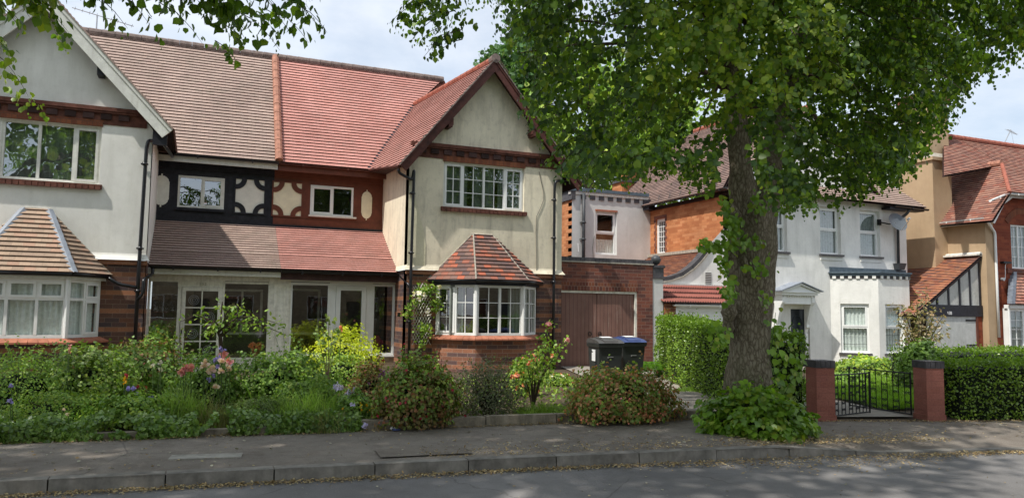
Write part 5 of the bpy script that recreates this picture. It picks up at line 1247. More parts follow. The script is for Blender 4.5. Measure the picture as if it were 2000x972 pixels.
p2 = onY(1985, 377, BY-.45); a_ = radians(44); n2 = Vector((0, -sin(a_), cos(a_))); q2 = [on_plane(x, y, p2, n2) for x, y in ((1973, 375), (2130, 392), (2130, 309), (1870, 271), (1790, 262), (1800, 330), (1957, 321))]
roof(mb, [q2[0], q2[1], q2[2], q2[3], q2[6]], (1, 0, 0), M['tile_right'], .117, .026, M['soffit'])
p3 = on_plane(1957, 323, p2, n2); q3 = [on_plane(x, y, p2, n2) for x, y in ((1957, 322), (1870, 271), (1843, 267.5), (1843, 343))]; roof(mb, q3, (1, 0, 0), M['tile_right'], .117, .026, M['soffit'])
print('brown', q1, q2)
mb.build('roof', BH)
mb = MB(); ridge(mb, q1[3]+Vector((0, 0, .04)), q1[4]+Vector((0, 0, .04)), .13, M['ridge_pale'], .35); mb.build('ridge_tiles', BH); mb = MB(); ridge(mb, q3[2]+Vector((0, 0, .03)), q2[2]+Vector((0, 0, .03)), .12, M['ridge_red'], .35); mb.build('main_ridge_tiles', BH)
mb = MB(); ridge(mb, q1[3], q1[2], .07, M['ridge_red'], .117); mb.build('hip_tiles', BH)
rc = onY(1925, 282, q2[3].y+1.2); mb = MB(); mb.box(rc.x-.5, rc.x+.3, rc.y, rc.y+.5, rc.z-1, rc.z+.12, M['ridge_red']); mb.box(rc.x+.3, rc.x+.8, rc.y, rc.y+.5, rc.z-1, rc.z+.02, M['ridge_red']); mb.build('rear_chimney', BH)
gutter(BH, SB(3.1, .34, re_-.03), SB(23-BY+.22, .34, re_-.03), .055, M['upvc'])
mb = MB(); mb.hexa([SB(3.1, .3, re_-.2), SB(5.8, .3, re_-.2), SB(5.8, .27, re_-.2), SB(3.1, .27, re_-.2), SB(3.1, .3, re_-.05), SB(5.8, .3, re_-.05), SB(5.8, .27, re_-.05), SB(3.1, .27, re_-.05)], M['upvc'])
fp = [onY(x, y, BY-.24) for x, y in ((1930, 430), (1943, 436), (1962, 398), (1978, 386), (2010, 389), (2110, 397), (2110, 388), (2010, 381), (1975, 377), (1960, 387))]
mb.extr(fp, (0, .04, 0), M['upvc'])
mb.build('fascia', BH)
gutter(BH, onY(1934, 391, BY-.5), onY(1968, 377, BY-.5), .06, M['upvc'], 'front_gutter'); gutter(BH, onY(1968, 377, BY-.5), onY(2110, 388, BY-.5), .06, M['upvc'], 'eaves_gutter')
pipe(BH, [(BX-.15, BY-.18, re_-.08), (BX-.05, BY-.15, 4.85), (BX+.42, BY-.06, 4.5), (BX+.42, BY-.06, 3), (BX+.42, BY-.06, .9)], .045, M['upvc'])
mb = MB(); c = onY(1959, 545, BY-.08); mb.tube([c, c+Vector((.12, 0, .02)), c+Vector((.15, 0, .5)), c+Vector((.3, 0, .6))], .012, M['label_white'], 5); mb.tube([c+Vector((0, -.04, 0)), c+Vector((0, .05, 0))], .06, M['alu'], 10); mb.box(c.x-.0, c.x+.4, BY-.14, BY, c.z+.55, c.z+.62, M['iron']); mb.build('security_light', BH)
# little porch bay with tile roof at the frame edge
px0 = XY(1968, BY-.2, 640)
mb = MB(); roof(mb, [(px0-.1, BY-.45, 2.05), (px0+3, BY-.45, 2.05), (px0+3, BY, 3.1), (px0+.75, BY, 3.1)], (1, 0, 0), M['tile_right'], .117, .026, M['soffit']); mb.build('bay_roof', BH)
mb = MB()
for k in range(9): p = Vector((px0-.1, BY-.45, 2.1)).lerp(Vector((px0+.75, BY, 3.2)), k/9); mb.box(p.x-.03, p.x+.13, p.y-.03, p.y+.14, p.z-.05, p.z+.1, M['lead'])
mb.build('bay_hip', BH)
BWm = wallmap(px0+.1, BY-.2, 1, 0)
w = window(BH, BWm, 0, 2.2, .45, 1.9, [1, 1, 1], bars=(2, 4), face=0, glass=M['glass'], fw=.09, name='bay_window', roomd=.1, curt=[(0, 1, 0, 1, 'net_grey')])
mb = MB(); mb.lb(BWm, -.05, 2.4, -.18, .02, -.3, .42, M['stucco_house']); mb.lb(BWm, -.05, -.003, -.18, .0, .44, 1.9, M['upvc']); mb.lb(BWm, -.1, 2.4, -.1, .12, 1.9, 2.02, M['upvc']); mb.lb(BWm, -.1, 2.4, -.1, .1, .38, .44, M['grey_felt']); mb.tube([BWm(-.1, .06, 2.0), BWm(-.1, .06, .5)], .035, M['upvc'], 8); mb.build('bay_wall', BH)
# lean-to garage in the gap
LN = thing('lean_to_garage', 'timber framed lean-to garage with orange tile roof beside the brown house', 'garage', (24, 17.7, -.1))
yl = 17.62; FL = wallmap(0, yl, 1, 0); lx1 = BX-.01; lx0 = 21.6
zt_ = ZY(1914, 498, yl); zb_ = 1.98; sl = (zt_-zb_)/(lx1-22.15)
mb = MB(); zlo = zb_-(22.15-lx0)*sl
roof(mb, [(lx0, yl-.1, zlo), (lx1, yl-.1, zt_), (lx1, 22.5, zt_), (lx0, 22.5, zlo)], (0, 1, 0), M['tile_orange'], .117, .026, M['soffit']); mb.build('roof', LN)
mb = MB(); zz = lambda x: zb_+(x-22.15)*sl-.06
mb.poly([FL(22.3, 0, zb_), FL(lx1-.02, 0, zb_), FL(lx1-.02, 0, zz(lx1)), FL(22.3, 0, zz(22.3))], M['pebble']); mb.build('gable_infill', LN)
mb = MB()
for x in (22.8, 23.35, 23.9, 24.42, lx1-.08): mb.lb(FL, x-.035, x+.035, 0, .03, zb_, zz(x)-.0, M['black_wood'])
a, b = FL(22.3, .05, zz(22.3)+.06), FL(lx1, .05, zz(lx1)+.06); mb.extr([a, b, b-Vector((0, 0, .17)), a-Vector((0, 0, .17))], (0, .08, 0), M['black_wood'])
mb.build('timber_frame', LN, bevel=.005)
mb = MB(); mb.lb(FL, 21.9, lx1-.02, -.05, .06, 1.60, zb_, M['black_wood']); bm_ = mb.build('beam', LN, bevel=.006)
tx = bpy.data.curves.new('number', 'FONT'); tx.body = '138'; tx.size = .15; tx.extrude = .004; tx.align_x = 'CENTER'
c = onY(1855, 614, yl-.07); text_obj(tx, 'house_number', LN, (c.x, yl-.066, c.z), 0, M['label_white'])
mb = MB(); mb.lb(FL, 22.3, lx1-.35, -.03, .02, -.3, 1.6, M['doorgrey']); 
dr_ = mb.build('door', LN)
mb = MB(); mb.lb(FL, lx1-.85, lx1-.3, .02, .035, 1.44, 1.5, M['iron']); mb.lb(FL, lx1-.85, lx1-.3, .02, .035, .6, .66, M['iron']); mb.build('strap_hinge', dr_)
mb = MB(); mb.lb(FL, lx1-.35, lx1-.27, -.02, .05, -.3, 1.6, M['brown_wood']); mb.lb(FL, lx1-.27, lx1-.02, -.02, .02, -.3, 1.6, M['red_brick']); mb.build('door_jamb', LN)
mb = MB(); mb.tube([(lx1-.06, yl-.1, zt_+.03), (lx1-.06, 22.4, zt_+.03)], .08, M['mortar_white'], 8); mb.box(lx1-.26, lx1-.02, yl-.1, 22.4, zt_-.02, zt_+.035, M['mortar_white']); mb.build('flashing', LN)
# ================================================================= STREET THINGS
def bin_(name, label, px, Y, lidmat, rot, sticker=False):
    p = Vector((XY(px, Y, 700), Y, g0(9, 15)+.02)); t = thing('wheelie_bin', label, 'wheelie bin', p, 'wheelie bins in front of the garage doors')
    R = Matrix.Rotation(rot, 3, 'Z')
    def T(x, y, z): return p+R @ Vector((x, y, z))
    W, D, H = .262, .32, .89
    # body tapering down, front (-y)
    mb = MB(); b = [(-.2, -.22), (.2, -.22), (.2, .22), (-.2, .22)]; u = [(-W*.94, -D*.92), (W*.94, -D*.92), (W*.94, D*.8), (-W*.94, D*.8)]
    mb.hexa([T(x, y, .04) for x, y in b]+[T(x, y, H-.06) for x, y in u], M['bin_black']); mb.build('bin_body', t, bevel=.03)
    mb = MB(); # recessed arched side panels & handle tunnel
    for s_ in (-1, 1):
        pts = [(.19, .1), (.19, .74)]+[(.19-.30*sin(pi/2*k/8), .46+.30*cos(pi/2*k/8)) for k in range(9)]+[(-.11, .1)]
        P3 = []
        for y, z in pts: xo = (.2+(W*.94-.2)*(z-.04)/(H-.10))+.004; P3.append(T(s_*xo, y, z))
        mb.extr(P3, R @ Vector((s_*.012, 0, 0)), M['bin_black'])
    mb.build('side_panel', t, bevel=.006)
    mb = MB(); mb.hexa([T(x, y, H-.10) for x, y in ((-W, -D), (W, -D), (W, D*.86), (-W, D*.86))]+[T(x, y, H-.045) for x, y in ((-W-.012, -D-.012), (W+.012, -D-.012), (W+.012, D*.88), (-W-.012, D*.88))], M['bin_black']); 
    mb.hexa([T(x, y, H-.04) for x, y in ((-W-.01, -D-.01), (W+.01, -D-.01), (W+.01, D*.88), (-W-.01, D*.88))]+[T(x, y, H-.02) for x, y in ((-W-.01, -D-.01), (W+.01, -D-.01), (W+.01, D*.88), (-W-.01, D*.88))], M['bin_black']); mb.build('rim', t, bevel=.008)
    mb = MB(); n = 8; prof = [(-D-.02, 0), (-D+.02, .03), (-.18, .055), (0, .075), (.14, .085), (.24, .07), (.29, .03), (.30, 0)]
    for s0, s1, dz in ((-W-.005, -W*.55, -.0), (-W*.55, W*.55, .022), (W*.55, W+.005, 0)):
        mb.extr([T(s0, y, H-.018+z+(dz if 0 < z else 0)) for y, z in prof], R @ Vector((s1-s0, 0, 0)), lidmat)
    ld = mb.build('lid', t, bevel=.008)
    mb = MB(); mb.extr([T(-.1, -.12, H+.081), T(.12, -.12, H+.081), T(.12, .05, H+.0955), T(-.1, .05, H+.0955)], (0, 0, .0035), M['label_white']); mb.build('lid_sticker', ld)
    mb = MB(); yy = -.22-(D*.92-.22)*.66; mb.hexa([T(-.06, yy-.012, .60), T(.06, yy-.012, .60), T(.06, yy, .60), T(-.06, yy, .60), T(-.06, yy-.012, .615), T(.06, yy-.012, .615), T(.06, yy, .615), T(-.06, yy, .615)], M['alu']); mb.hexa([T(-.06, yy-.012, .585), T(-.04, yy-.012, .585), T(-.04, yy, .585), T(-.06, yy, .585), T(-.06, yy-.012, .6), T(-.04, yy-.012, .6), T(-.04, yy, .6), T(-.06, yy, .6)], M['alu']); mb.build('emblem', t)
    if sticker:
        mb = MB(); x = -(.2+(W*.94-.2)*.68)-.018; mb.extr([T(x-.0, -.12, .52), T(x, -.12, .74), T(x, .05, .74), T(x, .05, .52)], R @ Vector((-.004, 0, 0)), M['label_white']); mb.build('side_sticker', t)
    for s_ in (-1, 1):
        mb = MB(); mb.tube([T(s_*.2, .28, .1), T(s_*.26, .28, .1)], .1, M['bin_black'], 14); mb.build('wheel', t)
    mb = MB(); mb.tube([T(-.2, D*.88, H-.06), T(-.2, D*1.02, H-.03), T(.2, D*1.02, H-.03), T(.2, D*.88, H-.06)], .016, M['bin_black'], 6); mb.build('handle', t)
bin_('b', 'black wheelie bin with faded grey lid and a white side sticker', 1181, 13.0, M['bin_lid_grey'], radians(-6), True)
bin_('b', 'black wheelie bin with blue lid, standing to the right of the grey-lidded one', 1226, 13.4, M['bin_blue'], radians(-6))

def pillar(label, cx, cy, rot):
    t = thing('gate_pillar', label, 'gate pillar', (cx, cy, .1), 'brick gate pillars'); R = Matrix.Rotation(rot, 3, 'Z')
    def bx(mb, w, z0, z1, mat, w2=None):
        w2 = w if w2 is None else w2
        mb.hexa([Vector((cx, cy, 0))+R @ Vector((x*w, y*w, z0)) for x, y in ((-1, -1), (1, -1), (1, 1), (-1, 1))]+[Vector((cx, cy, 0))+R @ Vector((x*w2, y*w2, z1)) for x, y in ((-1, -1), (1, -1), (1, 1), (-1, 1))], mat)
    mb = MB(); bx(mb, .150, .05, .20, M['pillar_brick']); bx(mb, .138, .20, .855, M['pillar_brick']); mb.build('shaft', t, bevel=.008)
    mb = MB()
    n = 4
    for i in range(n):
        a, b = -.150+.300*i/n, -.150+.300*(i+1)/n
        P = [Vector((cx, cy, 0))+R @ Vector((x, y, z)) for z in (.855, .955) for x, y in ((a+.004, -.15), (b-.004, -.15), (b-.004, .15), (a+.004, .15))]
        mb.hexa(P, M['black_coping'])
    bx(mb, .138, .853, .94, M['mortar']); mb.build('coping', t, bevel=.022)
    return t
PL = (8.20, 8.20); PRt = (9.79, 7.74)
pillar('painted red brick pillar with blue-black cap on the left of the iron gates', *PL, radians(-14))
pillar('painted red brick pillar with blue-black cap at the end of the long clipped hedge', *PRt, radians(-14))

def scroll(mb, mp, cu, cz, r, s, s2, mat, turns=1.3, tr=.005):
    pts = []
    for k in range(19):
        t = k/18; a = t*turns*2*pi; rr = r*(1-.75*t); pts.append(mp(cu+s*cos(a)*rr, 0, cz+s2*sin(a)*rr))
    mb.tube(pts, tr, mat, 4)
def gate(label, ax, ay, bx_, by, z0, z1, nb):
    t = thing('iron_gate', label, 'gate', (ax, ay, z0), 'wrought iron gate leaves'); mp = wallmap(ax, ay, bx_-ax, by-ay); L = hypot(bx_-ax, by-ay); m = M['iron']
    mb = MB()
    for z in (z0, z1): mb.tube([mp(0, 0, z), mp(L, 0, z)], .010, m, 6)
    for u in (0, L): mb.tube([mp(u, 0, z0-.01), mp(u, 0, z1+.02)], .013, m, 6)
    mb.tube([mp(L, 0, z0-.09), mp(L, 0, z0)], .009, m, 5); mb.build('gate_frame', t)
    for k in range(1, nb): mb = MB(); mb.tube([mp(L*k/nb, 0, z0), mp(L*k/nb, 0, z1)], .0065, m, 5); mb.build('bar', t)
    w = L/nb
    for k in range(nb):
        c = (k+.5)*w; mb = MB()
        if k % 2 == 0:
            for (z, s2) in ((z0+.07, 1), (z0+.17, -1), (z0+.30, 1), (z0+.40, -1)):
                scroll(mb, mp, c-w*.22, z, w*.22, 1, s2, m); scroll(mb, mp, c+w*.22, z, w*.22, -1, s2, m)
        elif k % 4 == 1:
            scroll(mb, mp, c, z1-.06, w*.35, 1, 1, m)
        if mb.v: mb.build('scroll', t)
    mb = MB()
    for c, s_ in ((L*.5-.09, 1), (L*.5+.09, -1), (L*.5-.24, -1), (L*.5+.24, 1)): scroll(mb, mp, c, z1+.06, .05, s_, 1, m)
    mb.tube([mp(L*.5-.28, 0, z1+.01), mp(L*.5-.15, 0, z1+.07), mp(L*.5, 0, z1+.12), mp(L*.5+.15, 0, z1+.07), mp(L*.5+.28, 0, z1+.01)], .005, m, 4)
    mb.build('cresting', t)
gate('nearly closed black scrolled iron gate leaf hung on the left brick pillar', 8.42, 8.16, 9.32, 8.36, .17, .74, 10)
gate('open black scrolled iron gate leaf swung back from the right brick pillar', 9.68, 7.95, 9.66, 9.05, .17, .76, 11)

# low stone edging of the front garden
E_ = thing('garden_edging', 'low weathered concrete edging along the back of the pavement below the azaleas', 'edging', (4.2, 9.1, .12))
x = -6.0
while x < 7.2:
    L = .9+.1*random.random(); x2 = min(x+L-.015, 7.25); ya, yb = lerp_line(BACK, x), lerp_line(BACK, x2); h = .235+.01*random.random() if x > 1.2 else .19
    mb = MB(); dz = .0
    mb.hexa([(x, ya-.0, .05), (x2, yb-.0, .05), (x2, yb+.13, .05), (x, ya+.13, .05), (x, ya+.0, h), (x2, yb+.0, h), (x2, yb+.12, h), (x, ya+.12, h)], M['edging']); mb.build('edging_stone', E_, bevel=.02)
    x += L
# TV aerials
def aerial(label, base, h, d, n=9, L=1.0):
    base = Vector(base); t = thing('television_aerial', label, 'aerial', base); mb = MB(); mb.tube([base, base+Vector((0, 0, h))], .02, M['alu'], 6); mb.build('mast', t)
    mb = MB(); d = Vector(d).normalized(); c = base+Vector((0, 0, h)); s_ = d.cross(Vector((0, 0, 1))).normalized(); mb.tube([c-d*L*.4, c+d*L*.6], .012, M['alu'], 5)
    for k in range(n): p = c-d*L*.35+d*L*.92*k/(n-1); mb.tube([p-s_*.14, p+s_*.14], .005, M['alu'], 4)
    mb.build('antenna', t)
a1 = onY(188, 62, RIDY); aerial('thin television aerial above the left roof ridge among the lime leaves', (a1.x, RIDY, RIDZ), (onY(188, 30, RIDY).z-RIDZ), (1, .2, -.12), 9, 1.5)
a2_ = onY(1953, 284, 22.9); t2 = onY(1974, 254, 22.9)
AE = thing('television_aerial', 'leaning television aerial on the roof ridge of the brown house', 'aerial', a2_)
mb = MB(); mb.tube([a2_-Vector((0, 0, .3)), t2], .022, M['alu'], 6); mb.tube([t2+Vector((.02, 0, 0)), onY(1981, 286, 22.9)], .006, M['alu'], 4); mb.build('mast', AE)
mb = MB(); mb.tube([t2+Vector((-.25, 0, .0)), t2+Vector((.75, .2, -.1))], .012, M['alu'], 5)
for k in range(8): p = t2+Vector((-.2+.12*k, .03*k, -.012*k)); mb.tube([p-Vector((0, .14, .04)), p+Vector((0, .14, .04))], .006, M['alu'], 4)
mb.build('antenna', AE)
# trellis
TR = thing('trellis', 'narrow diamond trellis with pale laths fixed to the brick beside the bay window', 'trellis', (4.95, YG-.04, .4))
ta, tb = XY(806, YG-.04, 620), XY(842, YG-.04, 620); mb = MB(); z0, z1 = .75, 2.25; w = tb-ta
for s_ in (-1, 1):
    k = -8
    while k < 24:
        za = z0+k*.13; seg = []
        for u in [i*w/8 for i in range(9)]:
            z = za+(u if s_ > 0 else w-u)*1.9
            if z0 <= z <= z1: seg.append(FGt(ta+u, z) if 0 else (ta+u, YG-.035-(.008 if s_ > 0 else 0), z))
        if len(seg) > 1: mb.tube([seg[0], seg[-1]], .0065, M['white_panel'], 4)
        k += 1
mb.build('lattice', TR)
# litter
LT = thing('litter', 'crumpled white and blue wrapper lying at the foot of the garden edging', 'litter', onZ(767, 838, .13))
c = onZ(767, 839, .135); mb = MB()
for i in range(8):
    p = [c+Vector((random.uniform(-.05, .05), random.uniform(-.04, .04), random.uniform(0, .05))) for _ in range(3)]; mb.poly(p, M['label_white'])
mb.build('wrapper', LT); mb = MB(); mb.hexa([c+Vector(v) for v in ((-.01, -.05, 0), (.08, -.05, 0), (.08, -.0, 0), (-.01, 0, 0), (0, -.045, .02), (.08, -.05, .012), (.075, 0, .014), (-.01, 0, .02))], M['bin_blue']); mb.build('blue_packet', LT)
# ================================================================= PLANTS
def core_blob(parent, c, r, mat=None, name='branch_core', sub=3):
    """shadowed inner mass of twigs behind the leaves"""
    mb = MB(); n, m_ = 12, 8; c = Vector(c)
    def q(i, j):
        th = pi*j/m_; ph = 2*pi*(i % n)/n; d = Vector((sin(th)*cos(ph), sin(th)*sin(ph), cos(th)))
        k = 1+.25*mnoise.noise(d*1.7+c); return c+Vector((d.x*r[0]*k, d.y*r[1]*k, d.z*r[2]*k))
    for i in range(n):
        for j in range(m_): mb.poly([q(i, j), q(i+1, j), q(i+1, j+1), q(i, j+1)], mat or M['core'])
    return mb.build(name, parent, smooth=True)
def ground_at(px, py): return onZ(px, py, .125)
def lumpy(C, rx, ry, H, n, K=14, lump=.4, spread=.62, rough=.35, up=.25, zmin=.03, seed=0, flat=1.0):
    """leaf positions on a cluster of lumps filling a dome"""
    r = np.random.default_rng(seed); C = np.array(C)
    d = unit(r.normal(size=(K, 3))); d[:, 2] = np.abs(d[:, 2])*1.0
    rad = lump*(.7+.6*r.random(K)); L = d*np.array([rx*spread, ry*spread, H*spread*flat])*(.6+.5*r.random((K, 1)))
    L[:, 2] = np.clip(L[:, 2], H*.22, None)
    idx = r.integers(0, K, n); dd = unit(r.normal(size=(n, 3))+np.array([0, -.25, up])*1.0)
    sc = np.array([min(rx, ry*1.3), min(rx, ry*1.3), H*.85])
    k = 1-rough*r.random((n, 1))**1.5+.12*r.normal(size=(n, 1))*.6
    P = L[idx]+dd*sc*rad[idx][:, None]*k
    m_ = r.random(n) < .62; d2 = unit(r.normal(size=(n, 3))); d2[:, 2] = np.abs(d2[:, 2]); wv = 1+.16*np.array([mnoise.noise(Vector(v)*2.3+Vector((seed, 0, 0))) for v in d2.tolist()])
    ph = r.random(n)*2*pi; rho = np.where(r.random(n) < .38, 1.0, np.sqrt(r.random(n))); zc = np.where(rho == 1.0, r.random(n)*.62, (1-rho**3.2)**.5)
    d2 = np.stack([np.cos(ph)*rho, np.sin(ph)*rho, np.maximum(zc, .02)], 1); wv = 1+np.array([.30*mnoise.noise(Vector(v)*2.2+Vector((seed, 0, 0)))+.20*mnoise.noise(Vector(v)*5.5+Vector((0, seed, 0))) for v in d2.tolist()])
    Q = d2*np.array([rx, ry, H*.97])*(wv*(1-rough*.6*r.random(n)**1.8))[:, None]; P[m_] = Q[m_]; d2 = unit(d2*np.array([1, 1, .8])); dd = np.where(m_[:, None], d2, dd)
    ns = int(n*.10); ks = max(6, ns//14); sp = d2[r.integers(0, n, ks)]; sp[:, 2] = np.abs(sp[:, 2])+.05; j = r.integers(0, ks, ns); ft = r.random(ns)
    bs = np.array([rx, ry, H])*(.72+.2*r.random((ks, 1)))*sp; dr = unit(sp+np.array([0, 0, .7])+.3*r.normal(size=(ks, 3))); ln_ = (.10+.30*r.random(ks))*min(rx, H)
    P[:ns] = bs[j]+dr[j]*(ln_[j]*ft*1.3)[:, None]+r.normal(size=(ns, 3))*.018; dd[:ns] = unit(dr[j]+r.normal(size=(ns, 3))*.8)
    keep = P[:, 2] > zmin; P, dd = P[keep], dd[keep]
    return C+P, dd
def leaf_orient(dd, r, droop=.2, jitter=.7):
    n = len(dd); t = unit(np.cross(dd, unit(r.normal(size=(n, 3))))); A = unit(t+dd*.35+np.array([0, 0, -droop])); Nn = unit(dd+jitter*r.normal(size=(n, 3))*.6)
    return A, Nn
SEED = [11]
def shrub(name, label, cat, px, hw, top, base, mat, n, size, flowers=(), K=14, shape=LEAF, wid=1.0, depth=.8, lump=.4, group=None, stems=5, back=None, up=.25, flat=1.0, core=.5, mats2=None, rough=.35):
    P0 = ground_at(px, base) if back is None else Vector((XY(px, back, base), back, g0(XY(px, back), back)+.03))
    dist = (P0-EYE).length; vd = Vector((P0.x, P0.y, 0)).normalized(); rx = hw/FPX*dist*1.0; ry = rx*depth
    C = P0+vd*ry*.85; C.z = g0(C.x, C.y)+.03; H = max(.1, onY(px, top, C.y).z-C.z)
    t = thing(name, label, cat, C, group); SEED[0] += 1; r = np.random.default_rng(SEED[0])
    P, dd = lumpy(C, rx, ry, H, n, K, lump, seed=SEED[0], up=up, flat=flat, rough=rough); A, Nn = leaf_orient(dd, r)
    S = size*(.65+.6*r.random(len(P)))
    if mats2:
        m2, fr = mats2; k = r.random(len(P)) < fr*np.clip((P[:, 2]-C.z)/H*1.4, 0, 1.2)
        leafmesh('foliage', P[~k], A[~k], Nn[~k], S[~k], mat, t, shape, wid); leafmesh('young_foliage', P[k]+dd[k]*.01, A[k], Nn[k], S[k], m2, t, shape, wid)
    else: leafmesh('foliage', P, A, Nn, S, mat, t, shape, wid)
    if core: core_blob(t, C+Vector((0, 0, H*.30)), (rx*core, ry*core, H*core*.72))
    if stems:
        mb = MB()
        for k in range(stems):
            e = C+Vector((r.uniform(-.6, .6)*rx, r.uniform(-.6, .6)*ry, H*r.uniform(.5, .85))); m_ = C.lerp(e, .5)+Vector((r.uniform(-.05, .05), 0, .05)); mb.tube([C+Vector((r.uniform(-.06, .06), r.uniform(-.06, .06), -.02)), m_, e], [.014, .010, .004], M['twig'], 5)
        mb.build('stems', t)
    for fm, fn, fs in flowers:
        P, dd = lumpy(C, rx, ry, H, fn, K, lump, seed=SEED[0], up=up+.2, flat=flat, rough=.02)
        if len(P) == 0: continue
        k = 7; PP = np.repeat(P+dd*fs*.35, k, 0); nn = rnd3(len(PP)); leafmesh('blossoms', PP, unit(nn+np.repeat(dd, k, 0)*.6), nn, fs, M[fm], t, LEAF, 1.2)
    return t, C, rx, ry, H
def blades(name, label, cat, px, hw, top, base, mat, n, w=.012, lean=.25, depth=.7, group=None, back=None, kind=None):
    P0 = ground_at(px, base) if back is None else Vector((XY(px, back, base), back, .13)); dist = (P0-EYE).length; vd = Vector((P0.x, P0.y, 0)).normalized(); rx = hw/FPX*dist; ry = rx*depth
    C = P0+vd*ry*.9; C.z = g0(C.x, C.y)+.02; H = max(.08, onY(px, top, C.y).z-C.z); t = thing(name, label, cat, C, group); SEED[0] += 1; r = np.random.default_rng(SEED[0])
    a = r.random(n)*2*pi; q = r.random(n)**.6; B = np.array(C)+np.stack([np.cos(a)*q*rx, np.sin(a)*q*ry, np.zeros(n)], 1)
    hh = H*(.25+.85*r.random(n)**1.3)*(1.15-.5*q); seg = 3; ln = r.normal(size=(n, 2))*lean; tw = r.random(n)*pi
    V = []; 
    for k in range(seg+1):
        f = k/seg; c = B+np.stack([ln[:, 0]*hh*f**2, ln[:, 1]*hh*f**2, hh*(f-.12*f**3)], 1); ww = w*(1-f)**.6*.5+.0008
        sd = np.stack([np.cos(tw), np.sin(tw), np.zeros(n)], 1)*ww; V += [c-sd, c+sd]
    V = np.stack(V, 1)-np.array(C); F = []
    me = bpy.data.meshes.new('blades'); nv = 2*(seg+1); me.vertices.add(n*nv); me.vertices.foreach_set('co', V.astype(np.float32).ravel())
    f0 = np.array([[2*k, 2*k+1, 2*k+3, 2*k+2] for k in range(seg)]).ravel(); F = (np.arange(n)*nv)[:, None]+f0[None]
    me.loops.add(F.size); me.loops.foreach_set('vertex_index', F.astype(np.int32).ravel()); me.polygons.add(n*seg); me.polygons.foreach_set('loop_start', (np.arange(n*seg)*4).astype(np.int32)); me.update(calc_edges=True); me.materials.append(mat)
    o = bpy.data.objects.new('blades', me); COL.objects.link(o); o.parent = t; return t, C
def heads(t, pts, mat, size, k=8, stem=True, z0=.12, name='flower'):
    for p in pts:
        P = np.repeat(np.array([p]), k, 0)+RNG.normal(size=(k, 3))*size*.25; nn = rnd3(k); o = leafmesh(name, P, nn, rnd3(k), size, mat, t, LEAF, 1.2)
        if stem: mb = MB(); p = Vector(p); mb.tube([Vector((p.x+random.uniform(-.06, .06), p.y+.04, z0)), p], .004, M['stem'], 4); mb.build('stem', o if 0 else t)
def flower_plant(label, cat, pix, Y, mat, size, k=8, name='flowering_plant', group=None):
    pts = [onY(x, y, Y+random.uniform(-.1, .1)) for x, y in pix]; c = Vector((sum(p.x for p in pts)/len(pts), Y, .12)); t = thing(name, label, cat, c, group); heads(t, pts, M[mat], size, k); return t

# ---- azaleas and shrubs along the front
shrub('azalea_bush', 'rounded azalea bush with reddish leaves and a few crimson blooms spilling over the edging', 'shrub', 815, 84, 706, 840, M['red_leaf'], 8500, .042, [('f_hot', 70, .022)], K=26, lump=.36, mats2=(M['mid_leaf'], .45))
shrub('azalea_bush', 'wide low azalea bush speckled with coral pink blooms, in front of the wheelie bins', 'shrub', 1215, 118, 724, 830, M['pink_leaf'], 11000, .040, [('f_coral', 330, .017), ('f_pink', 60, .018)], K=30, lump=.32, depth=.55, mats2=(M['mid_leaf'], .2))
shrub('small_azalea', 'small reddish azalea left of the big rounded azalea bush', 'shrub', 722, 40, 698, 800, M['red_leaf'], 2400, .036, [('f_hot', 5, .03)], K=10)
shrub('grey_shrub', 'wispy grey brown shrub between the rounded azalea and the tall rose', 'shrub', 952, 76, 702, 824, M['grey_leaf'], 7000, .032, K=22, shape=SLIM, wid=1.4, lump=.4, stems=16, mats2=(M['olive_leaf'], .25), core=.25, rough=.6)
shrub('golden_shrub', 'bright yellow green golden shrub in full sun below the right porch door', 'shrub', 672, 74, 644, 716, M['yellow_leaf'], 4200, .060, K=22, back=15.2, shape=SLIM, wid=1.6, lump=.36, mats2=(M['mid_leaf'], .0), up=.5)
shrub('small_shrub', 'low green shrub at the foot of the golden shrub', 'shrub', 665, 62, 690, 745, M['mid_leaf'], 2600, .05, K=14, back=14.3, shape=SLIM, wid=1.6)
shrub('flowering_bush', 'low bush with pale cream and pink flowers beside the rose at the garage drive', 'shrub', 1085, 36, 728, 772, M['mid_leaf'], 1800, .035, [('f_white', 20, .03), ('f_coral', 12, .028)], K=12, back=13.4)
shrub('coral_bush', 'small orange flowered azalea in front of the bay window', 'shrub', 1022, 34, 700, 772, M['mid_leaf'], 1700, .04, [('f_coral', 26, .05)], K=12, back=12.0)
# long planting at the left
shrub('mixed_shrub', 'dense dark shrub with red tipped leaves below the left porch', 'shrub', 275, 96, 668, 790, M['dark_leaf'], 7500, .050, [('f_hot', 5, .035)], K=26, lump=.38, mats2=(M['red_leaf'], .3))
shrub('leafy_shrub', 'light green leafy shrub in front of the white bay window', 'shrub', 165, 84, 680, 810, M['mid_leaf'], 6500, .045, K=24, lump=.38, mats2=(M['olive_leaf'], .5))
shrub('ferny_shrub', 'feathery dark green shrub at the left edge', 'shrub', 40, 88, 688, 820, M['dark_leaf'], 7500, .036, K=24, shape=SLIM, wid=1.5, mats2=(M['mid_leaf'], .5))
shrub('rose_bush', 'dark leaved bush with pink roses below the porch door', 'rose bush', 405, 66, 688, 775, M['dark_leaf'], 4200, .038, K=18, back=11.3, mats2=(M['mid_leaf'], .2))
shrub('low_shrub', 'low dark green shrub between the pink roses and the golden shrub', 'shrub', 545, 110, 692, 800, M['dark_leaf'], 8000, .042, K=30, back=11.4, depth=.5, mats2=(M['mid_leaf'], .35))
shrub('juniper', 'low feathery juniper behind the ivy edge', 'shrub', 510, 70, 778, 834, M['olive_leaf'], 6000, .030, K=22, shape=SLIM, wid=1.0, depth=.5)
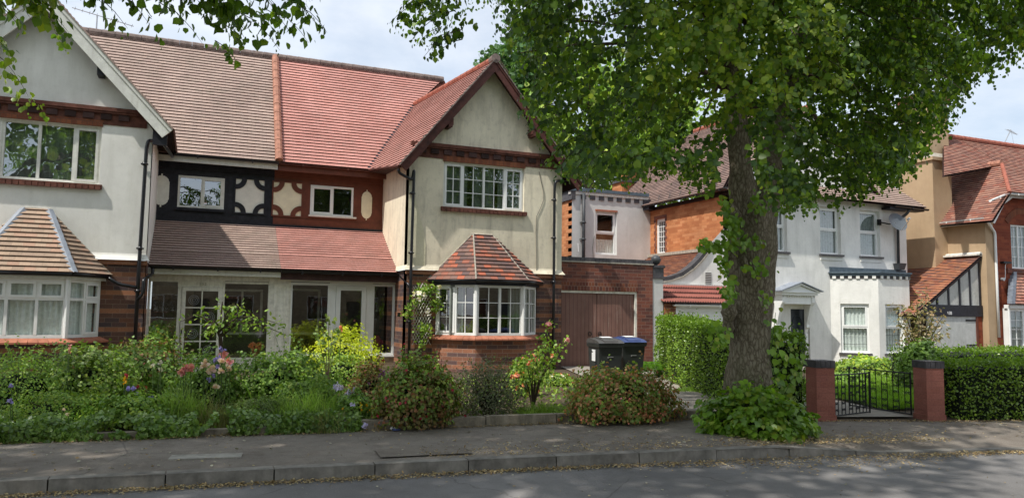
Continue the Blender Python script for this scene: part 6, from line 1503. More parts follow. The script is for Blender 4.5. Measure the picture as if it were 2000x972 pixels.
shrub('low_shrub', 'low green leafy clump between the grass tuft and the yellow poppies', 'shrub', 600, 74, 745, 826, M['dark_leaf'], 4200, .036, K=18, depth=.5, mats2=(M['mid_leaf'], .3))
shrub('perennial_clump', 'mid green perennial clump at the front left behind the ivy', 'plant', 110, 96, 765, 842, M['mid_leaf'], 6000, .034, K=24, depth=.5, shape=SLIM, wid=1.4)
shrub('perennial_clump', 'leafy perennial clump among violet bellflowers left of the tall grass', 'plant', 265, 80, 770, 840, M['mid_leaf'], 5000, .034, K=22, depth=.5, mats2=(M['dark_leaf'], .4))
shrub('perennial_clump', 'bushy green clump behind the yellow poppies', 'plant', 690, 40, 765, 832, M['dark_leaf'], 2400, .03, K=12, depth=.7)
# grasses
blades('tall_grass', 'tuft of tall bright green grass behind the ivy at left', 'grass tuft', 350, 46, 735, 838, M['grass'], 480, .012, .28)
blades('tall_grass', 'tuft of long fine grass beside the yellow poppies', 'grass tuft', 600, 62, 738, 840, M['grass'], 560, .010, .34)
blades('dry_grass', 'patch of straw coloured seeding grass right of the tall green tuft', 'grass tuft', 415, 44, 765, 838, M['dry_grass'], 480, .008, .35)
blades('dry_grass', 'straggly dry grass beside the end of the edging stones', 'grass tuft', 640, 40, 775, 846, M['dry_grass'], 160, .009, .5)
blades('iris_clump', 'sparse upright yellow green iris blades behind the juniper', 'plant', 500, 66, 738, 815, M['iris_leaf'], 26, .03, .18)
blades('grass_patch', 'fresh green grass patch between the tall rose and the pink azalea', 'grass tuft', 1060, 60, 780, 822, M['grass'], 1500, .008, .35, depth=.8)
blades('grass_patch', 'low grass in front of the clipped hedge beside the lime tree', 'grass tuft', 1345, 36, 752, 792, M['lawn_blade'], 700, .01, .35, back=11.6)
blades('lavender', 'grey green lavender with purple flower spikes beside the rounded azalea', 'lavender', 752, 16, 725, 812, M['olive_leaf'], 300, .007, .12)
# ivy hanging over the edging: uncountable ground cover
def ivy_band(px0, px1, n):
    xs_ = []; P = []; r = np.random.default_rng(5)
    x0, x1 = onZ(px0, 850, .13).x, onZ(px1, 845, .13).x
    X_ = x0+(x1-x0)*r.random(n); T = r.random(n); Yb = np.array([lerp_line(BACK, x) for x in X_])
    bump_ = np.array([mnoise.noise(Vector((x*1.3, 0, 3)))*1.1+.9*mnoise.noise(Vector((x*3.7, 1, 3))) for x in X_])
    Z = .13+np.where(T < .5, (.02+T*2)*(.15+.09*bump_), .15+.09*bump_+.07*r.random(n)); Yp = Yb+np.where(T < .5, -.02-.06*r.random(n)*(1+bump_)+.04*(T*2)**2, (T-.5)*2*.55-.02)+bump_*.03
    gp_ = np.array([mnoise.noise(Vector((x*2.1, 7, 3)))+.5*mnoise.noise(Vector((x*6, z*6, 3))) for x, z in zip(X_, Z)]) < .22; X_, Yp, Z, T = X_[gp_], Yp[gp_], Z[gp_], T[gp_]; n = len(X_)
    P = np.stack([X_, Yp, Z], 1); dd = np.stack([r.normal(size=n)*.3, np.where(T < .5, -1.0, -.35), np.where(T < .5, .25, 1.0)], 1); dd = unit(dd)
    A = unit(r.normal(size=(n, 3))*.6+np.array([0, -.3, -.6])); o = leafmesh('ivy_ground_cover', P, A, unit(dd+.5*r.normal(size=(n, 3))), .042*(.45+.9*r.random(n)), M['ivy'], None, LEAF, 1.2)
    tag(o, 'dark green ivy trailing over the front edge of the left garden', 'ivy', kind='stuff')
ivy_band(-60, 712, 8000)
# general low weeds over the garden soil
def weeds():
    r = np.random.default_rng(9); n = 9000; X_ = -4+17*r.random(n); T = r.random(n); Yp = np.array([lerp_line(BACK, x)+.35 for x in X_])+T*5.5
    keep = ~((X_ > 7.0) & (Yp < 9.6)) & ~((X_ > 6.2+(Yp-9)*.28) & (X_ < 8.3+(Yp-9)*.36)); X_, Yp = X_[keep], Yp[keep]; n = len(X_)
    Z = np.array([g0(x, y) for x, y in zip(X_, Yp)])+.03+.10*r.random(n)
    o = leafmesh('low_weeds', np.stack([X_, Yp, Z], 1), unit(r.normal(size=(n, 3))+np.array([0, 0, .5])), unit(r.normal(size=(n, 3))+np.array([0, 0, 1])), .06*(.6+.8*r.random(n)), M['mid_leaf'], None, SLIM, 1.6); tag(o, 'low mixed green weeds covering the garden soil', 'weeds', kind='stuff')
weeds()
# flowers
flower_plant('violet blue bellflowers at the far left edge', 'bellflower', [(21, 754), (20, 781)], 10.0, 'f_blue', .035)
flower_plant('cluster of violet bellflowers on tall stems in front of the dark shrub', 'bellflower', [(250, 759), (262, 757), (267, 769), (252, 796), (297, 777)], 10.4, 'f_blue', .035)
flower_plant('yellow and red snapdragon spike beside the violet bellflowers', 'snapdragon', [(243, 741), (243, 747), (246, 735)], 10.6, 'f_yellow', .03)
flower_plant('scarlet flowers beside the violet bellflowers', 'flower', [(268, 754), (285, 756), (247, 733)], 10.6, 'f_hot', .03)
flower_plant('pink foxglove spike standing above the shrubs below the white bay', 'foxglove', [(135, 689), (135, 684), (136, 679), (136, 674)], 11.5, 'f_pink', .022)
flower_plant('pale pink flowers low in the bed behind the ivy', 'flower', [(133, 808), (124, 799), (121, 841)], 9.75, 'f_pale', .025)
t = flower_plant('large pale and deep pink roses with violet flowers below the left porch door', 'rose', [(357, 723), (362, 716), (372, 718), (355, 727), (437, 692), (446, 705)], 10.9, 'f_pink', .055, 14)
heads(t, [onY(x, y, 10.8) for x, y in ((398, 715), (403, 708), (409, 724), (415, 718), (432, 724), (448, 718), (420, 755), (432, 705))], M['f_pale'], .05, 12); heads(t, [onY(x, y, 10.85) for x, y in ((427, 699), (421, 703), (425, 716), (417, 731), (408, 740), (433, 681))], M['f_blue'], .04, 8)
flower_plant('white garden flowers beside the pink roses', 'flower', [(314, 709), (298, 715), (313, 722)], 10.9, 'f_white', .035)
flower_plant('lilac campanula heads above the long grass', 'campanula', [(655, 754), (662, 757), (668, 755), (659, 752), (684, 764), (690, 763), (676, 771), (682, 771), (675, 776)], 9.9, 'f_lilac', .04, 9)
flower_plant('single lilac flower hanging over the end of the ivy', 'campanula', [(711, 832), (714, 830), (691, 790)], 9.15, 'f_lilac', .035)
flower_plant('yellow poppies at the left end of the edging stones', 'poppy', [(668, 798), (682, 803), (703, 787), (705, 792), (717, 790), (718, 787), (706, 799), (722, 804), (727, 799), (724, 801), (737, 812)], 9.6, 'f_yellow', .022, 8)
flower_plant('purple lavender spikes left of the rounded azalea', 'lavender', [(743, 722), (744, 729), (750, 724), (751, 732), (757, 727), (740, 733), (720, 748), (758, 735)], 10.0, 'f_purple', .022, 8)
flower_plant('pale peach bloom among the twigs below the right porch door', 'rose', [(665, 640), (667, 645)], 13.4, 'f_coral', .04)

# ---- tall rose bush right of the bay
def branchy(name, label, cat, base_px, base_py, Y, tips, mat, leaf, nleaf, size, flowers=(), r0=.016, wood='twig', spread=.14, shape=LEAF, sub=3, wid=1.0, via=None):
    b = onY(base_px, base_py, Y); b.z = max(b.z, .1); b = Vector((b.x, b.y, .12)); t = thing(name, label, cat, b); mb = MB(); P = []; A = []
    SEED[0] += 1; r = np.random.default_rng(SEED[0])
    if via: mb.tube([b, onY(via[0]+4, (via[1]+base_py)/2, Y), onY(via[0], via[1], Y)], [r0*1.7, r0*1.4, r0*1.2], M[wood], 7)
    for k, (x, y) in enumerate(tips):
        e = onY(x, y, Y+r.uniform(-.25, .25)); m1 = b.lerp(e, .35); m1.z += (e.z-b.z)*.15; m1.x = b.x+(e.x-b.x)*.25
        if via: m1 = onY(via[0]+r.uniform(-3, 3), via[1]+r.uniform(-18, 12), Y)
        m2 = (m1 if via else b).lerp(e, .6 if via else .75); m2.z = m1.z+(e.z-m1.z)*.75+(.16 if via else 0)
        mm_ = m1.lerp(m2, .5)+Vector((0, 0, .07 if via else 0))
        mb.tube(([] if via else [b])+[m1, mm_, m2, e], ([] if via else [r0])+[r0*.62, r0*.5, r0*.36, r0*.14], M[wood], 5)
        for q in range(nleaf):
            f = r.uniform(.45, 1.05); p = (m1.lerp(m2, (f-.35)/.4) if f < .75 else m2.lerp(e, (f-.75)/.25)); d = Vector(r.normal(size=3)).normalized(); P.append(p+d*spread*r.random()); A.append(d+Vector((0, 0, -.3)))
    mb.build('branches', t)
    P = np.array(P); A = np.array(A); leafmesh('foliage', P, A, rnd3(len(P)), size*(.6+.6*r.random(len(P))), M[mat], t, shape, wid)
    for fm, pts, fs in flowers: heads(t, [onY(x, y, Y) for x, y in pts], M[fm], fs, 12, False)
    return t
branchy('rose_bush', 'tall open rose bush with pink roses on long stems right of the bay window', 'rose bush', 1040, 808, 10.3, [(1071, 637), (1108, 665), (1062, 668), (1050, 690), (1085, 690), (1025, 700), (1008, 712), (1075, 712), (1040, 705)], 'mid_leaf', None, 62, .05,
        [('f_pink', [(1071, 634), (1074, 636)], .05), ('f_pink', [(1109, 664)], .045), ('f_coral', [(1040, 706), (1048, 702), (1032, 708), (1000, 735), (1010, 731), (1080, 694)], .045)], spread=.13)
# gnarled little tree in front of the left porch
branchy('ornamental_tree', 'small gnarled ornamental tree in front of the left porch door', 'tree', 432, 775, 13.2, [(435, 597), (470, 602), (505, 618), (530, 634), (560, 655), (410, 640), (400, 652), (352, 628), (520, 645), (545, 632), (455, 625)], 'mid_leaf', None, 26, .085, r0=.026, spread=.13, shape=SLIM, wid=1.5, via=(430, 655))
branchy('sapling', 'slim twiggy sapling left of the left porch door', 'plant', 352, 760, 13.0, [(350, 628), (338, 668), (362, 655), (322, 655)], 'mid_leaf', None, 16, .06, r0=.012, spread=.1, shape=SLIM, wid=1.3)
branchy('sapling', 'slim brown leaved sapling in front of the right porch pane', 'plant', 640, 760, 13.4, [(642, 612), (652, 640), (628, 632), (665, 645), (618, 655)], 'olive_leaf', None, 18, .075, r0=.012, spread=.11)
branchy('weedy_stems', 'tall thin weedy stems in front of the party pilaster of the porches', 'plant', 560, 770, 13.2, [(548, 620), (532, 645), (570, 650), (585, 668), (558, 672), (540, 690)], 'mid_leaf', None, 16, .045, r0=.006, spread=.09, wood='stem')
branchy('weedy_stems', 'tall thin seeding stems in front of the white bay sill', 'plant', 35, 780, 11.0, [(12, 668), (35, 660), (52, 682), (75, 684), (20, 680)], 'mid_leaf', None, 22, .035, r0=.005, spread=.06, wood='stem')
branchy('climbing_plant', 'flowering climber at the foot of the left downpipe', 'plant', 258, 760, 14.0, [(252, 670), (262, 664), (245, 682), (268, 684)], 'mid_leaf', None, 26, .055, [('f_purple', [(248, 682), (252, 685)], .05)], r0=.008, spread=.1)
# climbing rose on the trellis
t = thing('climbing_rose', 'climbing rose with pale cream blooms on the diamond trellis beside the bay', 'climbing rose', (4.95, YG-.2, .15)); mb = MB()
path = [(820, 730), (815, 690), (824, 650), (818, 610), (826, 575), (840, 560)]
mb.tube([onY(x, y, YG-.08) for x, y in path], [.014, .013, .011, .009, .007, .004], M['stem'], 5); mb.tube([onY(x, y, YG-.1) for x, y in ((824, 600), (808, 590), (792, 612))], .006, M['stem'], 4); mb.tube([onY(x, y, YG-.1) for x, y in ((830, 575), (848, 580), (862, 605))], .006, M['stem'], 4); mb.build('stems', t)
P = []
for cx, cy, sx, sy, n in ((834, 565, 18, 10, 190), (850, 592, 13, 14, 110), (798, 608, 10, 12, 80), (815, 588, 14, 8, 60), (828, 642, 14, 12, 110), (825, 712, 26, 14, 190), (826, 670, 9, 8, 30)):
    for _ in range(n): p = onY(random.gauss(cx, sx*.6), random.gauss(cy, sy*.6), YG-.10-.2*random.random()); P.append(p)
P = np.array(P); leafmesh('foliage', P, rnd3(len(P))+np.array([0, -.2, -.4]), rnd3(len(P))+np.array([0, -1, .3]), .065*(.6+.6*RNG.random(len(P))), M['mid_leaf'], t)
heads(t, [onY(x, y, YG-.3) for x, y in ((808, 573), (820, 571), (829, 576), (818, 583), (858, 559), (836, 608))], M['f_white'], .06, 14, False)
# photinia by the white house
branchy('photinia_tree', 'small bronze leaved photinia tree between the white house and the lean-to garage', 'tree', 1800, 740, 12.6, [(1760, 600), (1790, 588), (1808, 575), (1830, 600), (1842, 618), (1770, 640), (1755, 628), (1762, 665), (1840, 640), (1815, 620), (1800, 640), (1790, 610), (1780, 655), (1825, 655)], 'photinia', None, 62, .085, r0=.03, spread=.22, shape=SLIM, wid=1.6)
# laurel and bushes behind the gate, fern
shrub('leafy_bush', 'fresh green leafy bush below the white bay window behind the gates', 'shrub', 1690, 62, 700, 768, M['mid_leaf'], 4200, .12, K=22, back=15.6, shape=SLIM, wid=1.5, mats2=(M['yellow_leaf'], .06))
shrub('dark_bush', 'small dark bush behind the left iron gate', 'shrub', 1650, 34, 726, 775, M['dark_leaf'], 1800, .07, K=12, back=13.2)
shrub('dark_bush', 'sparse grey green bush at the corner of the white bay', 'shrub', 1762, 26, 725, 768, M['olive_leaf'], 1200, .07, K=10, back=15.0)
shrub('evergreen_shrub', 'dark evergreen mass under the photinia behind the right pillar', 'shrub', 1800, 42, 668, 780, M['dark_leaf'], 4000, .06, K=18, back=11.2)
t = thing('fern', 'pale green fern clump beside the hedge and the wheelie bins', 'fern', (XY(1272, 14.8, 720), 14.8, .08))
c = Vector((XY(1272, 14.8, 720), 14.8, .1)); P = []; A = []; mb = MB()
for k in range(16):
    a = 2*pi*k/16; d = Vector((cos(a), sin(a), 0)); L = .55+.15*random.random(); pts = [c+d*L*f+Vector((0, 0, .62*f*(1.25-f)*1.4)) for f in (0, .25, .5, .75, 1)]; mb.tube(pts, .005, M['stem'], 4); s_ = Vector((-d.y, d.x, 0))
    for q in range(22):
        f = .15+.85*q/22; p = c+d*L*f+Vector((0, 0, .62*f*(1.25-f)*1.4))
        for w in (-1, 1): P.append(p); A.append(s_*w+d*.5)
mb.build('fronds', t); P = np.array(P); leafmesh('foliage', P, np.array(A), np.tile([0, 0, 1.], (len(P), 1)), .15, M['fern'], t, SLIM, .8)

# ---- clipped privet hedges
def hedge(label, pts, w, h, n, leaf=.03, topz=None, bulge=.05):
    """pts: centre line on the ground"""
    t = thing('privet_hedge', label, 'hedge', (*pts[0], .1)); SEED[0] += 1; r = np.random.default_rng(SEED[0])
    segs = [(Vector((*a, 0)), Vector((*b, 0))) for a, b in zip(pts, pts[1:])]; Ls = [(b-a).length for a, b in segs]; T = sum(Ls)
    hs = h if isinstance(h, list) else [h]*len(pts)
    P = []; D = []; tops = []
    for _ in range(n):
        s_ = r.random()*T; i = 0
        while s_ > Ls[i] and i < len(segs)-1: s_ -= Ls[i]; i += 1
        a, b = segs[i]; f = s_/Ls[i]; p = a.lerp(b, f); d = (b-a).normalized(); nn = Vector((d.y, -d.x, 0)); H = hs[i]+(hs[i+1]-hs[i])*f
        gz = g0(p.x, p.y)+.03
        k = r.random(); u = r.random()
        if k < .30: off = (r.random()*2-1)*w/2; z = H; q = Vector((0, 0, 1)); tp = True
        elif k < .62: off = w/2; z = gz+(H-gz)*u; q = nn; tp = False
        elif k < .94: off = -w/2; z = gz+(H-gz)*u; q = -nn; tp = False
        else:
            off = (r.random()*2-1)*w/2; z = gz+(H-gz)*u; e = r.random() < .5; p = segs[0][0] if e else segs[-1][1]; q = -d if e else d; i_ = 0; tp = False; H = hs[0] if e else hs[-1]
        nz = mnoise.noise(Vector((p.x*1.6, p.y*1.6+off, z*2.2)))
        rr = (1-.12*max(0, (z-gz)/(H-gz))**4) if not tp else 1
        P.append(p+nn*off*rr+Vector((0, 0, z))+q*(bulge*nz*1.6+abs(r.normal())*(.02 if not tp else .035)-.015)); D.append(q); tops.append(tp or z > H-.12)
    P = np.array(P); D = np.array(D); tops = np.array(tops)
    A = unit(r.normal(size=(n, 3))+D*.7+np.array([0, 0, .3])); Nn = unit(D+r.normal(size=(n, 3))*.75); S = leaf*(.6+.7*r.random(n))
    st = tops & (r.random(n) < .07); P[st, 2] += r.random(st.sum())**1.6*.16; P[st] += r.normal(size=(st.sum(), 3))*.01
    tp = tops & (r.random(n) < .85); leafmesh('foliage', P[~tp], A[~tp], Nn[~tp], S[~tp], M['hedge_leaf'], t, LEAF, .9); leafmesh('top_growth', P[tp], A[tp], Nn[tp], S[tp]*1.15, M['hedge_top'], t, LEAF, .9)
    mb = MB()
    for i, (a, b) in enumerate(segs):
        d = (b-a).normalized(); nn = Vector((d.y, -d.x, 0)); w2 = w/2-.06; g_ = 0
        e0 = .06 if i == 0 else 0; e1 = .06 if i == len(segs)-1 else 0; a_, b_ = a+d*e0, b-d*e1
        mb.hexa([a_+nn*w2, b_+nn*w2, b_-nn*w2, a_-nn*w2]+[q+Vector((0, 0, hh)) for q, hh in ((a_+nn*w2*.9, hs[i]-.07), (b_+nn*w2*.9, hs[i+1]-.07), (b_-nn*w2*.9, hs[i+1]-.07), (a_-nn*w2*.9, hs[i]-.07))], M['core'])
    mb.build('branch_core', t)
    return t
hedge('clipped privet hedge running back from the left brick pillar behind the lime tree', [(8.05, 8.75), (8.75, 10.9), (9.5, 13.0), (10.6, 15.3)], .75, [1.22, 1.30, 1.40, 1.47], 34000, .034)
hedge('long clipped privet hedge along the pavement right of the brick pillar', [(10.22, 7.86), (12, 7.35), (14, 6.8), (17, 5.9)], .7, [.90, .92, .95, .98], 26000, .032)
hedge('bright topped privet hedge in front of the brown house', [(14.9, 12.2), (18, 11.6), (23, 10.6)], 1.6, [.80, .84, .88], 14000, .04)
# lawn blades
def lawn():
    r = np.random.default_rng(3); n = 22000; u, v = r.random(n), r.random(n)**1.4; a, b, c, d = [np.array(p) for p in ((9.9, 8.6), (16, 8.0), (22, 16.6), (12.2, 14.2))]
    p = ((a*(1-u)[:, None]+b*u[:, None])*(1-v)[:, None]+(d*(1-u)[:, None]+c*u[:, None])*v[:, None]); Z = np.array([g0(x, y)+.045 for x, y in p])
    o = leafmesh('lawn_grass', np.stack([p[:, 0], p[:, 1], Z], 1), unit(r.normal(size=(n, 3))*.45+np.array([0, 0, 1])), rnd3(n), .11*(.6+.7*r.random(n)), M['lawn_blade'], None, SLIM, .45); tag(o, 'short bright lawn grass behind the iron gates', 'grass', kind='stuff')
lawn()
# fallen bracts and petals
def litterfall():
    r = np.random.default_rng(21); P = []
    def band(n, x0, x1, f):
        for _ in range(n): x = r.uniform(x0, x1); P.append(f(x))
    band(8000, -4, 12, lambda x: (x, lerp_line(KERB, x)-.03-abs(r.normal())*(.07 if x < 4 else .07+.30*math.exp(-((x-6.4)/1.3)**2)), .006+.02*r.random()))
    band(3000, -4, 12, lambda x: (x, lerp_line(BACK, x)-.01-abs(r.normal())*.07, .128+.012*r.random()))
    band(1500, 2.2, 8.5, lambda x: (x, lerp_line(KERB, x)+.15+abs(r.normal())*.35, .125+.006*r.random()))
    band(1200, 5.9, 8.4, lambda x: (x, lerp_line(KERB, x)+.1+abs(r.normal())*.35, .122))
    band(700, -4, 13, lambda x: (x, r.uniform(lerp_line(KERB, x)+.15, lerp_line(BACK, x)), .127))
    band(260, -3, 12, lambda x: (x, r.uniform(3.8, lerp_line(KERB, x)), .006))
    P = np.array(P); n = len(P); o = leafmesh('fallen_leaves', P, unit(r.normal(size=(n, 3))*np.array([1, 1, .2])), unit(r.normal(size=(n, 3))*.35+np.array([0, 0, 1])), .032*(.4+.9*r.random(n)), M['fallen'], None, SLIM, 1.3); tag(o, 'brown and straw coloured fallen lime bracts in the gutter and on the pavement', 'fallen leaves', kind='stuff')
    n = 420; X_ = r.uniform(-3, 12, n); Q = np.array([(x, r.uniform(lerp_line(KERB, x)+.1, lerp_line(BACK, x)) if r.random() < .7 else r.uniform(4, lerp_line(KERB, x)), 0) for x in X_]); Q[:, 2] = np.where(Q[:, 1] > np.array([lerp_line(KERB, x) for x in X_]), .129, .008)
    o = leafmesh('fallen_petals', Q, unit(r.normal(size=(n, 3))*np.array([1, 1, .1])), unit(r.normal(size=(n, 3))*.3+np.array([0, 0, 1])), .04*(.4+.8*r.random(n)), M['fallen_pale'], None, SLIM, 1.6); tag(o, 'scattered pale petals on the asphalt', 'petals', kind='stuff')
litterfall()
# ================================================================= LIME TREES
def tube_noisy(mb, pts, rs, mat, n=22, amp=.05, seed=0, lob=.0):
    """bark covered limb with an uneven round section"""
    pts = [Vector(p) for p in pts]; P = []; R_ = []
    for i in range(len(pts)-1):
        k = max(2, int((pts[i+1]-pts[i]).length/.09))
        for j in range(k): t = j/k; P.append(pts[i].lerp(pts[i+1], t)); R_.append(rs[i]+(rs[i+1]-rs[i])*t)
    P.append(pts[-1]); R_.append(rs[-1])
    for _ in range(3): P = [P[0]]+[(P[i-1]+P[i]*2+P[i+1])/4 for i in range(1, len(P)-1)]+[P[-1]]
    base = len(mb.v); mi = mb.mi(mat); L = 0
    for i, p in enumerate(P):
        a = P[max(0, i-1)]; b = P[min(len(P)-1, i+1)]; d = (b-a).normalized(); x = d.cross(Vector((0, 1, .01))).normalized(); y = d.cross(x)
        for k in range(n):
            t = 2*pi*k/n; dirv = x*cos(t)+y*sin(t); q = p+dirv*R_[i]
            dn = mnoise.noise(q*2.3+Vector((seed, 0, 0)))*amp*1.3+mnoise.noise(Vector((q.x*7, q.y*7, q.z*2.5)))*amp*.4+lob*R_[i]*max(0, cos(3*t+1))*max(0, 1-i*.09)
            mb.v.append(tuple(p+dirv*(R_[i]+dn)))
    for i in range(len(P)-1):
        for k in range(n):
            k2 = (k+1) % n; mb.f.append((base+i*n+k, base+i*n+k2, base+(i+1)*n+k2, base+(i+1)*n+k)); mb.m.append(mi); mb.uv.append([(0, 0)]*4)
def sprays(bases, dirs, lens, nl, size, r, fan=.035):
    """hanging lime twigs: leaves alternate along a drooping line; returns leaf arrays and twig lines"""
    m_ = len(bases); B = np.asarray(bases); D = unit(np.asarray(dirs)); P = []; A = []; Nn = []; S = []; K = np.linspace(.06, 1, nl)
    for j, f in enumerate(K):
        c = B+D*(lens*f)[:, None]*.75+np.array([0, 0, -1.0])*(lens*(f**1.7)*.62)[:, None]
        sd = unit(np.cross(D, [0, 0, 1.0])+1e-6)*(1 if j % 2 else -1)
        jt = r.normal(size=(m_, 3))
        P.append(c+jt*.03); a = unit(sd*.55+np.array([0, 0, -.9])+jt*.35); A.append(a)
        out = unit(D*np.array([1, 1, .2])+r.normal(size=(m_, 3))*.55+np.array([0, 0, .45])); Nn.append(out); S.append(size*(.45+.85*r.random(m_)**.8)*(1.0-.35*(f > .85)))
    return np.concatenate(P), np.concatenate(A), np.concatenate(Nn), np.concatenate(S)
def twigs(mb, B, D, lens, idx, mat):
    for i in idx:
        b = Vector(B[i]); d = Vector(D[i]).normalized(); pts = [b+d*lens[i]*f*.75+Vector((0, 0, -1))*(lens[i]*f**1.7*.62) for f in (0, .4, .75, 1)]
        mb.tube(pts, [.007, .005, .0035, .0015], mat, 3, cap=False)

# profile of the crown underside seen at the depth of the trunk: X -> Z
TX, TY = 6.83, 8.06
prof = [(770, 40), (800, 78), (850, 118), (905, 125), (935, 100), (960, 48), (985, 60), (1005, 150), (1030, 265), (1060, 300), (1100, 335), (1150, 345), (1230, 345), (1300, 322), (1350, 350), (1392, 372), (1412, 305), (1432, 262), (1462, 268), (1482, 385), (1530, 400), (1560, 405), (1600, 390), (1660, 385), (1700, 355), (1760, 350), (1800, 290), (1850, 235), (1880, 200), (1905, 140), (1945, 135), (2000, 90), (2080, 60)]
PX = [(XY(x, TY, y), ZY(x, y, TY)) for x, y in prof]; pxs = np.array([p[0] for p in PX]); pzs = np.array([p[1] for p in PX])
print('crown X range', pxs[0], pxs[-1])
r = np.random.default_rng(77)
T = thing('lime_tree', 'big street lime tree with burred trunk growing in the pavement right of centre', 'tree', (TX, TY, .1))
N = 11500; RX = 5.7
Y_ = TY+np.where(r.random(N) < .5, -1.7, 2.3)*r.random(N)**.8; ang = r.uniform(pxs[0]/TY-.02, pxs[-1]/TY+.09, N); X_ = ang*Y_; inside = ((X_-TX-.3)/RX)**2+((Y_-TY)/3.7)**2 < 1
zb = 1.6+(np.interp(ang*TY, pxs, pzs)-1.6)*Y_/TY
Z_ = zb+.10+r.random(N)**1.2*3.7
# keep a hollow around the stem in front so that trunk and underside show
keep = ~((np.abs(X_-TX) < .55) & (Y_ < TY+.3) & (Z_ < 4.35)) & (Z_ < 8.2) & inside
# gaps: thin out by coarse noise
nz = np.array([mnoise.noise(Vector((x*.75, y*.75, z*.9))) for x, y, z in zip(X_, Y_, Z_)])
nh = np.array([mnoise.noise(Vector((x*1.9, y*1.5, z*1.3+9))) for x, y, z in zip(X_, Y_, Z_)]); keep &= ((nz > np.where(ang < .62, -.02, -.16)) & (nh > np.where(ang < .62, -.12, -.26))) | ((Z_ > zb+2.8) & (ang > .62))
gap = (np.abs(ang-XY(965, TY, 90)/TY) < .025) & (Z_ < 6.2); keep &= ~gap
left = ang < XY(960, TY, 60)/TY; keep &= ~(left & (np.abs(Y_-TY) > 2.0)) & ~(left & (r.random(N) < .1))
right = ang > XY(1880, TY, 60)/TY; keep &= ~(right & (r.random(N) < .3))
B = np.stack([X_, Y_, Z_], 1)[keep]; D = B-np.array([TX, TY, 0]); D[:, 2] = r.normal(size=len(B))*.25+.05; D = unit(D+r.normal(size=D.shape)*.35*np.array([1, 1, .3]))
ln = r.uniform(.35, .8, len(B))
# the skirt of the crown: no spray reaches below the measured underside, whatever its depth
def to_px(Q):
    M_ = np.array(CAM); c = (Q-np.array(EYE)) @ M_; return 1000+FPX*c[:, 0]/-c[:, 2], 486-FPX*c[:, 1]/-c[:, 2]
tip = B+D*ln[:, None]*.75-np.array([0, 0, 1.])*ln[:, None]*.62; ux, uy = to_px(tip); lim = np.interp(ux, [p[0] for p in prof], [p[1] for p in prof])+np.where(ux > 1480, 26, np.where(ux > 1395, 0, 18))+np.abs(r.normal(size=len(B)))*10-4
ok = (uy < lim) & (ux > 760)
B, D, ln = B[ok], D[ok], ln[ok]; print('sprays kept', len(B))
P, A, Nn, S = sprays(B, D, ln, 18, .073, r)
# sunny outer/top leaves brighter, inner ones darker
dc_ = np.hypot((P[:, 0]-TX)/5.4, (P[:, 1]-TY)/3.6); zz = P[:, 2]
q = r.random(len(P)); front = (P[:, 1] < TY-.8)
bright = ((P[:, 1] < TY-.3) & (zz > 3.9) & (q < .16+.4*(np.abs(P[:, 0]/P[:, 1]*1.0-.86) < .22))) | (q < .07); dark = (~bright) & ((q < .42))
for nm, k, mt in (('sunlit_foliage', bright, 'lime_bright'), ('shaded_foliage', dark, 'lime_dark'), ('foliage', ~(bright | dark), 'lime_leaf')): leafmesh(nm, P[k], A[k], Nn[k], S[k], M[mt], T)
mb = MB(); twigs(mb, B, D, ln, range(0, len(B), 3), M['twig']); mb.build('twig_sprays', T)
# crown above the picture: coarser, keeps the shade right
n = 6500; d = unit(r.normal(size=(n, 3))); d[:, 2] = np.abs(d[:, 2]); rr = r.random(n)**.35; P = np.array([TX+.3, TY-.4, 7.2])+d*np.array([4.8, 3.0, 3.2])*rr[:, None]
leafmesh('upper_foliage', P, rnd3(n)+np.array([0, 0, -.6]), unit(rnd3(n)+np.array([0, 0, 1.2])), .14, M['lime_leaf'], T)
# trunk
def tp(px, py, dy=0): return onY(px, py, TY+dy)
mb = MB(); b = Vector((TX, TY, .05))
c = [tp(1462, 800), tp(1461, 740), tp(1463, 690), tp(1466, 640), tp(1466, 590), tp(1466, 540), tp(1468, 490), tp(1470, 450), tp(1472, 410)]; c[0].z = .05
mpp = 10.35/1460*.5
tube_noisy(mb, c, [.40, .315, .28, .285, .275, .285, .31, .31, .28], M['bark'], 40, .04, 1, .10)
tube_noisy(mb, [tp(1468, 450), tp(1452, 395), tp(1447, 330), tp(1440, 260), tp(1436, 190), tp(1430, 80), tp(1425, -80)], [.24, .19, .155, .145, .13, .12, .10], M['bark'], 26, .02, 3)
tube_noisy(mb, [tp(1478, 455), tp(1497, 395, .1), tp(1503, 330, .15), tp(1515, 250, .2), tp(1545, 140, .3), tp(1580, 0, .4)], [.23, .19, .155, .14, .12, .09], M['bark'], 26, .02, 5)
rt = random.Random(4)
for (px, py, dy, rad) in ((1440, 420, -.22, .07), (1495, 470, -.2, .09), (1432, 500, -.2, .08), (1498, 560, -.2, .08), (1430, 610, -.12, .10), (1490, 440, -.22, .07), (1460, 520, -.28, .06), (1428, 640, -.1, .09), (1500, 640, -.1, .07)):
    c_ = tp(px, py, dy); tube_noisy(mb, [c_+Vector((0, .1, -.14)), c_+Vector((0, .0, 0)), c_+Vector((0, .1, .14))], [rad*.4, rad, rad*.4], M['bark'], 14, .03, px)
mb.build('trunk', T, smooth=True)
mb = MB()
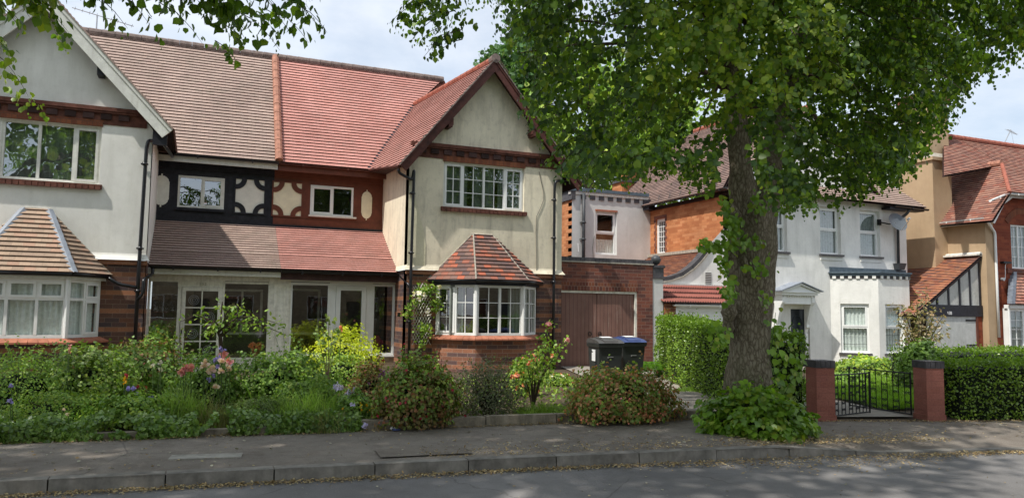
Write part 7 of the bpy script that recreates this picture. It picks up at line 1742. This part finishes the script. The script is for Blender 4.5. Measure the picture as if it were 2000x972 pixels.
for k in range(20):   # limbs into the crown
    a = rt.uniform(0, 2*pi); z0 = rt.uniform(4.2, 6.4); s_ = Vector((TX-.1+rt.uniform(-.25, .3), TY, z0)); R_ = rt.uniform(1.6, 3.2); e = Vector((TX+cos(a)*R_*1.05, TY+sin(a)*R_*.7, z0+rt.uniform(-.2, 1.8))); m1 = s_.lerp(e, .4)+Vector((0, 0, .55)); 
    mb.tube([s_, s_.lerp(m1, .5)+Vector((0, 0, .1)), m1, m1.lerp(e, .6)+Vector((0, 0, .05)), e], [.05, .04, .028, .016, .006], M['twig'], 6)
mb.build('limbs', T, smooth=True)
# epicormic shoots on the trunk and the mass round its foot
def shoots(name, pts, n, mat, size):
    P = []; A = []
    for cx, cy, sx, sy, dy, k in pts:
        for _ in range(int(n*k)): P.append(tp(rt.gauss(cx, sx*.5), rt.gauss(cy, sy*.5), dy+rt.gauss(0, .12))); A.append((rt.gauss(0, .5), rt.gauss(-.2, .4), -.75))
        PP = np.array(P); n_ = len(PP); leafmesh(name, PP, np.array(A), unit(r.normal(size=(n_, 3))*.45+np.array([-.1, -1, .55])), size*(.55+.6*r.random(n_)), M[mat], T); P = []; A = []
shoots('trunk_shoot_foliage', [(1400, 480, 26, 12, -.35, 1), (1376, 474, 16, 8, -.35, .35), (1432, 455, 24, 30, -.35, 1.2), (1415, 520, 14, 18, -.35, .5), (1425, 560, 16, 26, -.4, .9), (1468, 470, 30, 16, -.45, .6), (1478, 520, 30, 20, -.45, .6), (1430, 430, 20, 18, -.3, .7), (1405, 505, 14, 10, -.35, .3), (1495, 580, 12, 22, -.35, .35), (1395, 640, 22, 14, -.35, .4), (1408, 660, 16, 20, -.35, .4), (1480, 400, 18, 26, -.35, .5), (1418, 400, 16, 22, -.3, .5)], 62, 'shoot_leaf', .085)
shoots('side_shoot_foliage', [(1520, 640, 22, 34, -.25, 1), (1530, 690, 30, 30, -.3, 1.6), (1515, 735, 34, 26, -.3, 1.4), (1535, 760, 26, 22, -.25, .7), (1555, 715, 16, 30, -.25, .6)], 25, 'shoot_leaf', .095)
mb = MB()
for k in range(34): a = rt.uniform(0, 2*pi); p0 = Vector((TX+cos(a)*.35, TY-.1+sin(a)*.3, .1)); p1 = p0+Vector((cos(a)*rt.uniform(.1, .5), sin(a)*.3-.1, rt.uniform(.3, .75))); mb.tube([p0, p0.lerp(p1, .5)+Vector((0, 0, .08)), p1], [.008, .006, .003], M['stem'], 4)
for (x0, y0, x1, y1) in ((1500, 770, 1530, 650), (1495, 760, 1555, 700), (1500, 750, 1515, 610), (1430, 480, 1376, 478), (1428, 560, 1412, 520)): mb.tube([tp(x0, y0, -.2), tp((x0+x1)/2, (y0+y1)/2-8, -.3), tp(x1, y1, -.3)], [.01, .008, .004], M['stem'], 4)
mb.build('shoot_sprays', T)
n = 2900; d = unit(r.normal(size=(n, 3))); d[:, 2] = np.abs(d[:, 2]); C_ = np.array([TX-.24, TY-.42, .10])
lump_ = 1+.42*np.array([mnoise.noise(Vector(v)*2.6) for v in d.tolist()]); rr = (.72+.3*r.random(n))*lump_; P = C_+d*np.array([.72, .62, .56])*rr[:, None]; P[:, 2] = np.maximum(P[:, 2], .13)
leafmesh('basal_shoots', P, unit(d*.6+np.array([0, -.1, -.75])+r.normal(size=(n, 3))*.3), unit(d+r.normal(size=(n, 3))*.35+np.array([0, 0, .3])), .088*(.5+.65*r.random(n)), M['shoot_leaf'], T)
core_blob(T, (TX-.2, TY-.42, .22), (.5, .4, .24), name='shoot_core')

# second street lime: stem left of the picture, branches hang into the top left
SX, SY = -6.2, 8.7
T2 = thing('lime_tree', 'street lime at the left whose leafy branches hang across the top left of the sky', 'tree', (SX, SY, .1))
prof2 = [(-700, 250), (-300, 110), (-60, 30), (-20, 20), (20, 25), (45, 30), (60, 0), (90, -10), (130, 25), (165, 45), (195, 15), (230, -6), (270, 20), (300, 22), (345, 40), (380, 62), (420, 78), (448, 60), (470, 25), (500, 30), (525, 42), (550, 18), (570, 5), (600, 10), (640, 0), (665, -30), (740, -60)]
YT = 7.9; Q = [(XY(x, YT, y), ZY(x, y, YT)) for x, y in prof2]; qx = np.array([p[0] for p in Q]); qz = np.array([p[1] for p in Q])
N = 1250; X_ = r.uniform(qx[0], qx[-1], N); k_ = X_ > qx[2]-.3; Y_ = YT+r.normal(size=N)*np.where(k_, .55, 2.2); zb = np.interp(X_, qx, qz)+np.abs(Y_-YT)*.1-.12; nz = np.array([mnoise.noise(Vector((x*1.5, y*1.2, 4))) for x, y in zip(X_, Y_)])
Z_ = zb+.34+r.random(N)**1.3*np.where(k_, 1.7, 4.0); B = np.stack([X_, Y_, Z_], 1)
keep = (r.random(N) < np.where(k_, .75, 1)) & ((nz > -.02) | ~k_); B = B[keep]; D = B-np.array([SX, SY, 0]); D[:, 2] = r.normal(size=len(B))*.2; D = unit(D+r.normal(size=D.shape)*.45*np.array([1, 1, .3])); ln = r.uniform(.3, .65, len(B))
P, A, Nn, S = sprays(B, D, ln, 13, .10, r); q = r.random(len(P)); kb = (P[:, 0] < XY(100, YT, 30)) & (q < .6)
leafmesh('foliage', P[~kb], A[~kb], Nn[~kb], S[~kb], M['lime_leaf'], T2); leafmesh('sunlit_foliage', P[kb], A[kb], Nn[kb], S[kb], M['lime_bright'], T2)
mb = MB(); twigs(mb, B, D, ln, range(0, len(B), 2), M['twig']); mb.build('twig_sprays', T2)
n = 5000; d = unit(r.normal(size=(n, 3))); rr = r.random(n)**.4; P = np.array([SX+1.2, SY-.9, 8.6])+d*np.array([5.8, 3.8, 2.6])*rr[:, None]; kk = P[:, 2] > 6.4; P = P[kk]; n = len(P)
leafmesh('upper_foliage', P, rnd3(n)+np.array([0, 0, -.6]), unit(rnd3(n)+np.array([0, 0, 1.2])), .2, M['lime_leaf'], T2)
n = 6000; d = unit(r.normal(size=(n, 3))); rr = r.random(n)**.4; P = np.array([-2.2, 5.3, 9.2])+d*np.array([6.2, 3.0, 1.7])*rr[:, None]  # unseen leaf mass added overhead to shade the pavement and road
leafmesh('added_shade_foliage', P, rnd3(n)+np.array([0, 0, -.6]), unit(rnd3(n)+np.array([0, 0, 1.2])), .2, M['lime_leaf'], T2)
mb = MB(); tube_noisy(mb, [(SX, SY, .05), (SX+.05, SY, 1.5), (SX, SY, 3.6), (SX+.1, SY, 6), (SX+.2, SY, 9)], [.45, .36, .32, .2, .1], M['bark'], 26, .03, 9); mb.build('trunk', T2, smooth=True)
mb = MB()
for e in ((-1.0, 7.9, 6.2), (0.6, 7.8, 5.9), (1.6, 7.9, 6.0), (-2.0, 8.2, 6.3), (-.2, 7.5, 6.4), (-3.0, 7.6, 6.2)):
    e = Vector(e); s_ = Vector((SX+.1, SY, 4.2)); mb.tube([s_, s_.lerp(e, .35)+Vector((0, 0, 1.1)), s_.lerp(e, .7)+Vector((0, 0, .9)), e], [.09, .06, .035, .01], M['twig'], 7)
mb.build('limbs', T2, smooth=True)

# ---- trees beyond the houses
def far_tree(label, px, py, Y, rx, rz, n, size, mat='far_leaf', dens=.4, ztrunk=0):
    c = onY(px, py, Y); t = thing('background_tree', label, 'tree', (c.x, Y, 0), 'trees behind the houses'); mb = MB(); mb.tube([(c.x, Y, 0), (c.x, Y, c.z*.6), (c.x+.2, Y, c.z+rz*.5)], [.4, .3, .08], M['bark'], 8)
    for k in range(12): a = k*2.4; mb.tube([(c.x, Y, c.z-rz*.6+k*rz*.1), (c.x+cos(a)*rx*.75, Y+sin(a)*rx*.75, c.z-rz*.2+k*rz*.1)], [.1, .03], M['bark'], 5)
    mb.build('trunk', t); SEED[0] += 1; q = np.random.default_rng(SEED[0]); K = 46; d = unit(q.normal(size=(K, 3)))*(q.random((K, 1))**.4); L = np.array(c)+d*np.array([rx, rx, rz]); idx = q.integers(0, K, n)
    P = L[idx]+unit(q.normal(size=(n, 3)))*(dens*min(rx, rz))*(.5+.6*q.random((n, 1))); leafmesh('crown', P, rnd3(n), unit(rnd3(n)+np.array([-.3, -.3, .9])), size*(.6+.7*q.random(n)), M[mat], t, LEAF, .9)
far_tree('tall airy pale green tree behind the brown gable', 1033, 165, 32, 2.2, 4.2, 6000, .26, dens=.32)
far_tree('thin wispy tree top just right of the gable peak', 985, 150, 34, .9, 2.0, 900, .22, dens=.3)
far_tree('dense dark tree above the flat roofed wing', 1150, 250, 31, 3.6, 3.6, 9000, .26, 'mid_leaf', dens=.3)
far_tree('broad dark tree behind the orange chimney', 1290, 300, 36, 5.0, 3.6, 8000, .3, 'mid_leaf', dens=.3)

# ---- the far side of the street, which the window panes mirror
def opp_tree(label, x, y, s_):
    t = thing('street_tree', label, 'tree', (x, y, 0), 'street trees behind the viewer'); mb = MB(); tube_noisy(mb, [(x, y, 0), (x, y, 2.5), (x+.1, y, 5)], [.3, .24, .16], M['bark'], 12, .02, 2); mb.build('trunk', t, smooth=True)
    n = 5200; K = 46; q = np.random.default_rng(int(x*10)+500); d = unit(q.normal(size=(K, 3)))*(q.random((K, 1))**.45); L = np.array([x, y, 6.9*s_])+d*np.array([4.0, 3.0, 2.8])*s_; idx = q.integers(0, K, n); P = L[idx]+unit(q.normal(size=(n, 3)))*.9*(.5+.6*q.random((n, 1))); leafmesh('crown', P, rnd3(n), unit(rnd3(n)+np.array([0, 0, 1])), .2, M['lime_leaf'], t)
opp_tree('lime across the road behind the viewer, to the left', -5.5, -3.6, 1.0); opp_tree('lime across the road behind the viewer, to the right', 4.5, -4.2, 1.05); opp_tree('lime across the road far to the right', 13.5, -5.5, 1.0)
opp_tree('lime across the road far to the left', -14, -3.5, 1.0)
def opp_house(label, x):
    t = thing('terraced_house', label, 'house', (x, -16, 0), 'brick houses across the road'); mp = wallmap(x+4.5, -16, -1, 0); mb = MB()
    hs = [(1, 3, .8, 2.4), (5.5, 7.5, .8, 2.4), (1, 3, 3.6, 4.9), (5.5, 7.5, 3.6, 4.9), (3.8, 4.8, 0, 2.1)]; wall(mb, mp, 0, 9, 0, 5.5, hs, M['tan_brick']); mb.build('wall', t)
    for h in hs[:4]: window(t, mp, *h, [1, 1], face=-.05, roomd=.3)
    mb = MB(); mb.lb(mp, 3.8, 4.8, -.15, -.1, 0, 2.1, M['door_dark']); mb.build('door', t)
    mb = MB(); roof(mb, [(x-4.7, -15.7, 5.5), (x+4.7, -15.7, 5.5), (x+4.7, -20, 9), (x-4.7, -20, 9)], (1, 0, 0), M['tile_brown'], .3, .02); mb.build('roof', t)
for k, lb in enumerate(('brick house across the road, far left', 'brick house across the road, left', 'brick house across the road, opposite', 'brick house across the road, right', 'brick house across the road, far right')): opp_house(lb, -20+10*k)
# ================================================================= CAMERA, SUN, SKY
cam = bpy.data.cameras.new('camera'); co = bpy.data.objects.new('camera', cam); COL.objects.link(co); scene.camera = co
cam.sensor_width = 36; cam.lens = FPX/2000*36; cam.clip_start = .05; cam.clip_end = 2000
co.matrix_world = Matrix.Translation(EYE) @ CAM.to_4x4()
SUN_EL, SUN_AZ = radians(57), radians(19)     # azimuth measured from -X towards the viewer's side
sd = Vector((-cos(SUN_AZ)*cos(SUN_EL), -sin(SUN_AZ)*cos(SUN_EL), sin(SUN_EL)))
sl_ = bpy.data.lights.new('sun', 'SUN'); sl_.energy = 5.0; sl_.angle = radians(.9); sl_.color = (1, .955, .88)
so = bpy.data.objects.new('sun', sl_); COL.objects.link(so); so.rotation_euler = sd.to_track_quat('Z', 'Y').to_euler()
w = bpy.data.worlds.new('World'); scene.world = w; w.use_nodes = True; nt = w.node_tree; nt.nodes.clear(); g = G(nt)
sky = nt.nodes.new('ShaderNodeTexSky'); sky.sky_type = 'NISHITA'; sky.sun_disc = False; sky.sun_elevation = SUN_EL; sky.sun_rotation = atan2(sd.x, sd.y); sky.air_density = 1.2; sky.dust_density = 1.5
bg = nt.nodes.new('ShaderNodeBackground'); bg.inputs[1].default_value = .15
tc = nt.nodes.new('ShaderNodeTexCoord'); gen = tc.outputs['Generated']; x, y, z = g.sep(gen)
zz = g.m('ADD', g.m('MAXIMUM', z, 0.0), .18); pv = g.comb(g.m('DIVIDE', x, zz), g.m('DIVIDE', y, zz), 0)
n1 = g.noise(pv, .85, 8, .58, .4); n2 = g.noise(pv, 2.6, 6, .6)
cl = g.ramp(g.m('ADD', n1, g.m('MULTIPLY', g.m('SUBTRACT', n2, .5), .25)), [(.36, 0), (.62, 1)])
cc = g.ramp(n2, [(.3, (5.5, 6.2, 7.2)), (.7, (7.0, 7.3, 7.8))])
col = g.mix(g.m('ADD', g.m('MULTIPLY', cl, .45), .52), sky.outputs[0], cc)
g.l(col, bg.inputs[0]); o = nt.nodes.new('ShaderNodeOutputWorld'); g.l(bg.outputs[0], o.inputs[0])
scene.view_settings.view_transform = 'Standard'; scene.view_settings.look = 'None'; scene.view_settings.exposure = 0; scene.view_settings.gamma = 1
scene.render.engine = 'CYCLES'
try:
    scene.cycles.transparent_max_bounces = 12; scene.cycles.max_bounces = 7
except Exception: pass
